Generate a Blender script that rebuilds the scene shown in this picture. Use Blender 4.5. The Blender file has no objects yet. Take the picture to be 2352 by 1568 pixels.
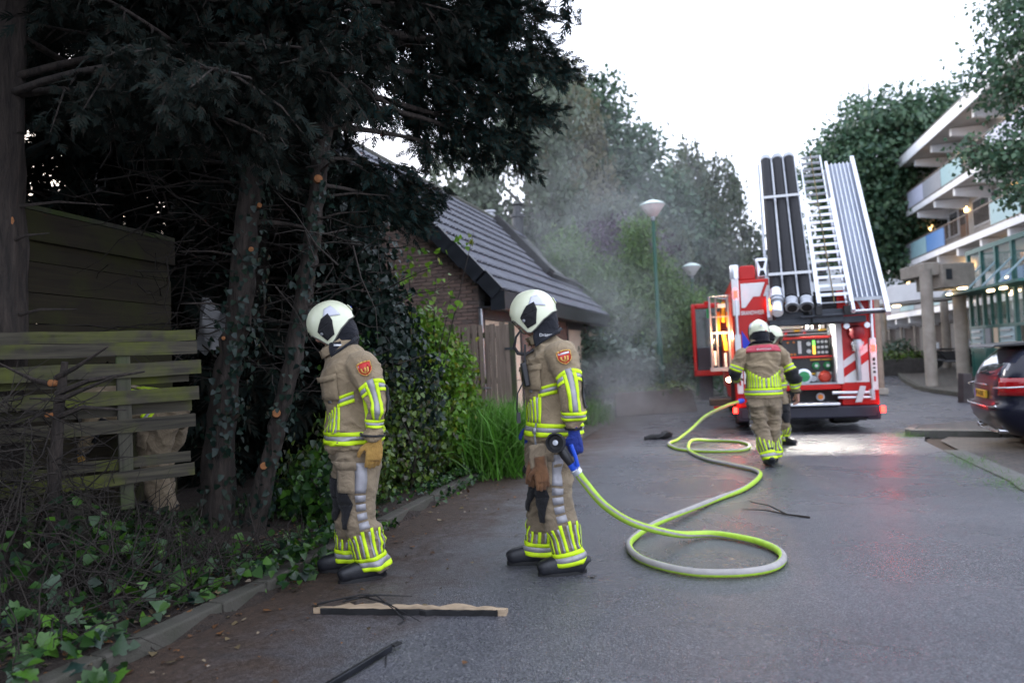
import bpy, bmesh, math, random
import numpy as np
from mathutils import Vector, Matrix, Euler
R = math.radians
SC = bpy.context.scene
COL = SC.collection

# ---------------------------------------------------------------- camera
CAM_H = 1.34
_p, _r = R(1.43), R(2.6)
_f = Vector((0, math.cos(_p), math.sin(_p)))
_u0 = Vector((0, -math.sin(_p), math.cos(_p)))
_x0 = Vector((1, 0, 0))
_u = _u0 * math.cos(_r) + _x0 * math.sin(_r)
_x = _x0 * math.cos(_r) - _u0 * math.sin(_r)
cam_d = bpy.data.cameras.new('camera')
cam = bpy.data.objects.new('camera', cam_d)
COL.objects.link(cam)
M = Matrix((( _x.x, _u.x, -_f.x, 0), (_x.y, _u.y, -_f.y, 0), (_x.z, _u.z, -_f.z, CAM_H), (0, 0, 0, 1)))
cam.matrix_world = M
cam_d.sensor_width = 36.0
cam_d.lens = 36.0 * 1600.0 / 2352.0
cam_d.clip_start = 0.05
cam_d.clip_end = 1500
cam_d.dof.use_dof = True
cam_d.dof.focus_distance = 5.0
cam_d.dof.aperture_fstop = 1.3
SC.camera = cam

# ---------------------------------------------------------------- light
SUN_EL, SUN_ROT = R(12), R(-32)
W = bpy.data.worlds.new('World'); SC.world = W
W.use_nodes = True
nt = W.node_tree; nt.nodes.clear()
sky = nt.nodes.new('ShaderNodeTexSky'); sky.sky_type = 'NISHITA'
sky.sun_disc = False
sky.sun_elevation = SUN_EL; sky.sun_rotation = SUN_ROT
sky.air_density = 1.0; sky.dust_density = 4.0; sky.ozone_density = 1.0
mixn = nt.nodes.new('ShaderNodeMix'); mixn.data_type = 'RGBA'; mixn.inputs[0].default_value = 0.80
mixn.inputs[7].default_value = (12.4, 13.4, 16.2, 1)       # thin even cloud over the clear sky
bgn = nt.nodes.new('ShaderNodeBackground'); bgn.inputs[1].default_value = 0.1
won = nt.nodes.new('ShaderNodeOutputWorld')
nt.links.new(sky.outputs[0], mixn.inputs[6]); nt.links.new(mixn.outputs[2], bgn.inputs[0])
nt.links.new(bgn.outputs[0], won.inputs[0])
sun_d = bpy.data.lights.new('sun', 'SUN'); sun_d.energy = 0.8; sun_d.angle = R(40); sun_d.color = (1, 0.9, 0.8)
sun = bpy.data.objects.new('sun', sun_d); COL.objects.link(sun)
_sd = Vector((math.sin(SUN_ROT) * math.cos(SUN_EL), math.cos(SUN_ROT) * math.cos(SUN_EL), math.sin(SUN_EL)))
sun.rotation_euler = _sd.to_track_quat('Z', 'Y').to_euler()
vs = SC.view_settings
SC.display_settings.display_device = 'sRGB'
vs.view_transform = 'Standard'; vs.look = 'None'; vs.exposure = 1.0; vs.gamma = 1.0; vs.use_curve_mapping = False
SC.cycles.use_denoising = True
SC.cycles.max_bounces = 8; SC.cycles.transparent_max_bounces = 12
SC.cycles.volume_step_rate = 2.0; SC.cycles.volume_max_steps = 64
SC.cycles.sample_clamp_indirect = 6.0

# ---------------------------------------------------------------- ground height
def gz(x, y):
    z = -0.022 * min(y, 15.0)
    if x > 8.0:
        k = min(1.0, (x - 8.0) / 4.0)
        z += k * min(0.62, 0.055 * max(0.0, y - 24.0))
    return z

# ---------------------------------------------------------------- helpers
rng = random.Random(7)
class MB:
    """collects shapes; build() links them as one mesh object"""
    def __init__(s): s.v = []; s.f = []; s.m = []
    def add(s, vs_, fs, m=0):
        o = len(s.v); s.v.extend([tuple(v) for v in vs_])
        for f in fs: s.f.append(tuple(i + o for i in f)); s.m.append(m)
        return s
    def box(s, c, d, m=0, rot=None):
        x, y, z = d[0] / 2, d[1] / 2, d[2] / 2
        vv = [Vector((a, b, e)) for a in (-x, x) for b in (-y, y) for e in (-z, z)]
        if rot is not None: vv = [rot @ v for v in vv]
        c = Vector(c)
        return s.add([v + c for v in vv], [(0, 1, 3, 2), (4, 6, 7, 5), (0, 4, 5, 1), (2, 3, 7, 6), (0, 2, 6, 4), (1, 5, 7, 3)], m)
    def bb(s, x0, x1, y0, y1, z0, z1, m=0):
        return s.box(((x0 + x1) / 2, (y0 + y1) / 2, (z0 + z1) / 2), (abs(x1 - x0), abs(y1 - y0), abs(z1 - z0)), m)
    def beam(s, a, b, w, h, m=0, up=(0, 0, 1)):
        a = Vector(a); b = Vector(b); t = (b - a); L = t.length; t.normalize()
        up = Vector(up)
        if abs(t.dot(up)) > 0.98: up = Vector((0, 1, 0))
        sx = t.cross(up).normalized(); sz = sx.cross(t)
        rot = Matrix((sx, t, sz)).transposed()
        return s.box((a + b) / 2, (w, L, h), m, rot)
    def tube(s, pts, r, n=8, m=0, cap=True):
        pts = [Vector(p) for p in pts]; k = len(pts)
        rr = r if isinstance(r, (list, tuple)) else [r] * k
        ref = Vector((0.123, 0.31, 0.94)); vv = []; ff = []
        prev = None
        for i, p in enumerate(pts):
            t = (pts[min(i + 1, k - 1)] - pts[max(i - 1, 0)]).normalized()
            if prev is None:
                if abs(t.dot(ref)) > 0.9: ref = Vector((0.9, 0.1, 0.3))
                a = t.cross(ref).normalized()
            else:
                a = (prev - t * prev.dot(t)).normalized()
            prev = a; b = t.cross(a)
            for j in range(n):
                q = 2 * math.pi * j / n
                vv.append(p + (a * math.cos(q) + b * math.sin(q)) * rr[i])
        for i in range(k - 1):
            for j in range(n):
                j2 = (j + 1) % n
                ff.append((i * n + j, i * n + j2, (i + 1) * n + j2, (i + 1) * n + j))
        if cap: ff.append(tuple(range(n))[::-1]); ff.append(tuple((k - 1) * n + j for j in range(n)))
        return s.add(vv, ff, m)
    def lathe(s, prof, n=16, c=(0, 0, 0), m=0, rot=None):
        vv = []; ff = []; c = Vector(c); k = len(prof)
        for (r, z) in prof:
            for j in range(n):
                q = 2 * math.pi * j / n
                v = Vector((r * math.cos(q), r * math.sin(q), z))
                if rot is not None: v = rot @ v
                vv.append(v + c)
        for i in range(k - 1):
            for j in range(n):
                j2 = (j + 1) % n
                ff.append((i * n + j, i * n + j2, (i + 1) * n + j2, (i + 1) * n + j))
        ff.append(tuple(range(n))[::-1]); ff.append(tuple((k - 1) * n + j for j in range(n)))
        return s.add(vv, ff, m)
    def prism(s, poly, a, b, plane='xz', m=0):
        def mk(p, q):
            if plane == 'xz': return (p[0], q, p[1])
            if plane == 'yz': return (q, p[0], p[1])
            return (p[0], p[1], q)
        n = len(poly)
        vv = [mk(p, a) for p in poly] + [mk(p, b) for p in poly]
        ff = [tuple(range(n)), tuple(range(2 * n - 1, n - 1, -1))]
        for i in range(n):
            j = (i + 1) % n
            ff.append((i, i + n, j + n, j))
        return s.add(vv, ff, m)
    def grid(s, P, m=0, wrap=False):
        nv = len(P); nu = len(P[0]); vv = [p for row in P for p in row]; ff = []
        for i in range(nv - 1):
            for j in range(nu if wrap else nu - 1):
                j2 = (j + 1) % nu
                ff.append((i * nu + j, i * nu + j2, (i + 1) * nu + j2, (i + 1) * nu + j))
        return s.add(vv, ff, m)
    def mesh(s, name, mats, smooth=True, angle=40):
        me = bpy.data.meshes.new(name)
        me.from_pydata(s.v, [], s.f)
        if not isinstance(mats, (list, tuple)): mats = [mats]
        for q in mats: me.materials.append(q)
        if len(mats) > 1: me.polygons.foreach_set('material_index', s.m)
        bm = bmesh.new(); bm.from_mesh(me); bmesh.ops.recalc_face_normals(bm, faces=bm.faces); bm.to_mesh(me); bm.free()
        if smooth:
            me.polygons.foreach_set('use_smooth', [True] * len(me.polygons))
            me.set_sharp_from_angle(angle=R(angle))
        me.update()
        return me
    def build(s, name, mats, parent=None, smooth=True, bevel=0.0, angle=40, loc=None):
        o = bpy.data.objects.new(name, s.mesh(name, mats, smooth, angle)); COL.objects.link(o)
        if parent is not None: o.parent = parent
        if loc is not None: o.location = loc
        if bevel:
            bv = o.modifiers.new('bevel', 'BEVEL'); bv.width = bevel; bv.segments = 2; bv.limit_method = 'ANGLE'; bv.angle_limit = R(50)
        return o

def tag(o, label=None, cat=None, group=None, kind=None):
    if label: o['label'] = label
    if cat: o['category'] = cat
    if group: o['group'] = group
    if kind: o['kind'] = kind
    return o
def thing(name, label, cat, loc=(0, 0, 0), rz=0.0, group=None):
    o = bpy.data.objects.new(name, None); COL.objects.link(o); o.empty_display_size = 0.2
    o.location = loc; o.rotation_euler = (0, 0, rz)
    return tag(o, label, cat, group)
def inst(name, me, parent, mat4=None, loc=None):
    o = bpy.data.objects.new(name, me); COL.objects.link(o)
    if parent is not None: o.parent = parent
    if mat4 is not None: o.matrix_local = mat4
    if loc is not None: o.location = loc
    return o
def copy_tree(o, parent=None):
    c = o.copy(); COL.objects.link(c)
    if parent is not None: c.parent = parent
    for ch in [q for q in o.children]: copy_tree(ch, c)
    return c

def fast_mesh(name, V, F, mat, smooth=False):
    """V (n,3), F (m,k) numpy"""
    me = bpy.data.meshes.new(name)
    V = np.ascontiguousarray(V, dtype=np.float32); F = np.ascontiguousarray(F, dtype=np.int32)
    m, k = F.shape
    me.vertices.add(len(V)); me.vertices.foreach_set('co', V.ravel())
    me.loops.add(m * k); me.loops.foreach_set('vertex_index', F.ravel())
    me.polygons.add(m); me.polygons.foreach_set('loop_start', np.arange(0, m * k, k, dtype=np.int32))
    me.polygons.foreach_set('loop_total', np.full(m, k, dtype=np.int32))
    if smooth: me.polygons.foreach_set('use_smooth', np.ones(m, dtype=bool))
    me.update(calc_edges=True)
    mats = mat if isinstance(mat, (list, tuple)) else [mat]
    for q in mats: me.materials.append(q)
    return me
def scatter(tv, tf, P, D, N, S, rs, jitter=0.0):
    """copies of a template (tv: verts with x across, y along, z normal) at P with direction D, normal N, scale S"""
    P = np.asarray(P, float); n = len(P)
    D = D / (np.linalg.norm(D, axis=1, keepdims=True) + 1e-9)
    X = np.cross(D, N); X /= (np.linalg.norm(X, axis=1, keepdims=True) + 1e-9)
    Z = np.cross(X, D)
    S = np.broadcast_to(np.asarray(S, float), (n,))
    tv = np.asarray(tv, float)
    V = P[:, None, :] + S[:, None, None] * (tv[None, :, 0:1] * X[:, None, :] + tv[None, :, 1:2] * D[:, None, :] + tv[None, :, 2:3] * Z[:, None, :])
    if jitter: V = V + rs.normal(0, jitter, V.shape) * S[:, None, None]
    k = len(tv)
    F = (np.asarray(tf)[None] + (np.arange(n) * k)[:, None, None]).reshape(-1, len(tf[0]))
    return V.reshape(-1, 3), F
def link_mesh(name, me, parent=None):
    o = bpy.data.objects.new(name, me); COL.objects.link(o)
    if parent is not None: o.parent = parent
    return o
def unit_rand(rs, n):
    v = rs.normal(0, 1, (n, 3)); return v / np.linalg.norm(v, axis=1, keepdims=True)

# ---------------------------------------------------------------- materials
def nodes_of(name):
    m = bpy.data.materials.new(name); m.use_nodes = True
    t = m.node_tree; b = t.nodes['Principled BSDF']
    return m, t, b
def noise(t, scale, detail=4, rough=0.6, coord='Object', vec=None, dist=0.0):
    n = t.nodes.new('ShaderNodeTexNoise'); n.inputs['Scale'].default_value = scale
    n.inputs['Detail'].default_value = detail; n.inputs['Roughness'].default_value = rough; n.inputs['Distortion'].default_value = dist
    if vec is None:
        tc = t.nodes.new('ShaderNodeTexCoord'); t.links.new(tc.outputs[coord], n.inputs['Vector'])
    else: t.links.new(vec, n.inputs['Vector'])
    return n
def ramp(t, src, stops):
    r = t.nodes.new('ShaderNodeValToRGB'); el = r.color_ramp.elements
    while len(el) < len(stops): el.new(0.5)
    for e, (p, c) in zip(el, stops): e.position = p; e.color = (*c, 1) if len(c) == 3 else c
    t.links.new(src, r.inputs[0]); return r
def bump(t, b, h, strength=0.3, dist=0.01):
    n = t.nodes.new('ShaderNodeBump'); n.inputs['Strength'].default_value = strength; n.inputs['Distance'].default_value = dist
    t.links.new(h, n.inputs['Height']); t.links.new(n.outputs[0], b.inputs['Normal']); return n
def mat(name, col, rough=0.5, metal=0.0, var=0.15, scale=6.0, bmp=0.0, bscale=60.0, bdist=0.004, emis=None, estr=0.0, col2=None, spec=0.5, coat=0.0):
    m, t, b = nodes_of(name)
    b.inputs['Roughness'].default_value = rough; b.inputs['Metallic'].default_value = metal
    b.inputs['Specular IOR Level'].default_value = spec
    if coat: b.inputs['Coat Weight'].default_value = coat; b.inputs['Coat Roughness'].default_value = 0.08
    if var > 0 or col2:
        n = noise(t, scale, 5, 0.65)
        c2 = col2 if col2 else tuple(max(0, c * (1 - 2 * var)) for c in col)
        c1 = col if col2 else tuple(min(1, c * (1 + 0.6 * var)) for c in col)
        rp = ramp(t, n.outputs[0], [(0.3, c2), (0.68, c1)])
        t.links.new(rp.outputs[0], b.inputs['Base Color'])
    else: b.inputs['Base Color'].default_value = (*col, 1)
    if bmp: bump(t, b, noise(t, bscale, 3).outputs[0], bmp, bdist)
    if emis: b.inputs['Emission Color'].default_value = (*emis, 1); b.inputs['Emission Strength'].default_value = estr
    return m
def leaf_mat(name, cols, rough=0.45, trans=0.25, spec=0.4):
    """colour differs leaf by leaf"""
    m, t, b = nodes_of(name)
    g = t.nodes.new('ShaderNodeNewGeometry')
    k = len(cols)
    rp = ramp(t, g.outputs['Random Per Island'], [(i / max(1, k - 1), c) for i, c in enumerate(cols)])
    t.links.new(rp.outputs[0], b.inputs['Base Color']); b.inputs['Roughness'].default_value = rough
    b.inputs['Specular IOR Level'].default_value = spec
    tr = t.nodes.new('ShaderNodeBsdfTranslucent'); t.links.new(rp.outputs[0], tr.inputs[0])
    mx = t.nodes.new('ShaderNodeMixShader'); mx.inputs[0].default_value = trans
    o = t.nodes['Material Output']
    t.links.new(b.outputs[0], mx.inputs[1]); t.links.new(tr.outputs[0], mx.inputs[2]); t.links.new(mx.outputs[0], o.inputs[0])
    return m
def glow(name, col, strength):
    m, t, b = nodes_of(name)
    b.inputs['Base Color'].default_value = (*[min(1, c) for c in col], 1)
    b.inputs['Emission Color'].default_value = (*col, 1); b.inputs['Emission Strength'].default_value = strength
    return m
def glass(name, col=(0.6, 0.7, 0.7), alpha=0.35, rough=0.05):
    m, t, b = nodes_of(name)
    b.inputs['Base Color'].default_value = (*col, 1); b.inputs['Roughness'].default_value = rough
    b.inputs['Alpha'].default_value = alpha
    return m
def text_mesh(txt, size, extrude=0.003, bold=0.0):
    cu = bpy.data.curves.new('lettering', 'FONT'); cu.body = txt; cu.size = size; cu.extrude = extrude; cu.offset = bold; cu.align_x = 'CENTER'; cu.align_y = 'CENTER'
    o = bpy.data.objects.new('tmp_text', cu); COL.objects.link(o)
    dg = bpy.context.evaluated_depsgraph_get()
    me = bpy.data.meshes.new_from_object(o.evaluated_get(dg))
    bpy.data.objects.remove(o); bpy.data.curves.remove(cu)
    return me

def bark_mat(name, c1, c2, sc=9):
    m, t, b = nodes_of(name)
    tc = t.nodes.new('ShaderNodeTexCoord'); mp = t.nodes.new('ShaderNodeMapping'); mp.inputs['Scale'].default_value = (sc, sc, sc * 0.16)
    t.links.new(tc.outputs['Object'], mp.inputs[0])
    n = noise(t, 2.2, 7, 0.7, vec=mp.outputs[0], dist=0.4)
    rp = ramp(t, n.outputs[0], [(0.35, c2), (0.65, c1)])
    t.links.new(rp.outputs[0], b.inputs['Base Color']); b.inputs['Roughness'].default_value = 0.9
    bump(t, b, n.outputs[0], 1.0, 0.03)
    return m
def plank_mat(name, c1, c2, moss=(0.055, 0.075, 0.012), amount=0.5, axis=0):
    """weathered board: grain along the board, green algae in patches"""
    m, t, b = nodes_of(name)
    oi = t.nodes.new('ShaderNodeObjectInfo')
    tc = t.nodes.new('ShaderNodeTexCoord'); va = t.nodes.new('ShaderNodeVectorMath'); va.operation = 'ADD'
    sc = t.nodes.new('ShaderNodeVectorMath'); sc.operation = 'SCALE'; sc.inputs['Scale'].default_value = 40
    cx = t.nodes.new('ShaderNodeCombineXYZ'); t.links.new(oi.outputs['Random'], cx.inputs[0]); t.links.new(oi.outputs['Random'], cx.inputs[1])
    t.links.new(cx.outputs[0], sc.inputs[0]); t.links.new(tc.outputs['Object'], va.inputs[0]); t.links.new(sc.outputs[0], va.inputs[1])
    mp = t.nodes.new('ShaderNodeMapping'); s3 = [30, 30, 30]; s3[axis] = 1.6; mp.inputs['Scale'].default_value = s3
    t.links.new(va.outputs[0], mp.inputs[0])
    n = noise(t, 1.0, 6, 0.6, vec=mp.outputs[0], dist=0.6)
    rp = ramp(t, n.outputs[0], [(0.3, c2), (0.7, c1)])
    n2 = noise(t, 2.3, 4, 0.6, vec=va.outputs[0])
    mk = ramp(t, n2.outputs[0], [(0.62 - 0.3 * amount, (0, 0, 0)), (0.78 - 0.2 * amount, (1, 1, 1))])
    mx = t.nodes.new('ShaderNodeMix'); mx.data_type = 'RGBA'
    t.links.new(mk.outputs[0], mx.inputs[0]); t.links.new(rp.outputs[0], mx.inputs[6]); mx.inputs[7].default_value = (*moss, 1)
    t.links.new(mx.outputs[2], b.inputs['Base Color']); b.inputs['Roughness'].default_value = 0.85
    bump(t, b, n.outputs[0], 0.6, 0.004)
    return m
# ================================================================ setting
def interp(tab, y):
    if y <= tab[0][0]: return tab[0][1]
    for (a, xa), (b, xb) in zip(tab, tab[1:]):
        if y <= b: return xa + (xb - xa) * (y - a) / (b - a)
    return tab[-1][1]
LEFT = [(-8, -4.6), (0, -3.0), (1, -2.72), (2.2, -2.35), (3.37, -2.0), (4.12, -1.75), (4.5, -1.63), (5.21, -1.5), (6.31, -1.2), (7.5, -0.9), (9.27, -0.46), (10.5, 0.1), (13.5, 1.2), (18.4, 2.55), (19.3, 5.0), (24, 6.2), (60, 16)]
RIGHT = [(-8, 2.2), (0, 2.9), (3, 3.6), (5, 4.25), (6.67, 4.8), (7.18, 5.05), (9.72, 5.94), (11.4, 6.55), (11.9, 7.4), (13, 17), (19, 25), (30, 28), (60, 34)]
# asphalt
def asphalt():
    m, t, b = nodes_of('wet_asphalt')
    tc = t.nodes.new('ShaderNodeTexCoord'); P = tc.outputs['Object']
    vo = t.nodes.new('ShaderNodeTexVoronoi'); vo.inputs['Scale'].default_value = 125; t.links.new(P, vo.inputs['Vector'])
    chips = ramp(t, vo.outputs['Color'], [(0.0, (0.036, 0.037, 0.044)), (0.45, (0.083, 0.086, 0.100)), (0.75, (0.137, 0.140, 0.155)), (0.93, (0.20, 0.20, 0.21)), (1.0, (0.36, 0.35, 0.34))])
    big = noise(t, 0.5, 5, 0.6, vec=P, dist=0.5)
    tone = ramp(t, big.outputs[0], [(0.3, (0.72, 0.72, 0.74)), (0.7, (1.12, 1.1, 1.08))])
    mu = t.nodes.new('ShaderNodeMix'); mu.data_type = 'RGBA'; mu.blend_type = 'MULTIPLY'; mu.inputs[0].default_value = 1
    t.links.new(chips.outputs[0], mu.inputs[6]); t.links.new(tone.outputs[0], mu.inputs[7])
    # soil and needles washed along the left kerb
    sx = t.nodes.new('ShaderNodeSeparateXYZ'); t.links.new(P, sx.inputs[0])
    a = t.nodes.new('ShaderNodeMath'); a.operation = 'MULTIPLY_ADD'; a.inputs[1].default_value = -0.285; t.links.new(sx.outputs[1], a.inputs[0]); t.links.new(sx.outputs[0], a.inputs[2])
    n2 = noise(t, 1.7, 6, 0.7, vec=P, dist=0.7)
    n3 = noise(t, 26, 4, 0.7, vec=P, dist=1.0)
    ad = t.nodes.new('ShaderNodeMath'); ad.operation = 'MULTIPLY_ADD'; ad.inputs[1].default_value = 2.2; t.links.new(n2.outputs[0], ad.inputs[0]); t.links.new(a.outputs[0], ad.inputs[2])
    ad2 = t.nodes.new('ShaderNodeMath'); ad2.operation = 'MULTIPLY_ADD'; ad2.inputs[1].default_value = 1.0; t.links.new(n3.outputs[0], ad2.inputs[0]); t.links.new(ad.outputs[0], ad2.inputs[2])
    mr = t.nodes.new('ShaderNodeMapRange'); mr.inputs[1].default_value = 0.15; mr.inputs[2].default_value = -0.95; mr.inputs[3].default_value = 0; mr.inputs[4].default_value = 1
    t.links.new(ad2.outputs[0], mr.inputs[0])
    dirt = ramp(t, n3.outputs[0], [(0.3, (0.020, 0.012, 0.008)), (0.7, (0.075, 0.045, 0.028))])
    mx = t.nodes.new('ShaderNodeMix'); mx.data_type = 'RGBA'; t.links.new(mr.outputs[0], mx.inputs[0])
    t.links.new(mu.outputs[2], mx.inputs[6]); t.links.new(dirt.outputs[0], mx.inputs[7])
    # fine cracks and an old repair seam
    ds = noise(t, 1.1, 4, 0.6, vec=P); va = t.nodes.new('ShaderNodeVectorMath'); va.operation = 'MULTIPLY_ADD'; va.inputs[1].default_value = (0.9, 0.9, 0); t.links.new(ds.outputs['Color'], va.inputs[0]); t.links.new(P, va.inputs[2])
    vc = t.nodes.new('ShaderNodeTexVoronoi'); vc.feature = 'DISTANCE_TO_EDGE'; vc.inputs['Scale'].default_value = 0.42; t.links.new(va.outputs[0], vc.inputs['Vector'])
    ck = t.nodes.new('ShaderNodeMapRange'); ck.inputs[1].default_value = 0.0; ck.inputs[2].default_value = 0.007; ck.inputs[3].default_value = 1.0; ck.inputs[4].default_value = 0.0; t.links.new(vc.outputs['Distance'], ck.inputs[0])
    cm = ramp(t, noise(t, 0.35, 3, 0.5, vec=P).outputs[0], [(0.46, (0, 0, 0)), (0.6, (0.75, 0.75, 0.75))])
    cq = t.nodes.new('ShaderNodeMath'); cq.operation = 'MULTIPLY'; t.links.new(ck.outputs[0], cq.inputs[0]); t.links.new(cm.outputs[0], cq.inputs[1])
    mc = t.nodes.new('ShaderNodeMix'); mc.data_type = 'RGBA'; mc.inputs[7].default_value = (0.018, 0.018, 0.017, 1); t.links.new(cq.outputs[0], mc.inputs[0]); t.links.new(mx.outputs[2], mc.inputs[6])
    t.links.new(mc.outputs[2], b.inputs['Base Color'])
    rg = ramp(t, noise(t, 0.8, 6, 0.65, vec=P, dist=0.8).outputs[0], [(0.30, (0.16, 0.16, 0.16)), (0.5, (0.30, 0.30, 0.30)), (0.75, (0.44, 0.44, 0.44))])
    rm = t.nodes.new('ShaderNodeMix'); rm.data_type = 'FLOAT'; t.links.new(mr.outputs[0], rm.inputs[0]); t.links.new(rg.outputs[0], rm.inputs[2]); rm.inputs[3].default_value = 0.8
    t.links.new(rm.outputs[0], b.inputs['Roughness'])
    b.inputs['Specular IOR Level'].default_value = 0.5
    h = noise(t, 210, 3, 0.7, vec=P)
    sm = t.nodes.new('ShaderNodeMath'); sm.operation = 'ADD'; t.links.new(h.outputs[0], sm.inputs[0]); t.links.new(vo.outputs['Distance'], sm.inputs[1])
    bump(t, b, sm.outputs[0], 0.6, 0.006)
    return m
M_ASPH = asphalt()
M_SOIL = mat('soil', (0.042, 0.028, 0.02), 0.95, var=0.35, scale=9, bmp=1.0, bscale=30, bdist=0.04, col2=(0.016, 0.011, 0.008))
M_KERB = mat('kerb_concrete', (0.115, 0.11, 0.105), 0.8, var=0.25, scale=7, bmp=0.5, bscale=90, col2=(0.07, 0.075, 0.06))
M_KERB2 = mat('kerb_concrete_mossy', (0.075, 0.068, 0.056), 0.9, scale=5, bmp=0.7, bscale=60, bdist=0.01, col2=(0.05, 0.05, 0.035))
def paver_mat(name, c1, c2, s, rot):
    m, t, b = nodes_of(name)
    tc = t.nodes.new('ShaderNodeTexCoord'); mp = t.nodes.new('ShaderNodeMapping'); mp.inputs['Rotation'].default_value = (0, 0, rot)
    t.links.new(tc.outputs['Object'], mp.inputs[0])
    br = t.nodes.new('ShaderNodeTexBrick'); br.inputs['Scale'].default_value = s; br.inputs['Mortar Size'].default_value = 0.03
    br.inputs['Color1'].default_value = (*c1, 1); br.inputs['Color2'].default_value = (*c2, 1); br.inputs['Mortar'].default_value = (0.03, 0.028, 0.024, 1)
    t.links.new(mp.outputs[0], br.inputs['Vector'])
    n = noise(t, 1.3, 5, 0.7, vec=tc.outputs['Object'])
    rp = ramp(t, n.outputs[0], [(0.3, (0.5, 0.5, 0.48)), (0.7, (1.15, 1.1, 1.05))])
    mu = t.nodes.new('ShaderNodeMix'); mu.data_type = 'RGBA'; mu.blend_type = 'MULTIPLY'; mu.inputs[0].default_value = 1
    t.links.new(br.outputs[0], mu.inputs[6]); t.links.new(rp.outputs[0], mu.inputs[7]); t.links.new(mu.outputs[2], b.inputs['Base Color'])
    b.inputs['Roughness'].default_value = 0.6
    bump(t, b, br.outputs['Fac'], -0.5, 0.01)
    return m
M_PAVE = paver_mat('clinker_paving', (0.09, 0.075, 0.062), (0.06, 0.052, 0.045), 2.4, R(15))
M_SLABPAVE = paver_mat('concrete_slab_paving', (0.12, 0.105, 0.09), (0.09, 0.082, 0.072), 1.6, R(-15))

def soft(a, b, x):
    k = max(0.0, min(1.0, (x - a) / (b - a))); return k * k * (3 - 2 * k)
def gsoil(x, y):
    """open soil: a low bank left of the kerb"""
    z = gz(x, y) - 0.03
    L = interp(LEFT, y)
    if x < L and y < 11: z += (0.10 + 0.22 * soft(0.1, 2.2, L - x)) * soft(11, 8.5, y) if y > 8.5 else 0.10 + 0.22 * soft(0.1, 2.2, L - x)
    return z
xs = list(np.concatenate([np.arange(-60, -6, 4), np.arange(-6, 0.6, 0.12), np.arange(1, 16, 1.0), np.arange(16, 90, 5)]))
ys = list(np.concatenate([np.arange(-14, 0, 2), np.arange(0, 12, 0.2), np.arange(12, 46, 1.5), np.arange(46, 260, 12)]))
mb = MB()
rs0 = np.random.RandomState(3)
mb.grid([[(x, y, gsoil(x, y) + (rs0.normal(0, 0.012) if (-6 < x < -0.4 and y < 12 and x < interp(LEFT, y) - 0.08) else 0)) for x in xs] for y in ys])
tag(mb.build('ground', M_SOIL), kind='structure')
mb = MB()
ry = list(np.concatenate([np.arange(-8, 12, 0.5), np.arange(12, 20, 0.5), np.arange(20, 60, 2)]))
mb.grid([[(L + (Rr - L) * k / 10, y, gz(L + (Rr - L) * k / 10, y)) for k in range(11)] for y in ry for L, Rr in [(interp(LEFT, y), interp(RIGHT, y))]])
road = tag(mb.build('road', M_ASPH), kind='structure')
# forecourt of the garages
mb = MB()
mb.grid([[(x0 + (x1 - x0) * k / 6, y, gz(x0, y) + 0.006) for k in range(7)] for y, x0, x1 in [(10.2, -0.2, 0.02), (11.5, -0.3, 0.5), (13.5, -0.4, 1.25), (16, 0.0, 1.95), (18.4, 0.6, 2.6), (19.1, 0.8, 2.7), (27, 2.9, 4.6)]])
tag(mb.build('forecourt', M_PAVE), kind='structure')
# parking bay on the right
mb = MB()
mb.grid([[(x0 + (x1 - x0) * k / 8, y, gz(x0, y) + 0.008) for k in range(9)] for y, x0, x1 in [(-2, 3.0, 14), (3, 3.8, 16), (5, 4.45, 17), (6.67, 5.0, 18), (7.18, 5.25, 18), (9.72, 6.14, 20), (10.9, 6.6, 20.5), (11.9, 7.5, 22)]])
tag(mb.build('parking_bay', M_PAVE), kind='structure')
# raised pavement by the flats
def raised(pts, h, name, matl):
    m_ = MB(); n = len(pts)
    top = [(x, y, gz(x, y) + h) for x, y in pts]
    cx = sum(p[0] for p in pts) / n; cy = sum(p[1] for p in pts) / n
    m_.add(top + [(x, y, gz(x, y) - 0.05) for x, y in pts], [tuple(range(n))] + [(i, i + n, (i + 1) % n + n, (i + 1) % n) for i in range(n)])
    return tag(m_.build(name, matl, smooth=False), kind='structure')
m_ = MB()
rows = []
for y, x0, x1 in [(17.0, 16.5, 40), (18.0, 14.2, 40), (19.4, 12.7, 40), (22, 13.2, 40), (24, 13.85, 40), (26.5, 14.8, 40), (29, 16.0, 40), (33, 17.0, 40), (37, 18.2, 40), (44, 20, 40)]:
    rows.append([(x0 + (x1 - x0) * k / 8, y, gz(x0 + (x1 - x0) * k / 8, y) + 0.12) for k in range(9)])
m_.grid(rows)
m_.grid([[(r[0][0], r[0][1], r[0][2] - 0.2) for r in rows], [r[0] for r in rows]])
tag(m_.build('pavement', M_SLABPAVE, smooth=False), kind='structure')
# island between bay and side road
isl = [(6.62, 11.78), (7.62, 11.0), (11.5, 10.2), (12.3, 12.1), (8.3, 12.9), (7.2, 12.55)]
isle = raised(isl, 0.10, 'traffic_island', M_SLABPAVE)

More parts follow.
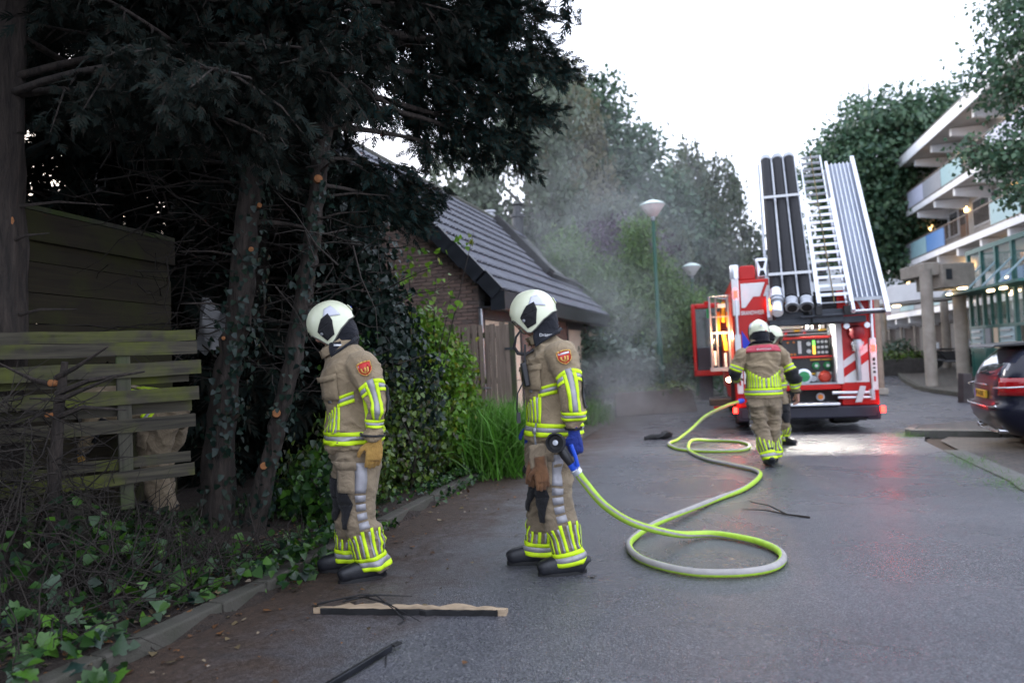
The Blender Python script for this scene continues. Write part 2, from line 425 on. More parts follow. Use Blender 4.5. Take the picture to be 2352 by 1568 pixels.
# kerb stones: every stone its own piece
def kerb_row(owner, pts, w, h, base, matl, L=0.98, seed=1, name='kerb_stone', lift=0.0):
    rr = random.Random(seed)
    P = [Vector((x, y, 0)) for x, y in pts]
    seg = []
    for a, b_ in zip(P, P[1:]):
        n = max(1, round((b_ - a).length / L))
        for i in range(n): seg.append((a.lerp(b_, i / n), a.lerp(b_, (i + 1) / n)))
    cache = {}
    for a, b_ in seg:
        d = (b_ - a); ln = d.length; key = round(ln, 2)
        if key not in cache:
            k = MB(); k.bb(-w / 2, w / 2, -key / 2 + 0.006, key / 2 - 0.006, -0.1, h); cache[key] = k.mesh('kerb_stone', matl, smooth=False)
        c = (a + b_) / 2
        z0, z1 = gz(a.x, a.y), gz(b_.x, b_.y)
        o = inst(name, cache[key], owner)
        o.location = (c.x, c.y, (z0 + z1) / 2 + base + rr.uniform(-0.008, 0.008))
        o.rotation_euler = (math.atan2(z1 - z0, ln), 0, math.atan2(d.y, d.x) - math.pi / 2 + rr.uniform(-0.008, 0.008))
        bv = o.modifiers.new('bevel', 'BEVEL'); bv.width = 0.012; bv.segments = 2
def kerb_owner(name):
    return tag(thing(name, None, None), kind='structure')
ko = kerb_owner('left_kerb')
kerb_row(ko, [(x - 0.06, y) for y, x in LEFT if 0 <= y <= 9.3], 0.12, 0.085, 0.0, M_KERB2, 0.98, 2)
ko = kerb_owner('bay_kerb')
kerb_row(ko, [(x + 0.13, y) for y, x in RIGHT if 3 <= y <= 11.0], 0.26, 0.012, 0.0, M_KERB, 0.8, 3)
ko = kerb_owner('island_kerb')
kerb_row(ko, isl[:3], 0.15, 0.115, 0.0, M_KERB, 1.0, 4)
kerb_row(ko, [isl[0], isl[5]], 0.15, 0.115, 0.0, M_KERB, 1.0, 5)
ko = kerb_owner('pavement_kerb')
kerb_row(ko, [(14.2, 18.0), (12.7, 19.4), (13.2, 22), (13.85, 24), (14.8, 26.5), (16.0, 29), (17.0, 33)], 0.16, 0.14, 0.0, M_KERB2, 1.0, 6)

# the raised planter by the lamp post
M_PLANT = mat('planter_concrete', (0.16, 0.125, 0.11), 0.85, var=0.25, scale=2.5, bmp=0.6, bscale=40, col2=(0.09, 0.07, 0.06))
pl = thing('planter', 'low brown retaining wall planter at the foot of the near lamp post', 'planter', (2.7, 18.7, -0.33), R(12))
mb = MB(); mb.prism([(0, 0), (2.36, 0), (2.22, 0.66), (0.0, 0.62)], 0, 0.22, 'xz'); mb.build('front_wall', M_PLANT, pl, bevel=0.015)
mb = MB(); mb.prism([(0.22, 0), (4.5, 0), (4.5, 0.6), (0.22, 0.66)], 2.02, 2.30, 'yz'); mb.build('side_wall', M_PLANT, pl, bevel=0.015)
mb = MB(); mb.grid([[(x, y, 0.52 + 0.03 * math.sin(3 * x + y)) for x in np.linspace(-1.9, 2.1, 9)] for y in np.linspace(0.2, 4.6, 9)]); mb.build('soil', M_SOIL, pl)

# ================================================================ brick house
TH = R(14.85)
H = thing('brick_garage_house', 'low brick garage building with steep dark tiled roof and smoke drifting off it', 'house', (-0.16, 12.0, -0.27), -R(18))
M_BRICK = leaf_mat('brown_brick', [(0.24, 0.17, 0.135), (0.19, 0.135, 0.115), (0.28, 0.19, 0.155), (0.16, 0.125, 0.11)], 0.85, 0.0, 0.3)
def obj_rand_mat(name, cols, rough=0.85, bmp=0.3, bs=40, spec=0.3):
    m, t, b = nodes_of(name)
    oi = t.nodes.new('ShaderNodeObjectInfo')
    rp = ramp(t, oi.outputs['Random'], [(i / (len(cols) - 1), c) for i, c in enumerate(cols)])
    n = noise(t, 7, 4); r2 = ramp(t, n.outputs[0], [(0.3, (0.7, 0.7, 0.7)), (0.7, (1.15, 1.15, 1.15))])
    mu = t.nodes.new('ShaderNodeMix'); mu.data_type = 'RGBA'; mu.blend_type = 'MULTIPLY'; mu.inputs[0].default_value = 1
    t.links.new(rp.outputs[0], mu.inputs[6]); t.links.new(r2.outputs[0], mu.inputs[7]); t.links.new(mu.outputs[2], b.inputs['Base Color'])
    b.inputs['Roughness'].default_value = rough; b.inputs['Specular IOR Level'].default_value = spec
    if bmp: bump(t, b, noise(t, bs, 3).outputs[0], bmp, 0.004)
    return m
M_BRICK1 = obj_rand_mat('single_brick', [(0.24, 0.17, 0.135), (0.19, 0.135, 0.115), (0.28, 0.19, 0.155), (0.16, 0.125, 0.11)])
M_MORTAR = mat('mortar', (0.27, 0.245, 0.225), 0.95, var=0.2, scale=5)
M_TILE = obj_rand_mat('roof_tile', [(0.085, 0.09, 0.112), (0.10, 0.105, 0.13), (0.07, 0.075, 0.092), (0.12, 0.125, 0.148)], 0.4, 0.4, 25, 0.5)
M_TILE2 = leaf_mat('roof_tile_far', [(0.085, 0.09, 0.112), (0.10, 0.105, 0.13), (0.07, 0.075, 0.092)], 0.4, 0.0, 0.5)
M_FASCIA = mat('dark_fascia', (0.022, 0.025, 0.03), 0.4, var=0.2)
M_SOFFIT = mat('eave_board', (0.05, 0.05, 0.055), 0.5, var=0.2)
M_ZINC = mat('zinc', (0.35, 0.36, 0.38), 0.35, 0.9, var=0.15)
M_DOORC = mat('cream_door_paint', (0.72, 0.58, 0.44), 0.6, var=0.06, scale=3)
M_BLACKW = mat('charred_wood', (0.012, 0.012, 0.013), 0.7, var=0.3, scale=12, bmp=0.6)
LEN = 11.6; HW = 3.15; EZ = 2.76
# wall cores (mortar) behind the bricks
mb = MB(); mb.prism([(-5.85, 0), (-0.46, 0), (-0.46, EZ + 0.22), (-HW, EZ + HW - 0.28), (-5.85, EZ + 0.22)], 0.16, LEN - 0.2, 'xz'); mb.build('wall', M_MORTAR, H, smooth=False)
def brick_mesh(w, h, d, matl):
    k = MB(); k.bb(-w / 2, w / 2, -d, 0, -h / 2, h / 2); return k.mesh('brick', matl, smooth=False)
bm_full = brick_mesh(0.208, 0.054, 0.03, M_BRICK1); bm_half = brick_mesh(0.10, 0.054, 0.03, M_BRICK1)
cells = []
row = 0; z = 0.9
while z < EZ + HW:
    off = 0.11 if row % 2 else 0.0
    x = -0.46 - off
    if row % 2 and z < EZ + 0.3: cells.append((-0.46 - 0.05, z, True))
    while x > -4.8:
        xc = x - 0.11
        lim = EZ + 0.16 + min(-xc - 0.08, 2 * HW + xc)
        if z < lim - 0.02: cells.append((xc, z, False))
        x -= 0.22
    z += 0.0667; row += 1
cells.sort(key=lambda c: abs(c[0] + 1.6) + 0.8 * abs(c[1] - 2.9))
rest = MB()
for i, (x, z, half) in enumerate(cells):
    dy = rng.uniform(-0.002, 0.003)
    if i < 270: inst('brick', bm_half if half else bm_full, H, loc=(x, 0.155 + dy, z))
    else:
        w = 0.10 if half else 0.208
        rest.bb(x - w / 2, x + w / 2, 0.125 + dy, 0.155 + dy, z - 0.027, z + 0.027)
tag(rest.build('brick_courses', M_BRICK, H, smooth=False), kind='stuff')
# long wall: brick piers between the garage doors
DOORS = [(0.25, 2.4), (6.6, 8.6), (9.2, 11.2)]
rest = MB()
for rw in range(36):
    z = 0.05 + rw * 0.0667
    y = 0.16 - (0.11 if rw % 2 else 0)
    while y < LEN - 0.3:
        yc = y + 0.11
        if not any(a - 0.05 < yc < b_ + 0.05 for a, b_ in DOORS) and yc > 0.17:
            rest.bb(-0.462, -0.43, yc - 0.104, yc + 0.104, z - 0.027, z + 0.027)
        y += 0.22
tag(rest.build('pier_brickwork', M_BRICK, H, smooth=False), kind='stuff')
for a, b_ in DOORS:
    fr = MB(); fr.bb(-0.46, -0.40, a - 0.05, a + 0.02, 0.0, 2.42); fr.bb(-0.46, -0.40, b_ - 0.02, b_ + 0.05, 0, 2.42); fr.bb(-0.46, -0.40, a, b_, 2.34, 2.66)
    f_ = fr.build('door_frame', M_SOFFIT, H)
    for k in range(4):
        p = MB(); p.bb(-0.455, -0.425, a + 0.025, b_ - 0.025, 0.02 + k * 0.58, 0.02 + k * 0.58 + 0.565); p.build('door_panel', M_DOORC, f_, bevel=0.006)
# eaves: fascia, gutter end, soffit
mb = MB(); mb.bb(-0.02, 0.02, 0.0, LEN, EZ - 0.26, EZ + 0.05); mb.build('fascia', M_FASCIA, H)
mb = MB(); mb.bb(-0.45, -0.021, 0.03, LEN, EZ - 0.24, EZ - 0.215); mb.build('soffit', M_SOFFIT, H)
mb = MB(); mb.bb(-0.17, 0.09, -0.05, 0.0, EZ - 0.30, EZ + 0.03); mb.build('eave_end_board', M_FASCIA, H)
mb = MB(); mb.tube([(-0.40, 0.06, EZ - 0.25), (-0.40, 0.06, 0.1)], 0.04, 10); mb.build('downpipe', M_ZINC, H)
# roof deck and tiles
mb = MB()
mb.prism([(0.0, EZ + 0.02), (-HW, EZ + HW + 0.02), (-2 * HW, EZ + 0.02), (-2 * HW, EZ - 0.1), (-HW, EZ + HW - 0.12), (0.0, EZ - 0.1)], 0.02, LEN - 0.02, 'xz'); mb.build('roof_deck', M_FASCIA, H, smooth=False)
SL = HW * math.sqrt(2); NC = 11; EXP = SL / NC; TW = 0.30
def tile_mb(k, M4):
    """one interlocking tile: two shallow troughs, open lower edge"""
    prof = [(0, 0.012), (0.03, 0.03), (0.07, 0.03), (0.1, 0.008), (0.13, 0.008), (0.16, 0.03), (0.2, 0.03), (0.23, 0.008), (0.27, 0.008), (0.297, 0.014)]
    n = len(prof); L = EXP + 0.05
    vv = [(x, 0, 1.4 * z + 0.045) for x, z in prof] + [(x, L, z + 0.0) for x, z in prof] + [(x, 0.002, 1.4 * z + 0.022) for x, z in prof]
    ff = [(i, i + 1, i + 1 + n, i + n) for i in range(n - 1)] + [(i, i + 2 * n, i + 1 + 2 * n, i + 1) for i in range(n - 1)]
    k.add([M4 @ Vector(v) for v in vv], ff)
tmb = MB(); tile_mb(tmb, Matrix.Identity(4)); tile_me = tmb.mesh('roof_tile', M_TILE, smooth=False)
# tile frame: local x -> along house (y), local y -> up the slope, local z -> out
s2 = math.sqrt(0.5)
TF = Matrix(((0, -s2, s2, 0), (1, 0, 0, 0), (0, s2, s2, 0), (0, 0, 0, 1)))
def in_hole(yl, s):      # burnt strip where tiles are gone
    y0 = 3.75 + (5.66 - s) * 0.0
    return 1.5 < s < 4.2 and yl > 6.9 + (s - 1.42) * 0.54
tiles = []
for c in range(NC):
    for j in range(int(LEN / TW)):
        yl = 0.02 + j * TW; s = c * EXP
        if in_hole(yl, s + 0.2): continue
        tiles.append((yl, s))
tiles.sort(key=lambda q: q[0] * 1.0)
rest = MB()
for i, (yl, s) in enumerate(tiles):
    T = Matrix.Translation((-s * s2, yl, EZ + 0.03 + s * s2)) @ TF @ Matrix.Rotation(rng.uniform(-0.006, 0.006), 4, 'X')
    if i < 296: inst('roof_tile', tile_me, H, T)
    else: tile_mb(rest, T)
tag(rest.build('roof_tiles_beyond', M_TILE2, H, smooth=False), kind='stuff')
vm = MB(); vm.bb(-0.06, 0.06, -0.02, EXP + 0.02, -0.20, 0.06); vt = vm.mesh('verge_tile', M_FASCIA)
for c in range(NC):
    s = c * EXP
    T = Matrix.Translation((-s * s2, -0.02, EZ + 0.05 + s * s2)) @ TF @ Matrix.Rotation(R(3.5), 4, 'X')
    inst('verge_tile', vt, H, T)
M_RIDGE = mat('mossy_ridge', (0.08, 0.08, 0.06), 0.9, scale=4, bmp=0.8, bscale=30, bdist=0.02, col2=(0.03, 0.034, 0.03))
rm = MB(); rm.tube([(0, 0, 0), (0, 0.44, 0)], 0.11, 10); rme = rm.mesh('ridge_tile', M_RIDGE)
for j in range(int(LEN / 0.44)):
    inst('ridge_tile', rme, H, Matrix.Translation((-HW, j * 0.44, EZ + HW + 0.02 + rng.uniform(-0.006, 0.006))))
# burnt opening with torn netting stretched over it
def rp(yl, s, up=0.0): return (-s * s2 + up * s2, yl, EZ + 0.03 + s * s2 + up * s2)
mb = MB(); mb.beam(rp(8.35, 4.15, 0.12), rp(6.9, 1.42, 0.12), 0.24, 0.26, up=(s2, 0, s2)); mb.beam(rp(6.85, 1.42, 0.09), rp(11.5, 1.42, 0.09), 0.20, 0.20, up=(s2, 0, s2)); mb.build('charred_batten', M_BLACKW, H)
mb = MB(); mb.grid([[rp(6.95 + (s - 1.42) * 0.54 + (4.6 - (s - 1.42) * 0.54) * q, s, 0.02 + 0.04 * math.sin(q * 9 + s)) for s in np.linspace(1.45, 4.3, 8)] for q in np.linspace(0, 1, 10)])
M_NET = mat('grey_netting', (0.17, 0.175, 0.165), 0.7, var=0.3, scale=3); mb.build('underlay_sheet', M_NET, H)
mb = MB()
for k in range(5): mb.tube([rp(8.2 - 0.25 * k, 4.0 - 0.5 * k, 0.12), rp(12.2, 1.9 - 0.3 * k, 0.25)], 0.006, 4)
mb.build('loose_wire', M_ZINC, H)
mb = MB(); mb.lathe([(0.13, 0), (0.13, 0.32), (0.2, 0.33), (0.2, 0.37), (0.15, 0.38), (0.15, 0.46), (0.2, 0.47), (0.17, 0.53), (0.0, 0.54)], 16, (-HW - 0.2, 9.2, EZ + HW - 0.15)); mb.build('flue', M_ZINC, H)
mb = MB(); mb.lathe([(0.2, -0.3), (0.2, 0.55), (0.26, 0.56), (0.26, 0.66), (0.14, 0.67), (0.14, 0.95), (0.22, 1.0), (0.0, 1.08)], 12, (-HW + 0.05, 11.3, EZ + HW - 0.05)); mb.build('chimney_pipe', M_FASCIA, H)
# ================================================================ left side: shed, broken fence, conifers, ivy
M_PLANK = plank_mat('mossy_plank', (0.078, 0.068, 0.044), (0.012, 0.010, 0.007), (0.085, 0.10, 0.004), 0.55, 0)
M_SHED = plank_mat('shed_board', (0.034, 0.026, 0.010), (0.015, 0.010, 0.005), (0.032, 0.034, 0.004), 0.5, 1)
M_POST = plank_mat('mossy_post', (0.07, 0.065, 0.045), (0.03, 0.028, 0.02), (0.05, 0.075, 0.015), 0.6, 2)
M_CUT = mat('fresh_cut_wood', (0.38, 0.15, 0.05), 0.8, var=0.3, scale=20)
# garden shed
sh = thing('garden_shed', 'dark wooden garden shed of wide horizontal boards behind the broken fence', 'shed', (-3.5, 7.16, 0.1), math.atan2(5.44 - 7.16, -3.86 + 3.5) + math.pi / 2)
# local: y runs from far right corner towards the camera (negative y), face looks to +x
_d = Vector((-3.86 + 3.5, 5.44 - 7.16, 0)); sh.rotation_euler = (0, 0, math.atan2(_d.y, _d.x) - math.pi / 2)
bmesh_b = MB(); bmesh_b.bb(0.0, 0.02, 0.0, 2.6, 0, 0.243); bme = bmesh_b.mesh('board', M_SHED)
for k in range(11):
    o = inst('board', bme, sh, loc=(rng.uniform(-0.004, 0.004), rng.uniform(-0.01, 0.01), -0.3 + 0.25 * k)); o.rotation_euler = (0, R(-1.2), 0)
mb = MB(); mb.bb(-0.055, -0.012, -0.03, 2.7, 2.36, 2.60); mb.build('fascia_board', M_SHED, sh, bevel=0.006)
mb = MB(); mb.bb(0.03, 1.6, -0.02, 0.0, -0.3, 2.4); mb.bb(-0.04, 1.8, -0.05, 2.75, 2.61, 2.65); mb.build('roof', M_POST, sh)
# grey tarpaulin lying against the shed corner
mb = MB()
rs = np.random.RandomState(5)
mb.grid([[(-3.36 + 0.42 * u, 7.3 + 0.35 * v + 0.05 * math.sin(9 * u + 5 * v), 1.55 + 0.62 * v * (1 - 0.6 * u) + 0.04 * math.sin(14 * u)) for u in np.linspace(0, 1, 9)] for v in np.linspace(0, 1, 8)])
tag(mb.build('tarpaulin', mat('grey_tarpaulin', (0.16, 0.16, 0.16), 0.5, var=0.2)), 'crumpled grey tarpaulin beside the end wall of the garden shed', 'tarpaulin')
# broken board fence
fo = Vector((-2.39, 5.25, 0)); fd = (Vector((-3.34, 4.6, 0)) - fo).normalized()
fen = thing('board_fence', 'broken mossy board fence with gaps between its horizontal planks', 'fence', (fo.x, fo.y, 0.1), math.atan2(fd.y, fd.x))
def plank(x0, x1, z0, z1, y, sag=0.0, name='plank', jag=True):
    k = MB(); n = 8
    rows = []
    for i in range(n + 1):
        x = x0 + (x1 - x0) * i / n; s_ = -sag * math.sin(math.pi * i / n)
        j = rng.uniform(-0.004, 0.004) if jag else 0
        rows.append([(x, y - 0.011, z0 + s_ + j), (x, y + 0.011, z0 + s_ + j), (x, y + 0.011, z1 + s_ + j), (x, y - 0.011, z1 + s_ + j)])
    k.grid(rows, wrap=True); k.f += [(0, 1, 2, 3), (4 * n + 3, 4 * n + 2, 4 * n + 1, 4 * n)]; k.m += [0, 0]
    return k.build(name, M_PLANK, fen, angle=30)
for (x0, x1, z0, z1, y) in [(0, 1.55, 1.485, 1.565, 0.035), (-0.006, 1.6, 1.385, 1.48, 0.035), (-0.03, 1.45, 1.235, 1.338, 0.035), (0.045, 1.5, 1.18, 1.25, -0.04),
                            (-0.01, 1.5, 1.045, 1.145, 0.035), (0.03, 1.45, 0.96, 1.045, -0.04), (0.02, 1.3, 0.845, 0.94, 0.035), (0.05, 1.3, 0.585, 0.66, -0.04), (0.04, 1.42, 0.49, 0.58, 0.045)]:
    plank(x0, x1, z0, z1, y, rng.uniform(0, 0.01))
for k in range(5): plank(1.25, 2.4, 1.0 + 0.135 * k, 1.0 + 0.135 * k + 0.12, 0.09)
plank(1.30, 1.95, 1.63, 1.74, 0.12)
k = MB(); k.bb(1.52, 1.60, 0.08, 0.14, 1.70, 1.98); k.build('post_stump', M_POST, fen, bevel=0.006)
for (x, w, z0, z1, y) in [(0.48, 0.09, 0.3, 1.50, 0.0), (1.05, 0.05, -0.1, 0.9, 0.0), (0.78, 0.16, 0.0, 0.55, -0.06), (1.75, 0.10, 0.0, 1.55, 0.0)]:
    k = MB(); k.bb(x - w / 2, x + w / 2, y - 0.03, y + 0.03, z0, z1); k.build('post', M_POST, fen, bevel=0.006)

# ---- conifers
M_BARK = bark_mat('conifer_bark', (0.062, 0.047, 0.038), (0.015, 0.012, 0.010), 10)
M_TWIG = mat('dead_twig', (0.03, 0.023, 0.018), 0.9, var=0.3)
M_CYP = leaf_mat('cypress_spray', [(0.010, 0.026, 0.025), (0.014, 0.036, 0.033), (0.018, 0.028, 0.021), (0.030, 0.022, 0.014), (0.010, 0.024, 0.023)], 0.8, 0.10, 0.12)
M_CYPD = leaf_mat('cypress_spray_shaded', [(0.008, 0.014, 0.013), (0.012, 0.018, 0.014), (0.02, 0.016, 0.012)], 0.85, 0.05, 0.1)  # darker copy of the spray colours, shade put into the colour of the unlit crowns
def spray_template():
    V = []; F = []
    def rh(p, a, L, w):
        d = np.array([math.sin(a), math.cos(a), 0]); s = np.array([math.cos(a), -math.sin(a), 0])
        o = len(V); p = np.array(p)
        V.extend([p + s * w * 0.9, p + d * L + [0, 0, -0.06 * L], p + d * L * 0.35 - s * w * 1.1 + [0, 0, -0.02]]); F.append((o, o + 1, o + 2))
    rh((0, 0, 0), 0, 0.62, 0.05)
    for i in range(6):
        y = 0.05 + 0.1 * i; sd = 1 if i % 2 else -1
        rh((0, y, 0), sd * (0.75 - 0.04 * i), 0.52 - 0.05 * i, 0.055)
        rh((0, y + 0.03, 0), -sd * (0.65 - 0.04 * i), 0.36 - 0.03 * i, 0.045)
    rh((0, 0.55, 0), 0.1, 0.42, 0.05)
    return np.array(V), F
SPV, SPF = spray_template()
def bez(a, b, c, n):
    return [a * (1 - t) ** 2 + b * 2 * t * (1 - t) + c * t * t for t in np.linspace(0, 1, n)]
def limb(wood, acc, a, tip, rs, r0=0.03, nsub=10, sub=0.7, dens=26, arch=0.25, bare=0.3, size=0.135):
    a = np.array(a, float); tip = np.array(tip, float); L = np.linalg.norm(tip - a)
    mid = (a + tip) / 2 + np.array([0, 0, arch * L * 0.35]) + rs.normal(0, 0.05 * L, 3)
    pts = bez(a, mid, tip, 8)
    wood.tube(pts, list(np.linspace(r0, 0.006, 8)), 6)
    axis = (tip - a) / L
    for i in range(nsub):
        t = bare + (1 - bare) * (i + rs.rand()) / nsub
        p = a * (1 - t) ** 2 + mid * 2 * t * (1 - t) + tip * t * t
        side = np.cross(axis, [0, 0, 1]); side /= np.linalg.norm(side) + 1e-6
        d = axis * rs.uniform(0.2, 0.8) + side * rs.choice([-1, 1]) * rs.uniform(0.4, 1.0) + np.array([0, 0, rs.uniform(-0.75, 0.1)])
        d /= np.linalg.norm(d); sl = sub * rs.uniform(0.5, 1.1) * (1.1 - 0.5 * t)
        e = p + d * sl + np.array([0, 0, -0.25 * sl])
        q = p + d * sl * 0.55
        wood.tube([p, q, e], [0.008, 0.006, 0.003], 4, cap=False)
        k = int(2.0 * dens * sl / 0.7)
        tt = rs.uniform(0.15, 1.0, k)
        P = p[None] * ((1 - tt) ** 2)[:, None] + q[None] * (2 * tt * (1 - tt))[:, None] + e[None] * (tt ** 2)[:, None] + rs.normal(0, 0.045, (k, 3))
        D = d[None] * 0.7 + rs.normal(0, 0.55, (k, 3)) + np.array([[0, 0, -0.45]])
        N = rs.normal(0, 0.6, (k, 3)) + np.array([[0, 0, 1.0]])
        acc.append((P, D, N, rs.uniform(0.7, 1.3, k) * size))
def crown_from(acc, parent, matl, rs, name='crown'):
    P = np.concatenate([a[0] for a in acc]); D = np.concatenate([a[1] for a in acc]); N = np.concatenate([a[2] for a in acc]); S = np.concatenate([a[3] for a in acc])
    V, F = scatter(SPV, SPF, P, D, N, S, rs)
    return link_mesh(name, fast_mesh(name, V, F, matl), parent)
def trunk_path(pts, z0=-0.1):
    p = [Vector(q) for q in pts]
    return p
IV = np.array([(0, 0, 0), (0.42, 0.08, 0.06), (0.34, 0.5, 0.05), (0, 1.0, -0.05), (-0.42, 0.08, 0.06), (-0.34, 0.5, 0.05)]); IF = [(0, 1, 2, 3), (0, 3, 5, 4)]
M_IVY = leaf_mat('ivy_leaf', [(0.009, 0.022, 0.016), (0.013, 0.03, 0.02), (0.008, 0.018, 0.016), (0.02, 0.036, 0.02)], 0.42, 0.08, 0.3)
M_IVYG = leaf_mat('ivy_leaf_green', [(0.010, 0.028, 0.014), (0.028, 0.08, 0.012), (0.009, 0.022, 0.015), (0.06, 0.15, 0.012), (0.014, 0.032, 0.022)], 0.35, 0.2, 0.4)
def ivy_on(path, rad, n, rs, size, side=None):
    P = []; N = []
    path = [np.array(p) for p in path]
    for i in range(n):
        k = rs.randint(0, len(path) - 1); t = rs.rand(); p = path[k] * (1 - t) + path[k + 1] * t
        ang = rs.uniform(0, 2 * math.pi) if side is None else rs.normal(side, 0.9)
        nn = np.array([math.cos(ang), math.sin(ang), rs.normal(0, 0.2)])
        P.append(p + nn * rad * rs.uniform(0.9, 1.7)); N.append(nn + rs.normal(0, 0.35, 3))
    P = np.array(P); N = np.array(N); D = np.tile([0, 0, -1.0], (n, 1)) + rs.normal(0, 0.4, (n, 3))
    V, F = scatter(IV, IF, P, D, N, rs.uniform(0.6, 1.2, n) * size, rs)
    return V, F
def conifer(label, path, radii, limbs, seed, ivy_n=0, ivy_side=None, stubs=(), sprays=M_CYP, group='conifers over the left verge'):
    rs = np.random.RandomState(seed)
    b0 = path[0]
    t = thing('conifer_tree', label, 'tree', (0, 0, 0), 0, group)
    w = MB(); P = [Vector(p) for p in path]
    # fluted, slightly knotty trunk
    fine = []; fr = []
    for i in range(len(P) - 1):
        for k in range(6):
            q = P[i].lerp(P[i + 1], k / 6); fine.append(q + Vector((rs.normal(0, 0.006), rs.normal(0, 0.006), 0))); fr.append((radii[i] + (radii[i + 1] - radii[i]) * k / 6) * rs.uniform(0.95, 1.06))
    fine.append(P[-1]); fr.append(radii[-1])
    n = 16; vv = []; ff = []
    ph = rs.uniform(0, 6, 4)
    for q, r in zip(fine, fr):
        for j in range(n):
            a = 2 * math.pi * j / n
            rr = r * (1 + 0.10 * math.sin(3 * a + ph[0] + q.z) + 0.07 * math.sin(5 * a + ph[1] - 2 * q.z) + rs.normal(0, 0.02))
            vv.append(q + Vector((rr * math.cos(a), rr * math.sin(a), 0)))
    for i in range(len(fine) - 1):
        for j in range(n): ff.append((i * n + j, i * n + (j + 1) % n, (i + 1) * n + (j + 1) % n, (i + 1) * n + j))
    w.add(vv, ff)
    for (z, ang, L) in stubs:      # dead snags
        q = min(fine, key=lambda e: abs(e.z - z)); d = Vector((math.cos(ang), math.sin(ang), 0.15))
        w.tube([q + d * 0.05, q + d * L * 0.5, q + d * L + Vector((0, 0, -0.1 * L))], [0.014, 0.009, 0.003], 5)
    trunk = w.build('trunk', M_BARK, t, angle=60)
    acc = []; lw = MB()
    for (a, tip, kw) in limbs: limb(lw, acc, a, tip, rs, **kw)
    if lw.v: lw.build('branches', M_BARK, t, angle=70)
    if acc: crown_from(acc, t, sprays, rs)
    if ivy_n:
        V, F = ivy_on(path[:-1], max(radii[:2]) * 0.95, ivy_n, rs, 0.055, ivy_side)
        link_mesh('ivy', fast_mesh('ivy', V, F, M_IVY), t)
    return t, trunk
def cut(parent, p, n, r):
    k = MB(); rot = Vector(n).to_track_quat('Z', 'Y').to_matrix(); k.lathe([(r, -0.05), (r, 0.006), (r * 0.8, 0.008), (0, 0.009)], 10, p, 0, rot); return k.build('cut_branch', M_CUT, parent)
T2P = [(-2.57, 5.9, -0.15), (-2.5, 5.9, 0.81), (-2.41, 5.9, 1.35), (-2.32, 5.9, 1.76), (-2.24, 5.9, 2.42), (-2.14, 5.9, 3.2), (-2.07, 5.9, 3.95), (-2.0, 5.9, 5.0), (-1.9, 5.9, 7.5)]
T3P = [(-2.28, 5.9, -0.15), (-2.03, 5.9, 0.78), (-1.88, 5.9, 1.33), (-1.75, 5.9, 1.95), (-1.67, 5.9, 2.39), (-1.58, 5.9, 2.99), (-1.48, 5.9, 3.73), (-1.36, 5.9, 4.63), (-1.1, 5.9, 7.2)]
T1P = [(-3.55, 4.85, -0.1), (-3.55, 4.85, 1.27), (-3.52, 4.85, 2.81), (-3.46, 4.85, 4.06), (-3.4, 4.85, 7.5)]
K = dict
rs = np.random.RandomState(21)
def fan(origin, n, zr, lr, rs, yr=(-1.0, 1.0), ang=None, **kw):
    out = []
    for i in range(n):
        a = rs.uniform(*ang) if ang else rs.uniform(0, 2 * math.pi)
        z = rs.uniform(*zr); L = rs.uniform(*lr)
        s = (origin[0], origin[1], z)
        out.append((s, (origin[0] + L * math.cos(a), origin[1] + L * math.sin(a), z + rs.uniform(-0.5, 0.35)), kw))
    return out
# right-hand conifer: the boughs that reach out over the road
b3 = [((-1.35, 5.9, 4.2), (0.42, 7.5, 4.55), K(nsub=20, sub=0.8, dens=60, r0=0.05)), ((-1.3, 5.9, 4.5), (0.28, 7.2, 4.9), K(nsub=20, sub=0.8, dens=60, r0=0.05)),
      ((-1.4, 5.9, 4.0), (0.34, 7.5, 4.05), K(nsub=20, sub=0.75, dens=55, r0=0.045)), ((-1.45, 5.9, 3.75), (0.26, 7.5, 3.68), K(nsub=15, sub=0.55, dens=50, r0=0.04, bare=0.45)),
      ((-1.5, 5.9, 3.6), (0.16, 7.6, 3.48), K(nsub=12, sub=0.45, dens=40, r0=0.035, bare=0.5)), ((-1.5, 5.9, 3.4), (-0.3, 7.5, 3.55), K(nsub=10, sub=0.4, dens=20, r0=0.03, bare=0.5)),
      ((-1.4, 5.9, 3.9), (-0.05, 7.0, 4.0), K(nsub=10, sub=0.5, dens=20, r0=0.03, bare=0.5)), ((-1.6, 5.9, 3.1), (-0.8, 7.5, 3.2), K(nsub=14, sub=0.55, dens=60, r0=0.02)),
      ((-1.6, 5.9, 2.9), (-1.0, 7.4, 2.95), K(nsub=14, sub=0.5, dens=60, r0=0.02)), ((-1.3, 5.9, 4.8), (0.2, 6.6, 5.2), K(nsub=16, sub=0.8, dens=50, r0=0.04)),
      ((-1.3, 5.9, 4.9), (0.3, 8.6, 5.4), K(nsub=18, sub=0.9, dens=55, r0=0.05)), ((-1.2, 5.9, 5.4), (0.15, 7.6, 5.8), K(nsub=18, sub=0.9, dens=50, r0=0.05)),
      ((-1.4, 5.9, 4.4), (-0.4, 8.8, 4.9), K(nsub=9, sub=0.6, dens=18, bare=0.5)), ((-1.4, 5.9, 4.2), (0.2, 8.6, 4.5), K(nsub=12, sub=0.6, dens=30, bare=0.5))]
b3 += fan((-1.3, 5.9), 14, (5.0, 7.2), (1.6, 2.8), rs, nsub=11, sub=0.9, dens=20, size=0.19)
b3 += fan((-1.45, 5.9), 6, (3.4, 4.6), (0.6, 1.3), rs, nsub=8, sub=0.5, dens=16)
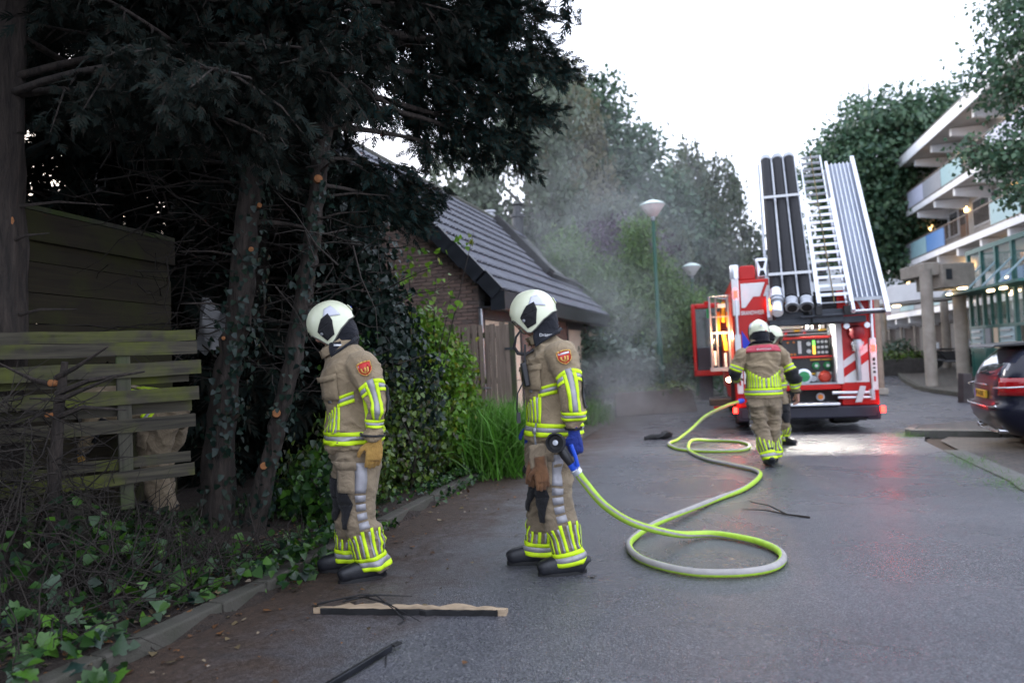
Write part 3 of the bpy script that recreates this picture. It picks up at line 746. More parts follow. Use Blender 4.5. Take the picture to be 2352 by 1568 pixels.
t3, tr3 = conifer('slanting conifer trunk beside the firefighter in yellow gloves, its boughs reaching over the road', T3P, [0.10, 0.070, 0.070, 0.072, 0.072, 0.07, 0.066, 0.06, 0.03], b3, 11, 420, -1.0,
                  [(2.2, -0.6, 0.32), (2.6, -0.3, 0.5), (2.75, 0.3, 0.6), (3.0, -0.9, 0.4), (3.3, -0.2, 0.7), (1.8, -0.4, 0.4), (2.05, 0.1, 0.35)])
cut(t3, (-1.56, 5.80, 2.92), (0.4, -1, 0.1), 0.035); cut(t3, (-1.98, 5.79, 0.98), (0.5, -1, 0.2), 0.035); cut(t3, (-2.1, 5.79, 0.55), (0.3, -1, 0.1), 0.03)
b2 = fan((-2.1, 5.9), 16, (3.2, 5.0), (1.0, 2.2), rs, nsub=11, sub=0.7, dens=30, sprays=None) if False else fan((-2.1, 5.9), 16, (3.2, 5.0), (1.0, 2.4), rs, nsub=11, sub=0.7, dens=30)
b2 += fan((-2.0, 5.9), 16, (4.8, 7.4), (1.8, 3.2), rs, nsub=11, sub=0.9, dens=22, size=0.2)
b2 += [((-2.25, 5.9, 3.1), (-3.2, 5.5, 3.35), K(nsub=5, sub=0.5, dens=10)), ((-2.2, 5.9, 2.6), (-1.5, 6.4, 2.5), K(nsub=4, sub=0.4, dens=8))]
t2, tr2 = conifer('thick ivy-clad conifer trunk between the broken fence and the slanting trunk', T2P, [0.15, 0.115, 0.108, 0.104, 0.096, 0.088, 0.082, 0.075, 0.04], b2, 12, 760, -0.6,
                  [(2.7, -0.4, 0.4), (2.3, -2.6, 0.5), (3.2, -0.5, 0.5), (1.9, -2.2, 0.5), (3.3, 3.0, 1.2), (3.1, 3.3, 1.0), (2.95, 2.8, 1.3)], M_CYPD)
cut(t2, (-2.06, 5.80, 2.72), (0.5, -1, 0.1), 0.02); cut(t2, (-2.14, 5.79, 2.35), (0.4, -1, 0), 0.022); cut(t2, (-2.38, 5.75, 1.62), (0.4, -1, 0), 0.016)
b1 = fan((-3.45, 4.85), 20, (3.3, 5.2), (1.2, 2.6), rs, nsub=11, sub=0.8, dens=30, size=0.12)
b1 += fan((-3.4, 4.85), 24, (4.6, 7.5), (2.2, 4.6), rs, nsub=12, sub=1.0, dens=24, size=0.17)  # long high boughs, added overhead and partly out of view to block sky light
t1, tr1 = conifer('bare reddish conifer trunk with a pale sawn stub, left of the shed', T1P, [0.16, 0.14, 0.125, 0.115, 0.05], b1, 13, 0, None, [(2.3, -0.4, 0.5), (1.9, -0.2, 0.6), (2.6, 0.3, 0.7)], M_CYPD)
cut(t1, (-3.44, 4.77, 2.45), (0.75, -1, 0.1), 0.045)
# the dark conifers standing behind the shed and fence
def back_conifer(label, x, y, h, rad, seed, zlow=0.2, nlimb=46):
    rs = np.random.RandomState(seed)
    lb = []
    for i in range(nlimb):
        z = zlow + (h - zlow) * (i + rs.rand()) / nlimb; a = rs.uniform(0, 2 * math.pi); L = rad * (1.05 - 0.75 * z / h) * rs.uniform(0.8, 1.1)
        lb.append(((x, y, z), (x + L * math.cos(a), y + L * math.sin(a), z + 0.1 * L - 0.25), K(nsub=13, sub=0.9, dens=7, size=0.44, bare=0.15)))
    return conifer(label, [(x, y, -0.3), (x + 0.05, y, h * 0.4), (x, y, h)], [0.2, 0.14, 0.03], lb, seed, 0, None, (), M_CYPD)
back_conifer('dense dark conifer filling the gap behind the garden shed', -5.2, 9.0, 9.5, 2.6, 31, 0.0, 60)
back_conifer('dense dark conifer behind the two ivy-clad trunks', -3.3, 9.0, 8.8, 1.35, 32, 0.3, 64)
back_conifer('dense dark conifer at the far left edge, behind the bare trunk', -7.2, 6.2, 8.5, 2.7, 33, 0.2, 54)
back_conifer('dense dark conifer farther back, between the house gable and the shed', -5.6, 11.6, 9.0, 2.2, 34, 0.2, 50)

back_conifer('unseen conifer added to the row at the near left to block light', -5.6, 1.2, 8.5, 2.5, 35, 0.3, 40)  # out of view, added to keep light off the left verge
back_conifer('unseen conifer added behind the camera to block light from the left', -5.4, -3.2, 8.5, 2.8, 36, 0.3, 36)  # also unseen, added to cut the light coming from behind the camera
# ---- broadleaved bushes
def leaf_cloud(name, parent, blobs, n, size, matl, seed, tv=IV, tf=IF, droop=0.8, shell=0.45, jit=0.06):
    rs = np.random.RandomState(seed); Ps = []; Ns = []
    vol = np.array([b[1][0] * b[1][1] + b[1][1] * b[1][2] + b[1][0] * b[1][2] for b in blobs]); vol = vol / vol.sum()
    for (c, r), f in zip(blobs, vol):
        k = max(1, int(n * f)); u = unit_rand(rs, k); rad = (shell + (1 - shell) * rs.rand(k) ** 0.6)[:, None]
        lump = 1 + 0.18 * np.sin(7 * u[:, 0:1] + 3 * u[:, 2:3] + c[0]) * np.sin(6 * u[:, 1:2] - 4 * u[:, 2:3])
        Ps.append(np.array(c)[None] + u * np.array(r)[None] * rad * lump + rs.normal(0, jit, (k, 3))); Ns.append(u + rs.normal(0, 0.5, (k, 3)))
    P = np.concatenate(Ps); N = np.concatenate(Ns)
    D = rs.normal(0, 0.55, P.shape); D[:, 2] -= droop
    V, F = scatter(tv, tf, P, D, N, rs.uniform(0.55, 1.25, len(P)) * size, rs)
    return link_mesh(name, fast_mesh(name, V, F, matl), parent)
def stems(name, parent, base, tips, matl, r=0.012):
    k = MB()
    for t_ in tips:
        m_ = (Vector(base) + Vector(t_)) / 2 + Vector((rng.uniform(-.1, .1), rng.uniform(-.1, .1), 0.1)); k.tube([base, m_, t_], [r, r * 0.7, r * 0.3], 5)
    return k.build(name, matl, parent)
b = thing('ivy_hedge', 'tall dark ivy-smothered hedge behind the firefighter in yellow gloves', 'hedge')
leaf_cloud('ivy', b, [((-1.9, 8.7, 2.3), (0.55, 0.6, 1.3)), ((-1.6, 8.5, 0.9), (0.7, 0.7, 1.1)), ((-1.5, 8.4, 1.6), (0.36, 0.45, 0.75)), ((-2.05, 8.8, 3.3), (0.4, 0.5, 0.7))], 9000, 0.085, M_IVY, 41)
stems('stem', b, (-1.7, 8.8, -0.2), [(-1.8, 8.7, 3.2), (-1.5, 8.6, 2.4), (-1.4, 8.5, 1.8)], M_TWIG, 0.04)
M_GREEN = leaf_mat('fresh_leaf', [(0.06, 0.15, 0.015), (0.11, 0.24, 0.018), (0.17, 0.31, 0.028), (0.04, 0.10, 0.015), (0.22, 0.24, 0.02)], 0.4, 0.3, 0.4)
M_GREEN2 = leaf_mat('hedge_leaf', [(0.035, 0.08, 0.016), (0.065, 0.13, 0.018), (0.12, 0.18, 0.02), (0.025, 0.045, 0.018), (0.06, 0.05, 0.025)], 0.4, 0.2, 0.5)
b = thing('leafy_shrub', 'bright green leafy shrub growing up in front of the slatted fence', 'shrub')
leaf_cloud('foliage', b, [((-1.0, 9.6, 1.25), (0.5, 0.45, 0.55)), ((-1.2, 9.6, 1.7), (0.3, 0.3, 0.4)), ((-0.86, 9.6, 0.9), (0.36, 0.4, 0.4)), ((-1.2, 9.4, 1.1), (0.45, 0.4, 0.8)), ((-1.0, 9.2, 0.5), (0.4, 0.35, 0.5)), ((-0.62, 9.8, 0.55), (0.3, 0.3, 0.22))], 9000, 0.075, M_GREEN, 42, shell=0.3)
stems('stem', b, (-0.9, 9.6, -0.2), [(-0.8, 9.6, 1.4), (-1.0, 9.6, 1.9), (-0.5, 9.7, 1.1), (-0.3, 9.8, 0.8)], M_TWIG, 0.02)
b = thing('maple_shoot', 'thin yellow-green maple shoots reaching up in front of the brick gable', 'shrub')
leaf_cloud('foliage', b, [((-1.35, 9.3, 2.55), (0.2, 0.2, 0.35)), ((-0.98, 9.3, 2.35), (0.22, 0.15, 0.25)), ((-1.05, 9.3, 2.75), (0.3, 0.15, 0.12)), ((-0.6, 9.3, 2.95), (0.2, 0.1, 0.16)), ((-1.15, 9.3, 2.0), (0.35, 0.3, 0.35)), ((-0.8, 9.3, 2.1), (0.2, 0.2, 0.2))], 130, 0.085, M_GREEN, 43, shell=0.1)
stems('stem', b, (-1.2, 9.3, 0.4), [(-1.35, 9.3, 2.9), (-0.98, 9.3, 2.5), (-0.45, 9.3, 3.05), (-0.75, 9.3, 2.3)], M_TWIG, 0.012)
b = thing('low_hedge', 'low rambling hedge of ivy and bramble along the kerb', 'hedge')
leaf_cloud('foliage', b, [((-1.68, 7.3, 0.35), (0.42, 0.5, 0.62)), ((-1.42, 8.1, 0.4), (0.42, 0.5, 0.75)), ((-1.18, 8.8, 0.45), (0.38, 0.5, 0.75)), ((-1.95, 6.9, 0.2), (0.35, 0.4, 0.4)), ((-1.42, 8.2, 0.9), (0.36, 0.4, 0.5))], 10000, 0.062, M_GREEN2, 44, shell=0.4)
stems('stem', b, (-1.25, 8.0, -0.2), [(-1.2, 7.5, 0.7), (-1.1, 8.2, 1.0), (-0.9, 8.7, 0.9)], M_TWIG, 0.02)
b = thing('ivy_hedge', 'ivy clump at the foot of the slanting trunk, behind the gloved firefighter', 'hedge')
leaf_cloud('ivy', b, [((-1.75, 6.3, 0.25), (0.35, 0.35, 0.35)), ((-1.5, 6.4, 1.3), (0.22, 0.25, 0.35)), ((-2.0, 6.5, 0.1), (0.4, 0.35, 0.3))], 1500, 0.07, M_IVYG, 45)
stems('stem', b, (-1.8, 6.4, -0.1), [(-1.5, 6.4, 1.2), (-1.9, 6.3, 0.4)], M_TWIG, 0.012)

# ---- ivy and twigs on the verge
def heap(x, y):
    L = interp(LEFT, y); d = L - x
    return 0.62 * soft(0.35, 1.6, d) * soft(5.4, 4.2, y) * (0.75 + 0.25 * math.sin(3 * x + 2.2 * y)) + 0.10 * soft(0.0, 0.4, d)
rs = np.random.RandomState(51)
def verge_points(n, yr, dr, up=(0.2, 1.0), over=0.07):
    P = []
    while len(P) < n:
        y = rs.uniform(*yr); d = rs.uniform(*dr); x = interp(LEFT, y) - d
        cl = math.sin(4.1 * x + 1.3 * y) + math.sin(2.7 * y - 3.1 * x + 1.7)
        if cl < rs.uniform(-1.6, 1.0): continue
        P.append((x, y, gsoil(x, y) + heap(x, y) * rs.uniform(*up) + 0.015 + (0.11 if d < 0.16 else 0) * rs.uniform(0.4, 1.0)))
    return np.array(P)
ig = thing('ivy_ground_cover', 'trailing ivy with bright young leaves covering the bank below the broken fence', 'ivy')
P = verge_points(2300, (1.4, 5.9), (-0.16, 2.6))
n = len(P); N = rs.normal(0, 0.45, (n, 3)) + np.array([0.25, -0.35, 0.8]); D = rs.normal(0, 0.7, (n, 3)) + np.array([0.3, -0.3, -0.35]); S = rs.uniform(0.045, 0.095, n)
near = np.argsort(P[:, 1] - 0.8 * P[:, 0] * 0)[:0]
dist = np.linalg.norm(P - np.array([[0, 0, 1.3]]), axis=1); order = np.argsort(dist / S)
vis = [i for i in order if P[i, 1] > 1.6][:270]
LOB = [(0, 0.02), (0.16, -0.07), (0.36, -0.02), (0.30, 0.17), (0.52, 0.30), (0.30, 0.44), (0.21, 0.62), (0, 1.0)]
def lobed(k):
    v = [(x, y, k * (0.16 * abs(x) - 0.10 * (y - 0.35) ** 2)) for x, y in LOB] + [(0, 0.22, -0.012 * k), (0, 0.45, -0.004 * k), (0, 0.7, -0.012 * k)] + [(-x, y, k * (0.10 * abs(x) - 0.12 * (y - 0.35) ** 2)) for x, y in LOB[1:7]]
    t = [(0, 1, 8), (1, 2, 8), (2, 3, 8), (3, 9, 8), (3, 4, 9), (4, 5, 9), (5, 10, 9), (5, 6, 10), (6, 7, 10)]
    m = {0: 0, 7: 7, 8: 8, 9: 9, 10: 10, 1: 11, 2: 12, 3: 13, 4: 14, 5: 15, 6: 16}
    return np.array(v), t + [(m[a], m[c], m[b_]) for a, b_, c in t]
lm = []
for kk in (0.6, 1.4, -0.8):
    v_, t_ = lobed(kk); lm.append(fast_mesh('leaf', v_, np.array(t_), M_IVYG, True))
M_LEAFO = obj_rand_mat('ivy_leaf_single', [(0.010, 0.026, 0.017), (0.022, 0.06, 0.014), (0.075, 0.19, 0.014), (0.013, 0.03, 0.026), (0.04, 0.115, 0.012)], 0.35, 0, 1, 0.4)
for m_ in lm: m_.materials[0] = M_LEAFO
for i in vis:
    d = Vector(D[i]).normalized(); x_ = d.cross(Vector(N[i])).normalized(); z_ = x_.cross(d)
    mt = Matrix((x_, d, z_)).transposed().to_4x4() @ Matrix.Scale(S[i] * 1.15, 4); mt.translation = Vector(P[i])
    inst('leaf', lm[i % 3], ig, mt)
restix = [i for i in range(n) if i not in set(vis)]
V, F = scatter(IV, IF, P[restix], D[restix], N[restix], S[restix], rs)
tag(link_mesh('foliage', fast_mesh('foliage', V, F, M_IVYG), ig), kind='stuff')
P = verge_points(2600, (4.2, 9.2), (-0.12, 1.6), (0.0, 0.7)); n = len(P)
V, F = scatter(IV, IF, P, rs.normal(0, 0.7, (n, 3)), rs.normal(0, 0.4, (n, 3)) + np.array([0.1, -0.3, 0.9]), rs.uniform(0.03, 0.07, n), rs)
tag(link_mesh('undergrowth', fast_mesh('undergrowth', V, F, M_IVYG)), 'low ivy and weeds creeping over the soil and kerb behind the firefighters', 'undergrowth', kind='stuff')
# dead twigs: thin bent sticks
def stick_template():
    V = []; F = []; path = [(0, 0, 0), (0.05, 0.33, 0.03), (-0.02, 0.66, 0.07), (0.06, 1.0, 0.05)]
    for i, p in enumerate(path):
        r = 0.012 * (1 - 0.25 * i)
        for j in range(3):
            a = 2.094 * j; V.append((p[0] + r * math.cos(a), p[1], p[2] + r * math.sin(a)))
    for i in range(3):
        for j in range(3): F.append((i * 3 + j, i * 3 + (j + 1) % 3, i * 3 + 3 + (j + 1) % 3, i * 3 + 3 + j))
    return np.array(V), F
STV, STF = stick_template()
P = verge_points(2300, (1.8, 5.6), (0.2, 2.6), (0.1, 1.1)); n = len(P)
V, F = scatter(STV, STF, P, rs.normal(0, 0.7, (n, 3)) + np.array([0, 0, 0.25]), rs.normal(0, 1, (n, 3)), rs.uniform(0.15, 0.55, n), rs)
tag(link_mesh('brushwood', fast_mesh('brushwood', V, F, M_TWIG)), 'tangle of dead brown twigs heaped under the broken fence', 'brushwood', kind='stuff')
P = np.array([(rs.uniform(-3.6, -1.2), rs.uniform(5.6, 7.6), rs.uniform(1.2, 4.0)) for _ in range(420)]); n = len(P)
D = rs.normal(0, 1, (n, 3)); D[:, 2] *= 0.45
V, F = scatter(STV, STF, P, D, rs.normal(0, 1, (n, 3)), rs.uniform(0.3, 0.9, n), rs)
link_mesh('dead_twigs', fast_mesh('dead_twigs', V, F, M_TWIG), t2)
P = np.array([(rs.uniform(-3.7, -2.75), rs.uniform(4.1, 4.6), rs.uniform(0.35, 1.25)) for _ in range(420)]); n = len(P)
D = rs.normal(0, 1, (n, 3)); D[:, 2] *= 0.7
V, F = scatter(STV, STF, P, D, rs.normal(0, 1, (n, 3)), rs.uniform(0.2, 0.6, n), rs)
tag(link_mesh('brushwood', fast_mesh('brushwood', V, F, M_TWIG)), 'dark dead twigs tangled in front of the near end of the broken fence', 'brushwood', kind='stuff')
# saplings in front of the fence
sp = thing('bare_sapling', 'leafless dark sapling with sawn orange stubs in front of the fence boards', 'sapling', (-2.98, 4.45, 0.2))
k = MB(); k.tube([(0, 0, -0.1), (0.03, 0, 0.5), (0.06, 0.02, 0.95), (0.12, 0, 1.25)], [0.045, 0.04, 0.034, 0.02], 8)
for a, L, z in [(0.5, 0.5, 1.0), (0.3, 0.65, 1.05), (0.65, 0.5, 1.15), (2.4, 0.4, 1.1), (0.1, 0.5, 0.9)]:
    k.tube([(0.06, 0, z), (0.06 + 0.4 * L * math.cos(a), -0.05, z + 0.12 * L), (0.06 + L * math.cos(a), -0.1, z + L * math.sin(a) * 0.6)], [0.02, 0.014, 0.005], 6)
k.build('trunk', M_BARK, sp, angle=60)
cut(sp, (0.05, -0.035, 1.12), (-0.2, -1, 0.1), 0.022); cut(sp, (0.02, -0.035, 0.92), (-0.3, -1, 0.1), 0.016)
# leaf litter
M_LIT = leaf_mat('fallen_leaf', [(0.05, 0.028, 0.016), (0.11, 0.05, 0.02), (0.2, 0.085, 0.025), (0.03, 0.02, 0.014), (0.16, 0.12, 0.06), (0.25, 0.2, 0.15)], 0.7, 0.1)
P = []
while len(P) < 2600:
    y = 1.5 + 8 * rs.rand() ** 1.5; L = interp(LEFT, y); d = rs.exponential(0.45) - 0.7
    x = L + d
    if d > 2.4: continue
    P.append((x, y, (gz(x, y) if x > L else gsoil(x, y)) + 0.012))
P = np.array(P); n = len(P)
V, F = scatter(IV, IF, P, rs.normal(0, 1, (n, 3)) * np.array([1, 1, 0.15]), rs.normal(0, 0.25, (n, 3)) + np.array([0, 0, 1]), np.where(rs.rand(n) < 0.8, rs.uniform(0.008, 0.03, n), rs.uniform(0.03, 0.055, n)), rs)
tag(link_mesh('leaf_litter', fast_mesh('leaf_litter', V, F, M_LIT)), 'fallen brown leaves and needles along the kerb and road edge', 'litter', kind='stuff')
P = P[:900] + np.array([0, 0, 0.004]); n = len(P)
V, F = scatter(STV, STF, P, rs.normal(0, 1, (n, 3)) * np.array([1, 1, 0.05]), rs.normal(0, 0.3, (n, 3)) + np.array([0, 0, 1]), rs.uniform(0.03, 0.14, n), rs)
tag(link_mesh('fallen_twigs', fast_mesh('fallen_twigs', V, F, M_TWIG)), 'small broken twigs strewn along the kerb', 'twigs', kind='stuff')
# tall grass at the end of the kerb
BLV = np.array([(-0.012, 0, 0), (0.012, 0, 0), (-0.011, 0.4, 0.03), (0.011, 0.4, 0.03), (-0.008, 0.75, 0.16), (0.008, 0.75, 0.16), (-0.001, 1.0, 0.42), (0.001, 1.0, 0.42)]); BLF = [(0, 1, 3, 2), (2, 3, 5, 4), (4, 5, 7, 6)]
M_GRASS = leaf_mat('grass_blade', [(0.08, 0.22, 0.02), (0.12, 0.30, 0.04), (0.05, 0.14, 0.018), (0.18, 0.33, 0.08)], 0.45, 0.35, 0.3)
def grass(name, pts, h, label, seed, lean=0.35, rootr=0.1):
    rs = np.random.RandomState(seed); P = np.array(pts); n = len(P)
    D = rs.normal(0, lean, (n, 3)); D[:, 2] = 1
    N = rs.normal(0, 1, (n, 3)); N[:, 2] = 0.1
    V, F = scatter(BLV * np.array([[1, 1, 1.2]]), BLF, P, D, N, rs.uniform(0.55, 1.1, n) * h, rs)
    return tag(link_mesh(name, fast_mesh(name, V, F, M_GRASS)), label, 'grass', kind='stuff')
pts = [(x, y, gz(x, y) - 0.01) for x, y in zip(rs.normal(-0.33, 0.24, 4200), rs.normal(9.75, 0.28, 4200))]
grass('tall_grass', pts, 0.92, 'tall lush grass clump between the kerb end and the slatted fence', 61, 0.4)

# ---- slatted garden fence in front of the house
gf = thing('slat_fence', 'weathered brown fence of upright slats beside the garage door', 'fence', (0.0, 11.35, -0.25), R(180 - 8))
M_SLAT = plank_mat('slat_wood', (0.27, 0.205, 0.16), (0.11, 0.082, 0.065), (0.16, 0.13, 0.09), 0.3, 2)
sm = MB(); sm.bb(-0.035, 0.035, -0.012, 0.012, 0, 2.14); sme = [sm.mesh('slat', M_SLAT)]
sm = MB(); sm.bb(-0.045, 0.045, -0.012, 0.012, 0, 2.17); sme.append(sm.mesh('slat', M_SLAT))
x = 0.06
while x < 2.45:
    o = inst('slat', sme[rng.random() < 0.4], gf, loc=(x, rng.uniform(0.0, 0.012), rng.uniform(0, 0.03))); o.rotation_euler = (0, R(rng.uniform(-0.5, 0.5)), 0); x += rng.uniform(0.085, 0.105)
for z in (0.45, 1.2, 1.95):
    k = MB(); k.bb(0, 2.45, -0.06, -0.02, z, z + 0.09); k.build('rail', M_POST, gf)
for xx in (0.0, 1.0, 2.4):
    k = MB(); k.bb(xx - 0.045, xx + 0.045, -0.07, 0.02, 0, 2.2); k.build('post', M_POST, gf, bevel=0.006)
k = MB(); k.bb(0.42, 0.5, 0.03, 0.05, 1.12, 1.15); k.tube([(0.46, 0.04, 1.135), (0.46, 0.09, 1.135), (0.36, 0.1, 1.135)], 0.009, 8); k.build('handle', M_ZINC, gf)
k = MB(); k.bb(-0.05, 0.12, 0.015, 0.03, 1.74, 1.78); k.bb(-0.05, 0.12, 0.015, 0.03, 0.85, 0.89); k.build('hinge', M_FASCIA, gf)
# ================================================================ trees and bushes beyond the house and truck
LV = np.array([(0, 0, 0), (0.36, 0.45, 0.06), (0, 1, -0.04), (-0.36, 0.45, 0.06)]); LF = [(0, 1, 2, 3)]
BAV = np.array([(0, 0, 0), (0.1, 0.4, 0.02), (0, 1, -0.12), (-0.1, 0.4, 0.02)])
M_T1 = leaf_mat('birch_leaf', [(0.0975, 0.13, 0.0878), (0.117, 0.1495, 0.0945), (0.0845, 0.1105, 0.081)], 0.5, 0.3, 0.35)
M_T2 = leaf_mat('yellowing_leaf', [(0.1375, 0.1438, 0.081), (0.1625, 0.15, 0.081), (0.1, 0.1125, 0.0743)], 0.5, 0.3, 0.3)
M_T3 = leaf_mat('dark_leaf', [(0.042, 0.098, 0.0567), (0.0588, 0.1232, 0.0648), (0.077, 0.133, 0.0607), (0.0392, 0.0812, 0.0567)], 0.45, 0.2, 0.4)
M_T4 = leaf_mat('dusky_leaf', [(0.0783, 0.1107, 0.0667), (0.1013, 0.1215, 0.0667), (0.0621, 0.0918, 0.0667)], 0.5, 0.2, 0.3)
M_PURP = leaf_mat('purple_leaf', [(0.075, 0.0392, 0.075), (0.0525, 0.0308, 0.06), (0.09, 0.056, 0.075)], 0.5, 0.15, 0.3)
M_BAMB = leaf_mat('bamboo_leaf', [(0.22, 0.30, 0.12), (0.135, 0.2295, 0.084), (0.1755, 0.2835, 0.098), (0.0945, 0.162, 0.084), (0.216, 0.297, 0.112)], 0.45, 0.35, 0.35)
M_RHOD = leaf_mat('laurel_leaf', [(0.056, 0.105, 0.063), (0.084, 0.133, 0.084), (0.042, 0.084, 0.056)], 0.35, 0.15, 0.5)
M_BIRCHB = bark_mat('birch_bark', (0.22, 0.21, 0.2), (0.06, 0.055, 0.05), 7)
M_BARK2 = bark_mat('dark_bark', (0.06, 0.05, 0.042), (0.02, 0.017, 0.015), 7)
TREES = 'trees rising behind the house and fire engine'
def bg_tree(name, label, base, top, blobs, n, size, matl, seed, bark=M_BARK2, r=0.22, weep=0.0, cl=28, spread=0.42, group=TREES, cat='tree', nl=None, tv=LV, tf=LF):
    rs = np.random.RandomState(seed)
    t = thing(name, label, cat, (0, 0, 0), 0, group)
    k = MB(); base = Vector(base); top = Vector(top)
    pts = [base.lerp(top, q) + Vector((rs.normal(0, 0.12), rs.normal(0, 0.12), 0)) * (1 if 0 < q < 1 else 0) for q in (0, 0.2, 0.4, 0.6, 0.8, 1)]
    k.tube(pts, [r, r * 0.85, r * 0.7, r * 0.5, r * 0.3, r * 0.08], 8)
    vol = np.array([(b[1][0] * b[1][1] * b[1][2]) ** 0.67 for b in blobs]); vol = vol / vol.sum()
    Ps = []; Ds = []; Ns = []
    for (c, rad), f in zip(blobs, vol):
        c = np.array(c, float); rad = np.array(rad, float)
        ncl = max(2, int(n * f / cl))
        q = (c[2] - base.z) / max(0.1, top.z - base.z); q = min(0.9, max(0.15, q * 0.75)); a = base.lerp(top, q)
        k.tube([a, a.lerp(Vector(c), 0.5) + Vector((0, 0, 0.3)), Vector(c)], [r * 0.35, r * 0.22, r * 0.08], 5)
        u = unit_rand(rs, ncl); rr = (0.35 + 0.65 * rs.rand(ncl) ** 0.5)[:, None]
        cen = c + u * rad * rr
        for i in range(0, ncl, 3): k.tube([Vector(c), Vector(c).lerp(Vector(cen[i]), 0.6) + Vector((0, 0, 0.1)), Vector(cen[i])], [r * 0.09, r * 0.06, 0.008], 3, cap=False)
        if weep > 0:
            m = cl
            s = rs.rand(ncl, m)
            P = cen[:, None, :] + rs.normal(0, 0.16, (ncl, m, 3)); P[:, :, 2] -= s * weep * rs.uniform(0.4, 1.2, (ncl, 1)); P[:, :, 0] += 0.25 * (u[:, 0:1]) * np.sqrt(s)
        else:
            P = cen[:, None, :] + rs.normal(0, spread, (ncl, cl, 3)) * np.array([1, 1, 0.75])
        P = P.reshape(-1, 3); Ps.append(P)
        D = rs.normal(0, 0.7, P.shape); D[:, 2] -= 0.5 + 1.2 * (weep > 0); Ds.append(D); Ns.append(rs.normal(0, 0.38, P.shape) + np.repeat(u + rs.normal(0, 0.35, u.shape), cl, 0) * 0.9 + np.array([0, 0, 0.45]))
    k.build('trunk', bark, t, angle=70)
    P = np.concatenate(Ps); D = np.concatenate(Ds); N = np.concatenate(Ns)
    V, F = scatter(tv, tf, P, D, N, rs.uniform(0.6, 1.3, len(P)) * size, rs)
    link_mesh('crown', fast_mesh('crown', V, F, matl), t)
    return t
bg_tree('birch_tree', 'airy pale birch with forked trunk standing just behind the tiled roof', (1.35, 27, -0.4), (0.9, 27, 13.0),
        [((0.6, 27, 8.6), (2.6, 1.8, 2.6)), ((-1.0, 27, 6.8), (1.7, 1.4, 1.8)), ((-1.6, 27.2, 9.2), (1.4, 1.2, 1.6)), ((1.4, 27, 11.6), (1.8, 1.5, 1.8)), ((2.0, 27, 6.9), (1.3, 1.2, 1.5))], 13000, 0.21, M_T1, 71, M_BIRCHB, 0.24, weep=1.6, cl=34)
bg_tree('birch_tree', 'tall yellowing birch between the conifer boughs and the dark broadleaved tree', (3.1, 31, -0.4), (2.9, 31, 15.2),
        [((2.9, 31, 12.2), (1.5, 1.3, 2.4)), ((3.3, 31, 9.0), (1.8, 1.4, 2.6)), ((2.2, 31, 7.2), (2.0, 1.5, 2.4)), ((3.6, 30.6, 6.0), (1.6, 1.3, 1.8)), ((2.7, 31, 14), (0.9, 0.8, 1.2))], 19000, 0.23, M_T2, 72, M_BIRCHB, 0.22, weep=1.8, cl=34)
bg_tree('broadleaved_tree', 'tall dark green broadleaved tree with a stepped outline right of the yellowing birch', (5.6, 34, -0.4), (5.0, 34, 15.5),
        [((4.9, 34, 13.5), (1.1, 1.1, 1.7)), ((5.2, 34, 10.9), (1.9, 1.7, 2.0)), ((6.6, 34, 11.2), (1.0, 1.0, 1.2)), ((6.7, 34, 8.5), (2.3, 2.0, 2.2)), ((8.0, 34.5, 7.2), (2.0, 1.8, 2.0)), ((5.4, 34, 7.3), (2.2, 1.8, 2.3)), ((7.6, 34.3, 9.2), (1.2, 1.0, 0.9))], 22000, 0.26, M_T3, 73, M_BARK2, 0.3, cl=30, spread=0.38)
bg_tree('broadleaved_tree', 'rounded brownish tree below the dark one, right above the purple bush', (4.9, 29, -0.4), (4.9, 29, 7.6),
        [((4.6, 29, 6.4), (1.6, 1.4, 1.7)), ((3.0, 28.5, 5.5), (1.5, 1.2, 1.8)), ((6.2, 29, 5.0), (1.5, 1.3, 2.0)), ((5.6, 29.4, 6.6), (1.2, 1.1, 1.2))], 13000, 0.23, M_T4, 74, M_BARK2, 0.2, weep=0.8, cl=30)
bg_tree('weeping_birch', 'big weeping birch with hanging dark branches left of the fire engine', (10.7, 36.5, -0.4), (10.1, 36.5, 13.0),
        [((9.7, 36.5, 11.2), (1.1, 1.2, 1.6)), ((11.0, 36.5, 10.1), (1.5, 1.3, 1.7)), ((9.4, 36.5, 8.4), (1.8, 1.5, 2.2)), ((11.5, 36.5, 7.3), (1.8, 1.5, 2.3)), ((10.2, 36, 5.2), (2.4, 1.6, 2.6)), ((11.9, 36.5, 4.6), (1.3, 1.3, 1.8)), ((8.4, 36.2, 5.0), (1.7, 1.5, 2.4)), ((9.2, 36, 2.6), (2.6, 1.6, 2.0))], 32000, 0.24, M_T4, 75, M_BIRCHB, 0.28, weep=2.2, cl=40)
bg_tree('bamboo_clump', 'feathery pale bamboo clump left of the near lamp post, in the smoke', (2.4, 23, -0.4), (2.3, 23, 5.4),
        [((1.9, 23, 4.5), (0.85, 0.7, 1.0)), ((2.9, 23, 3.5), (1.1, 0.8, 1.1)), ((1.7, 23, 3.0), (1.0, 0.8, 1.2)), ((3.6, 22.6, 2.6), (1.1, 0.8, 1.1)), ((2.5, 22.6, 1.6), (1.4, 0.8, 1.3))], 19000, 0.2, M_BAMB, 76, M_BARK2, 0.05, cl=36, spread=0.24, cat='bamboo', tv=BAV, group='bamboo by the lamp post')
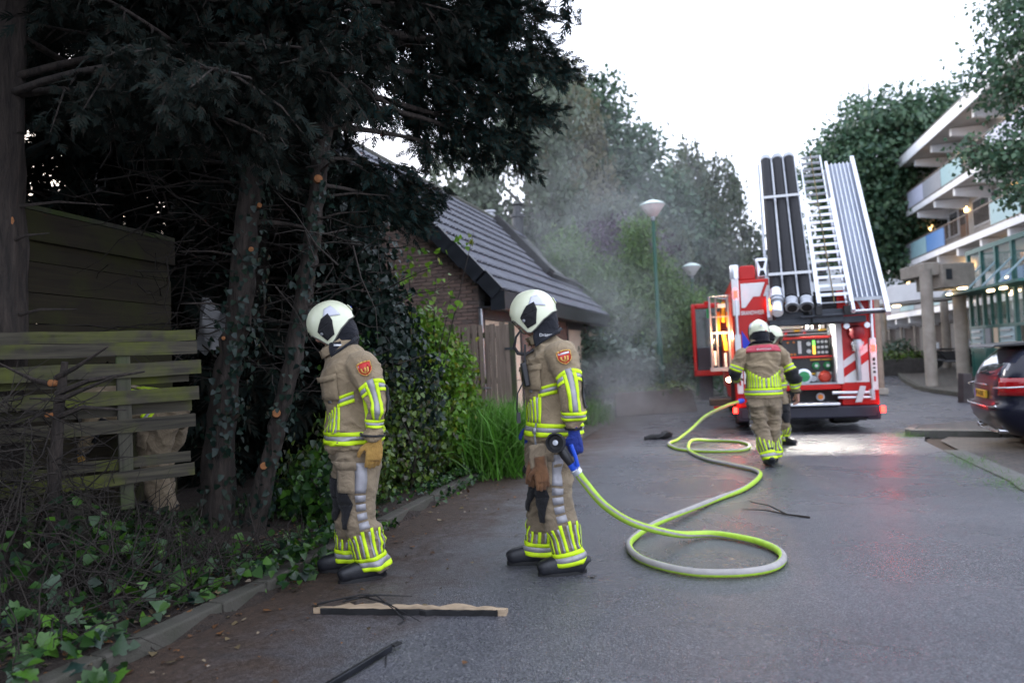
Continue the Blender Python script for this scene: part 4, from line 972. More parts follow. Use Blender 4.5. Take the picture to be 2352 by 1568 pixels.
bg_tree('bamboo_clump', 'taller feathery bamboo clump right behind the near lamp post', (4.5, 22.5, -0.4), (4.3, 22.5, 5.8),
        [((4.25, 22.5, 4.9), (0.55, 0.5, 0.9)), ((4.5, 22.5, 3.6), (0.95, 0.7, 1.0)), ((4.4, 22.3, 2.3), (1.2, 0.8, 1.3)), ((5.6, 22.6, 2.5), (1.0, 0.7, 0.9)), ((3.9, 22.4, 3.1), (0.8, 0.7, 0.9))], 17000, 0.2, M_BAMB, 77, M_BARK2, 0.05, cl=36, spread=0.22, cat='bamboo', tv=BAV, group='bamboo by the lamp post')
bg_tree('purple_bush', 'dark purple-leaved bush peeping out between the two bamboo clumps', (4.0, 26, -0.4), (4.0, 26, 5.8),
        [((3.8, 26, 5.2), (1.3, 1.0, 1.2)), ((4.9, 26, 4.6), (1.1, 0.9, 1.2)), ((3.4, 26, 4.2), (1.2, 1.0, 1.2))], 7000, 0.15, M_PURP, 78, M_BARK2, 0.08, cl=30, spread=0.3, cat='bush', group=None)
bg_tree('laurel_bush', 'glossy blue-green laurel bush at the corner of the garage, above the planter', (2.9, 20.6, 0.0), (2.9, 20.6, 1.7),
        [((2.3, 20.3, 1.35), (0.75, 0.7, 0.75)), ((3.3, 20.5, 1.15), (0.8, 0.7, 0.65)), ((2.0, 20.2, 0.5), (0.7, 0.6, 0.7)), ((3.7, 20.8, 0.7), (0.6, 0.6, 0.5))], 4200, 0.17, M_RHOD, 79, M_BARK2, 0.04, cl=24, spread=0.25, cat='bush', group=None)
bg_tree('evergreen_shrub', 'dull dark evergreen shrubbery between the near lamp post and the fire engine', (6.6, 25, -0.4), (6.6, 25, 2.8),
        [((5.6, 24.6, 1.4), (1.0, 0.8, 1.4)), ((6.6, 25, 1.9), (1.1, 0.9, 1.5)), ((7.5, 25.6, 1.6), (1.1, 0.9, 1.6)), ((6.2, 25, 0.6), (1.6, 0.9, 0.9)), ((8.7, 27, 1.4), (1.4, 0.9, 1.7))], 12000, 0.14, M_T3, 80, M_BARK2, 0.06, cl=30, spread=0.28, cat='shrub', group=None)
F_ = 41 / 31.0
bg_tree('broadleaved_tree', 'large dense tree towering behind the raised ladder, in front of the flats', (21.6, 41, -0.2), (22.0, 41.3, 17.0),
        [((x * F_, 41, 1.34 + (z - 1.34) * F_), (a * F_, b_ * F_, c_ * F_)) for (x, z, a, b_, c_) in ((17.1, 10.3, 2.6, 2.2, 2.3), (15.2, 9.0, 1.8, 1.7, 1.9), (15.9, 7.0, 2.2, 1.6, 1.8), (17.6, 7.6, 2.0, 1.6, 2.2), (19.3, 10.9, 1.8, 1.8, 1.6), (17.0, 5.2, 1.7, 1.2, 1.1), (15.1, 5.9, 1.3, 1.2, 1.2), (18.2, 5.6, 1.0, 1.0, 0.9))], 32000, 0.31, M_T3, 81, M_BARK2, 0.38, cl=30, spread=0.46, group='trees in front of the flats')
bg_tree('broadleaved_tree', 'nearer tree with boughs cutting across the balconies at the upper right', (17.5, 20, 0), (16.6, 20, 11.5),
        [((15.6, 20, 10.5), (1.6, 1.3, 1.5)), ((15.3, 20, 8.3), (1.1, 1.0, 0.9)), ((14.6, 20, 6.5), (1.3, 0.9, 0.6)), ((13.6, 20, 6.6), (0.6, 0.5, 0.35)), ((16.2, 20, 7.4), (1.4, 1.2, 1.1)), ((13.9, 20, 8.9), (0.6, 0.6, 0.5)), ((15.0, 19.6, 5.5), (1.0, 0.8, 0.45))], 9500, 0.16, M_T3, 82, M_BARK2, 0.25, cl=28, spread=0.27, group='trees in front of the flats')
b = thing('evergreen_shrub', 'small leafy shrub in the bed behind the concrete columns', 'shrub')
leaf_cloud('foliage', b, [((17.2, 31.2, 0.6), (1.0, 0.7, 0.9)), ((15.9, 30.6, 0.35), (0.8, 0.6, 0.6))], 2200, 0.16, M_RHOD, 83, tv=LV, tf=LF)
stems('stem', b, (17, 31.2, -0.2), [(17.3, 31.2, 1.0), (16.2, 30.8, 0.6)], M_TWIG, 0.03)
bx = thing('hedge_planter', 'low dark concrete planter with a clipped green hedge, in front of the flats', 'planter', (15.4, 28.6, 0.0), R(-15))
k = MB(); k.bb(-1.6, 1.45, 0, 1.0, -0.3, 0.62); k.build('trough', mat('dark_concrete', (0.055, 0.05, 0.046), 0.9, var=0.3), bx, bevel=0.02)
leaf_cloud('hedge', bx, [((-1.0, 0.5, 0.7), (0.7, 0.5, 0.2)), ((0.2, 0.5, 0.72), (0.8, 0.5, 0.22)), ((0.9, 0.5, 0.72), (0.6, 0.5, 0.22))], 2300, 0.12, M_GREEN2, 84, tv=LV, tf=LF)
# ground cover in the planter and weeds by the garage corner
pts = np.random.RandomState(85).uniform((2.2, 18.9), (4.9, 21.5), (1500, 2))
V, F = scatter(LV, LF, np.c_[pts, np.full(1500, 0.27) + rs.rand(1500) * 0.12], rs.normal(0, 0.6, (1500, 3)), rs.normal(0, 0.4, (1500, 3)) + [0, -0.4, 1], rs.uniform(0.06, 0.16, 1500), rs)
tag(link_mesh('ground_cover', fast_mesh('ground_cover', V, F, M_GREEN2)), 'trailing ground cover spilling over the planter edge', 'ground cover', kind='stuff')
pts = [(x, y, gz(x, y)) for x, y in zip(rs.normal(1.75, 0.25, 900), rs.normal(17.6, 0.5, 900))]
grass('tall_grass', pts, 0.6, 'strip of green grass at the foot of the garage wall', 86, 0.35)
pts = []
for (cx, cy, sx, sy, nn) in [(4.95, 6.95, 0.16, 0.25, 260), (5.55, 8.65, 0.12, 0.2, 160), (6.6, 11.75, 0.22, 0.15, 300), (8.0, 12.4, 0.5, 0.1, 220), (5.3, 8.0, 0.08, 0.4, 90), (15.6, 24.8, 0.5, 0.25, 120), (4.55, 5.9, 0.1, 0.3, 120)]:
    pts += [(x, y, gz(x, y)) for x, y in zip(rs.normal(cx, sx, nn), rs.normal(cy, sy, nn))]
grass('grass_tufts', pts, 0.11, 'tufts of grass growing in the joints of the right-hand kerb', 87, 0.6)
# far pale block behind the trees
fb = thing('far_building', 'pale flat-roofed building just visible behind the weeping birch and the raised hoses', 'building', (24.0, 64, -0.4), R(-15))
k = MB(); k.bb(-4, 12, 0, 8, 0, 10.4); k.build('wall', mat('pale_render', (0.5, 0.52, 0.54), 0.7, var=0.08), fb)
k = MB(); k.bb(-4.1, 12.1, -0.1, 8.1, 10.4, 10.7); k.build('roof', M_SOFFIT, fb)
for r_ in range(3):
    for c_ in range(5):
        k = MB(); k.bb(-3 + 3 * c_, -1.2 + 3 * c_, -0.05, 0.05, 1.5 + 3 * r_, 3.1 + 3 * r_); k.build('window', M_FASCIA, fb)
# ================================================================ gallery flats on the right
M_WHITE = mat('white_concrete', (0.86, 0.87, 0.89), 0.6, var=0.06, scale=1.5)
M_CREAMW = mat('pale_wall', (0.55, 0.52, 0.48), 0.8, var=0.12, scale=1.2)
M_CEIL = mat('gallery_ceiling', (0.55, 0.53, 0.51), 0.85, var=0.1, scale=1)
M_CONC = mat('stained_concrete', (0.36, 0.32, 0.27), 0.85, scale=2.2, bmp=0.5, bscale=50, col2=(0.22, 0.19, 0.16))
M_DKBRICK = mat('dark_brick_wall', (0.055, 0.045, 0.045), 0.9, var=0.25, scale=3)
M_DOORW = mat('varnished_door', (0.28, 0.13, 0.06), 0.5, var=0.15)
M_BLUE = mat('blue_panel', (0.10, 0.25, 0.55), 0.5, var=0.06); M_TEALP = mat('pale_teal_panel', (0.30, 0.48, 0.52), 0.5, var=0.06); M_GREYP = mat('grey_panel', (0.30, 0.32, 0.36), 0.5, var=0.08); M_LILAC = mat('pale_lilac_panel', (0.55, 0.58, 0.72), 0.5, var=0.06)
M_RAIL = mat('brown_rail', (0.16, 0.12, 0.10), 0.5, var=0.1)
M_PANE = mat('window_pane', (0.035, 0.04, 0.045), 0.06, var=0.0, spec=0.8)
M_CURT = mat('net_curtain', (0.5, 0.5, 0.5), 0.8, var=0.2, scale=5)
M_WARM = glow('warm_lamp', (1.0, 0.62, 0.25), 7.0)
M_WARM2 = glow('warm_tube_lamp', (1.0, 0.75, 0.45), 6.0)
FL = thing('gallery_flats', 'white gallery-access block of flats with coloured balcony panels on the right', 'flats', (22, 37, 0), -TH)
Y0, Y1 = -20.0, 9.0
LV_ = [3.0, 5.8, 8.6, 11.4]
k = MB(); k.bb(1.62, 10, Y0, Y1, 0.0, 11.2); k.build('wall', M_CREAMW, FL, smooth=False)
k = MB(); k.bb(1.60, 1.64, Y0, Y1 + 8, -0.3, 2.3); k.bb(1.64, 9, Y1, Y1 + 8, -0.3, 2.9); k.build('ground_floor_wall', M_DKBRICK, FL, smooth=False)
for i, z in enumerate(LV_):
    y1 = Y1 + (8 if i == 0 else 0)
    x0 = 0.0 if i < 3 else -0.25
    k = MB(); k.bb(x0 + 0.06, 1.7, Y0, y1 - 0.02, z - 0.24, z - 0.06); k.build('gallery_slab' if i < 3 else 'roof_slab', M_CEIL, FL, smooth=False)
    h = 0.30 if i < 3 else 0.55
    k = MB(); k.bb(x0, x0 + 0.055, Y0, y1, z - 0.28, z - 0.28 + h); k.build('fascia', M_WHITE, FL, bevel=0.01)
    bme = MB(); bme.prism([(0.12, -0.28), (1.66, -0.28), (1.66, -0.85), (0.12, -0.62)], -0.11, 0.11, 'xz'); bm_ = bme.mesh('cantilever_beam', M_WHITE, smooth=False)
    y = -18.6
    while y < y1 - 0.3: inst('cantilever_beam', bm_, FL, loc=(0, y, z)); y += 2.75
k = MB(); k.bb(-0.27, 0.3, Y0, Y1, 11.67, 11.72); k.build('roof_trim', M_FASCIA, FL)
# balustrades: rails, posts and infill panels
pan_me = {}
for nm, m_ in (('b', M_BLUE), ('t', M_TEALP), ('g', M_GREYP), ('l', M_LILAC)):
    q = MB(); q.bb(-0.015, 0.015, 0.03, 2.70, 0.08, 0.95); pan_me[nm] = q.mesh('balcony_panel', m_, smooth=False)
bars = MB()
for i in range(13): bars.bb(-0.01, 0.01, 0.15 + 0.2 * i, 0.165 + 0.2 * i, 0.06, 0.98)
bars_me = bars.mesh('railing_bars', M_RAIL, smooth=False)
PAT = {0: 'gtgtbgt', 1: 'tbrtrgb', 2: 'rlrgltr'}
for i in range(3):
    z = LV_[i]; y1 = Y1 + (8 if i == 0 else 0)
    k = MB(); k.bb(-0.03, 0.03, Y0, y1, z + 0.98, z + 1.03); k.build('handrail', M_RAIL, FL)
    k = MB(); k.bb(-0.02, 0.02, Y0, y1, z + 0.05, z + 0.075); k.build('bottom_rail', M_RAIL, FL)
    pm = MB(); pm.bb(-0.025, 0.025, -0.025, 0.025, 0, 1.0); pme = pm.mesh('baluster_post', M_RAIL, smooth=False)
    n = int((y1 - Y0) / 2.73); rr = random.Random(100 + i)
    for j in range(n):
        y = Y0 + 2.73 * j; inst('baluster_post', pme, FL, loc=(0.04, y, z))
        c = {0: 'tgtbgttgtgtg', 1: 'ttrtrrbtgtbt', 2: 'grllrtglrrlt'}[i][j % 12]
        if c == 'r': inst('railing_bars', bars_me, FL, loc=(0, y, z))
        else: inst('balcony_panel', pan_me[c], FL, loc=(0, y, z))
# doors, windows and lamps on each gallery
def facade_unit(y, z):
    f = MB(); f.bb(1.56, 1.63, y, y + 0.95, z, z + 2.15); d = f.build('front_door', M_DOORW, FL)
    f = MB(); f.bb(1.54, 1.555, y + 0.12, y + 0.83, z + 1.3, z + 2.0); f.build('door_light', M_PANE, d)
    for (a, b_, lo) in ((1.15, 2.35, 0.9), (2.6, 4.6, 0.9)):
        f = MB(); f.bb(1.555, 1.63, y + a, y + b_, z + lo, z + 2.2); w = f.build('window', M_WHITE, FL)
        f = MB(); f.bb(1.54, 1.553, y + a + 0.07, y + (a + b_) / 2 - 0.03, z + lo + 0.07, z + 2.13); f.bb(1.54, 1.553, y + (a + b_) / 2 + 0.03, y + b_ - 0.07, z + lo + 0.07, z + 2.13); f.build('pane', M_PANE, w)
    f = MB(); f.lathe([(0.0, -0.14), (0.075, -0.13), (0.085, 0.0), (0.075, 0.13), (0, 0.14)], 10, (1.49, y - 0.22, z + 1.95)); f.build('wall_lamp', M_WARM, FL)
for i in range(3):
    y = Y0 + 1.4 + i * 0.3
    while y < Y1 + (6 if i == 0 else -3): facade_unit(y, LV_[i]); y += 5.46
for y in np.arange(-16, 16, 2.75):
    k = MB(); k.lathe([(0.07, -0.3), (0.07, 2.2)], 10, (0.35, y, 0)); k.build('support_post', M_CONC, FL)
for y in np.arange(-12, 15, 5.5):
    k = MB(); k.bb(1.57, 1.6, y, y + 2.3, 0, 2.15); k.build('storage_door', M_FASCIA, FL)
# washing hung on the first gallery
for nm, lab, x, m_ in (('towel', 'bright green cloth hung over the first gallery rail', 0, mat('green_cloth', (0.06, 0.4, 0.12), 0.8)), ('towel', 'white striped cloth hung beside the green one on the gallery', 1, mat('white_cloth', (0.6, 0.65, 0.62), 0.8, col2=(0.1, 0.35, 0.25), scale=9))):
    k = MB(); k.grid([[(20.1 + 0.13 * u + 0.22 * x + 0.02 * math.sin(9 * v), 31.0 - 0.05 * x + 0.5 * u, 4.22 - 0.48 * v) for u in np.linspace(0, 1, 6)] for v in np.linspace(0, 1, 6)])
    o = k.build(nm, m_); sm_ = o.modifiers.new('thick', 'SOLIDIFY'); sm_.thickness = 0.02; tag(o, lab, 'towel')

# ---- green glazed entrance
M_GREEN_ST = mat('green_steel', (0.012, 0.115, 0.095), 0.4, var=0.12)
M_GL = glass('entrance_glass', (0.2, 0.35, 0.33), 0.14, 0.04)
M_BOXB = mat('pale_blue_board', (0.36, 0.5, 0.55), 0.5, var=0.06)
EN = thing('entrance_hall', 'green steel-framed glazed entrance hall with diagonal canopy struts', 'entrance hall', (17.25, 26.1, 0.0), -TH)
k = MB(); posts = [0, -1.25, -2.5, -3.8, -5.1, -6.4]
for y in posts:
    q = MB(); q.bb(-0.05, 0.07, y - 0.07, y + 0.07, -0.2, 4.5); q.build('post', M_GREEN_ST, EN, smooth=False)
for y in (-0.62, -1.9, -3.15, -4.4):
    q = MB(); q.bb(-0.03, 0.05, y - 0.045, y + 0.045, 0.0, 3.0); q.build('mullion', M_GREEN_ST, EN, smooth=False)
for z, h in ((4.5, 0.16), (3.0, 0.14), (1.72, 0.1), (0.9, 0.1)):
    q = MB(); q.bb(-0.06, 0.08, -6.5, 0.09, z - h / 2, z + h / 2); q.build('cross_rail', M_GREEN_ST, EN, smooth=False)
q = MB(); q.bb(0, 2.4, -0.02, 0.06, 4.42, 4.58); q.bb(0, 2.4, -0.02, 0.06, 2.93, 3.07); q.bb(2.3, 2.44, -0.05, 0.08, -0.2, 4.5); q.build('side_frame', M_GREEN_ST, EN, smooth=False)
for i in range(5):
    a, b_ = posts[i + 1] + 0.08, posts[i] - 0.08
    for z0, z1 in ((3.08, 4.41), (1.78, 2.92)):
        q = MB(); q.bb(0.005, 0.02, a, b_, z0, z1); q.build('pane', M_GL, EN, smooth=False)
q = MB(); q.bb(0.0, 2.3, 0.0, 0.015, 0.9, 4.42); q.build('side_pane', M_GL, EN, smooth=False)
q = MB(); q.bb(-0.95, 0.0, -6.5, 0.06, 2.92, 3.0); q.build('canopy', M_GREEN_ST, EN, smooth=False)
for y in posts[:5]:
    q = MB(); q.beam((-0.92, y, 3.02), (-0.03, y, 3.9), 0.05, 0.05); q.build('strut', M_BOXB, EN, smooth=False)
for a, b_, m_ in ((-1.16, -0.09, M_BOXB), (-1.75, -1.34, M_GREYP), (-2.42, -2.05, M_DOORC), (-3.7, -2.6, M_BOXB)):
    q = MB(); q.bb(-0.055, -0.02, a, b_, 0.96, 1.66); p_ = q.build('lower_panel', m_, EN, smooth=False)
    if m_ is M_BOXB:
        for z in (1.12, 1.34, 1.56):
            q = MB(); q.bb(-0.12, -0.056, a + 0.12, b_ - 0.12, z - 0.025, z + 0.025); q.build('letter_slot', M_ZINC, p_, smooth=False)
q = MB(); q.bb(-0.03, 0.02, -6.4, 0, -0.2, 0.85); q.build('plinth', M_GREEN_ST, EN, smooth=False)
q = MB(); q.bb(2.2, 2.3, -6.5, 0, -0.2, 2.9); q.bb(0.2, 2.3, -6.5, 0, 2.95, 3.05); q.build('back_wall', M_DKBRICK, EN, smooth=False)
q = MB(); q.bb(2.25, 2.35, -6.5, 0, 3.06, 4.5); q.build('upper_back_wall', M_CREAMW, EN, smooth=False)
q = MB(); q.bb(0.02, 2.3, -6.5, 0, 4.5, 4.6); q.build('roof', M_CEIL, EN, smooth=False)
q = MB(); q.bb(2.1, 2.19, -2.7, -2.0, 1.9, 2.5); q.build('noticeboard', mat('yellow_board', (0.6, 0.32, 0.05), 0.6), EN, smooth=False)
q = MB(); q.lathe([(0.0, 0), (0.11, 0.0), (0.11, 0.36), (0, 0.36)], 12, (1.2, -2.0, 1.3)); q.build('green_sign', mat('green_sign', (0.2, 0.6, 0.2), 0.5), EN)
for (x, y, z, w) in ((1.2, -0.4, 2.88, 0.5), (1.2, -1.6, 2.88, 0.3), (0.6, -2.3, 2.88, 0.5), (1.0, -0.5, 3.5, 0.12), (1.2, -2.2, 3.55, 0.12), (-0.4, -3.0, 2.89, 0.3), (-0.4, -4.0, 2.89, 0.3), (1.6, -0.9, 4.2, 0.12)):
    q = MB(); q.box((x, y, z), (0.12, w, 0.06)); q.build('ceiling_lamp', M_WARM2, EN)

# ---- concrete walkway and its columns
WK = thing('concrete_walkway', 'stained concrete footbridge end with a small dark window, carried on round columns', 'footbridge', (14.6, 24.5, 0), R(-4))
k = MB(); k.bb(0.5, 1.6, -0.25, 1.6, 3.14, 3.98); k.bb(-0.05, 0.5, -0.1, 1.6, 3.6, 4.05); k.build('parapet', M_CONC, WK, bevel=0.03)
k = MB(); k.bb(0.62, 0.82, -0.27, -0.24, 3.42, 3.78); k.build('opening', M_FASCIA, WK)
for (x, y, z0, z1, r_) in ((-0.42, -0.95, -0.35, 3.72, 0.19), (1.78, 1.15, -0.2, 3.16, 0.22), (3.7, 5.8, -0.1, 3.15, 0.16)):
    k = MB(); k.lathe([(r_, z0), (r_ * 1.0, z1)], 20, (x, y, 0)); k.build('column', M_CONC, WK)
k = MB(); k.lathe([(0.16, 0), (0.18, 0.03), (0.1, 0.05)], 12, (1.35, 0.1, 3.08)); k.lathe([(0.16, 0), (0.18, 0.03), (0.1, 0.05)], 12, (1.45, 1.0, 2.95)); k.build('underside_lamp', M_WARM2, WK)
WW = thing('white_footbridge', 'white-parapet footbridge running behind the concrete columns', 'footbridge')
k = MB(); k.beam((15.4, 39, 3.42), (17.1, 26.3, 3.36), 0.16, 0.72); k.build('parapet', M_WHITE, WW)
k = MB(); k.beam((16.1, 39, 3.0), (17.8, 26.3, 2.98), 1.4, 0.14); k.build('deck', M_CEIL, WW)
k = MB(); k.lathe([(0.15, 0), (0.18, 0.03), (0.1, 0.05)], 12, (16.9, 30.5, 2.86)); k.build('underside_lamp', M_WARM2, WW)
k = MB(); k.lathe([(0.13, -0.4), (0.13, 2.95)], 14, (16.65, 31.2, 0)); k.lathe([(0.13, -0.4), (0.13, 2.95)], 14, (15.9, 37, 0)); k.build('column', M_CONC, WW)
cp = thing('concrete_post', 'slim tan concrete post right behind the fire engine', 'post', (11.55, 22.0, -0.2))
k = MB(); k.lathe([(0.11, 0), (0.10, 2.9), (0.0, 2.95)], 14); k.build('shaft', mat('tan_concrete', (0.33, 0.24, 0.18), 0.8, var=0.15), cp)
k = MB(); k.bb(-0.16, 0.16, -0.16, 0.16, -0.1, 0.1); k.build('foot', M_CONC, cp, bevel=0.02)
bo = MB(); bo.prism([(-0.15, 0), (0.15, 0), (0.115, 0.78), (-0.1, 0.8)], -0.12, 0.12, 'xz')
tag(bo.build('bollard', M_DKBRICK, None, bevel=0.02, loc=(11.75, 18.2, -0.36)), 'stubby dark bollard at the kerb corner beside the parked car', 'bollard')

# ---- motorcycle by the flats
mo = thing('motorcycle', 'white and dark motorcycle parked under the flats behind the columns', 'motorcycle', (18.35, 29.0, 0.12), R(-18))
M_RUB = mat('black_rubber', (0.015, 0.015, 0.016), 0.6, var=0.2); M_WPNT = mat('white_paint', (0.75, 0.76, 0.78), 0.25, var=0.03, coat=0.5); M_BLK = mat('black_plastic', (0.02, 0.02, 0.022), 0.4, var=0.1)
RX = Matrix.Rotation(R(90), 3, 'X')
for x in (-0.72, 0.72):
    k = MB(); k.lathe([(0.22, -0.05), (0.31, -0.05), (0.32, 0), (0.31, 0.05), (0.22, 0.05)], 20, (x, 0, 0.32), 0, RX); w = k.build('wheel', M_RUB, mo)
    k = MB(); k.lathe([(0.04, -0.04), (0.2, -0.03), (0.2, 0.03), (0.04, 0.04)], 14, (x, 0, 0.32), 0, RX); k.build('rim', M_ZINC, w)
k = MB(); k.prism([(-0.72, 0.78), (-0.35, 0.72), (0.1, 0.72), (0.3, 0.9), (0.5, 0.95), (0.62, 0.7), (0.45, 0.4), (0.25, 0.3), (-0.3, 0.3), (-0.45, 0.5)], -0.13, 0.13, 'xz'); k.build('body', M_BLK, mo, bevel=0.04)
k = MB(); k.prism([(0.3, 0.88), (0.72, 0.72), (0.78, 0.85), (0.6, 1.08), (0.4, 1.05)], -0.2, 0.2, 'xz'); k.build('fairing', M_WPNT, mo, bevel=0.05)
k = MB(); k.prism([(0.45, 1.06), (0.62, 1.06), (0.42, 1.36), (0.4, 1.36)], -0.17, 0.17, 'xz'); k.build('windscreen', glass('screen', (0.7, 0.75, 0.8), 0.5), mo, bevel=0.02)
k = MB(); k.prism([(-0.95, 0.8), (-0.55, 0.8), (-0.55, 1.1), (-0.9, 1.1)], -0.2, 0.2, 'xz'); k.build('top_box', M_WPNT, mo, bevel=0.05)
k = MB(); k.prism([(-0.55, 0.78), (0.05, 0.76), (0.05, 0.82), (-0.55, 0.86)], -0.14, 0.14, 'xz'); k.build('seat', M_RUB, mo, bevel=0.03)
k = MB(); k.tube([(0.72, 0.07, 0.32), (0.45, 0.07, 1.0)], 0.03, 8); k.tube([(0.72, -0.07, 0.32), (0.45, -0.07, 1.0)], 0.03, 8); k.tube([(0.35, -0.36, 1.05), (0.42, 0, 1.02), (0.35, 0.36, 1.05)], 0.018, 8); k.build('fork', M_ZINC, mo)
k = MB(); k.tube([(0.2, -0.15, 0.3), (-0.3, -0.2, 0.3), (-0.8, -0.2, 0.42)], 0.045, 10); k.build('exhaust', M_ZINC, mo)

# ---- lamp posts
M_POLE = mat('green_lamp_post', (0.006, 0.075, 0.045), 0.4, var=0.1); M_OPAL = mat('opal_lamp_bowl', (0.72, 0.69, 0.66), 0.35, var=0.05); M_CAP = mat('lamp_cap', (0.62, 0.72, 0.68), 0.35, var=0.05)
def lamp(label, loc, h):
    t = thing('street_lamp', label, 'street lamp', loc, 0, 'green street lamps')
    k = MB(); k.lathe([(0.085, 0), (0.085, 1.6), (0.06, 1.65), (0.052, h - 0.02)], 12); k.build('pole', M_POLE, t)
    k = MB(); k.lathe([(0.065, 0), (0.075, 0.05), (0.075, 0.14), (0.06, 0.15)], 12, (0, 0, h - 0.04)); k.build('collar', M_ZINC, t)
    k = MB(); k.lathe([(0.09, 0.08), (0.13, 0.1), (0.345, 0.40), (0.35, 0.42)], 24, (0, 0, h)); k.build('bowl', M_OPAL, t)
    k = MB(); k.lathe([(0.365, 0.41), (0.375, 0.44), (0.34, 0.47), (0.2, 0.535), (0.08, 0.575), (0.0, 0.585)], 24, (0, 0, h)); k.build('cap', M_CAP, t)
    return t
lamp('nearer street lamp on a green pole rising from the planter', (4.33, 20.5, 0.1), 5.16)
lamp('farther street lamp seen just above the bamboo left of the fire engine', (7.09, 27.0, -0.33), 4.50)
# ================================================================ fire engine
M_RED = mat('fire_red_paint', (0.50, 0.008, 0.006), 0.42, var=0.04, coat=0.12, spec=0.3); M_SILV = mat('silver_paint', (0.55, 0.56, 0.58), 0.35, 0.3, var=0.05)
M_ALU = mat('aluminium', (0.72, 0.75, 0.8), 0.32, 0.7, var=0.08); M_ALUD = mat('dull_aluminium', (0.4, 0.42, 0.45), 0.45, 0.6, var=0.12)
M_NAVY = mat('dark_bumper', (0.016, 0.018, 0.035), 0.5, var=0.1); M_DARK = mat('dark_cavity', (0.012, 0.012, 0.013), 0.7, var=0.2)
M_ORL = mat('orange_tool', (0.75, 0.22, 0.02), 0.45, var=0.05); M_YELT = mat('yellow_tool', (0.75, 0.45, 0.03), 0.5, var=0.05); M_GRNT = mat('green_cap', (0.03, 0.3, 0.1), 0.5, var=0.05)
M_BLUEP = mat('blue_stripe', (0.01, 0.03, 0.5), 0.3, var=0.0); M_STR = mat('white_reflective', (0.72, 0.73, 0.74), 0.35, var=0.04)
G_RED = glow('red_light', (1.0, 0.012, 0.008), 14.0); G_ORG = glow('amber_light', (1.0, 0.28, 0.03), 9.0); G_WHT = glow('bay_light', (1.0, 0.93, 0.82), 5.0); G_WORK = glow('work_light', (1.0, 0.75, 0.45), 18.0)
TP = (5.42, 12.98, -0.29)
FE = thing('fire_engine', 'red and white fire engine seen from behind with its roof rack tilted down', 'fire engine', TP, -TH)
def part(fn, name, m_, parent=FE, **kw):
    k = MB(); fn(k); return k.build(name, m_, parent, **kw)
body = part(lambda k: (k.bb(-1.235, -0.55, 0, 4.6, 0.5, 2.93), k.bb(0.61, 1.235, 0, 4.6, 0.5, 2.62), k.bb(-0.55, 0.61, 0.75, 4.6, 0.5, 2.6), k.bb(-0.55, 0.61, 0.0, 0.75, 0.80, 0.90)), 'body', M_RED, bevel=0.02)
part(lambda k: (k.bb(-1.22, 1.22, 4.75, 7.3, 0.55, 2.85),), 'cab', M_RED, bevel=0.08)
part(lambda k: (k.bb(-1.19, 1.19, -0.07, 0.10, 0.28, 0.50), k.bb(-1.235, -1.0, -0.06, 0.3, 0.24, 0.5), k.bb(1.0, 1.235, -0.06, 0.3, 0.24, 0.5)), 'bumper', M_NAVY, bevel=0.03)
part(lambda k: k.bb(-0.42, 0.55, -0.16, 0.3, 0.52, 0.565), 'step', M_ALU, bevel=0.01)
part(lambda k: (k.bb(-1.0, 1.0, 0.3, 7.0, 0.25, 0.5), k.bb(-0.55, 0.6, 0.25, 0.8, 0.5, 0.8)), 'chassis', M_DARK, smooth=False)
for y in (1.75, 5.6):
    for sx in (-1, 1):
        k = MB(); k.lathe([(0.28, -0.26), (0.46, -0.26), (0.485, -0.2), (0.485, 0.2), (0.46, 0.26), (0.28, 0.26)], 28, (sx * 0.93, y, 0.485), 0, Matrix.Rotation(R(90), 3, 'Y')); w = k.build('wheel', M_RUB, FE)
        k = MB(); k.lathe([(0.05, -0.2), (0.28, -0.22), (0.28, 0.22), (0.05, 0.2)], 18, (sx * 0.93, y, 0.485), 0, Matrix.Rotation(R(90), 3, 'Y')); k.build('rim', M_ALUD, w)
        if y < 3: part(lambda k: k.bb(sx * 0.93 - 0.3, sx * 0.93 + 0.3, 1.05, 1.08, 0.12, 0.55), 'mudflap', M_RUB)
# light columns
for sx, z0, z1 in ((-1, 0.77, 1.90), (1, 0.77, 1.72)):
    c = part(lambda k: k.bb(sx * 1.16 - 0.055, sx * 1.16 + 0.055, -0.075, -0.002, z0, z1), 'corner_housing', M_STR, bevel=0.02)
    part(lambda k: k.tube([(sx * 1.16, -0.05, z1 - 0.02), (sx * 1.16, -0.05, 2.7)], 0.032, 10), 'corner_pole', M_ALU)
    part(lambda k: (k.bb(sx * 1.16 - 0.02, sx * 1.16 + 0.02, -0.083, -0.0755, 1.08, 1.12), k.bb(sx * 1.16 - 0.02, sx * 1.16 + 0.02, -0.083, -0.0755, 1.16, 1.19), k.bb(sx * 1.16 - 0.02, sx * 1.16 + 0.02, -0.083, -0.0755, 1.23, 1.27), k.bb(sx * 1.16 - 0.02, sx * 1.16 + 0.02, -0.083, -0.0755, 1.30, 1.36)), 'lettering', M_DARK, c, smooth=False)
    part(lambda k: k.bb(sx * 1.16 - 0.015, sx * 1.16 + 0.015, -0.083, -0.0755, 0.93, 1.02), 'lettering', M_RED, c, smooth=False)
part(lambda k: k.bb(-1.225, -1.095, -0.075, 0.0, 2.25, 2.96), 'corner_light_unit', M_STR, bevel=0.02)
part(lambda k: k.lathe([(0.085, 0), (0.085, 0.24), (0.07, 0.26), (0, 0.265)], 14, (-1.16, 0.0, 2.96)), 'beacon', M_ALU)
part(lambda k: k.box((-1.16, -0.085, 2.66), (0.07, 0.03, 0.14)), 'warning_light', G_RED, bevel=0.01)
part(lambda k: k.box((1.16, -0.085, 1.53), (0.07, 0.03, 0.12)), 'warning_light', G_RED, bevel=0.01)
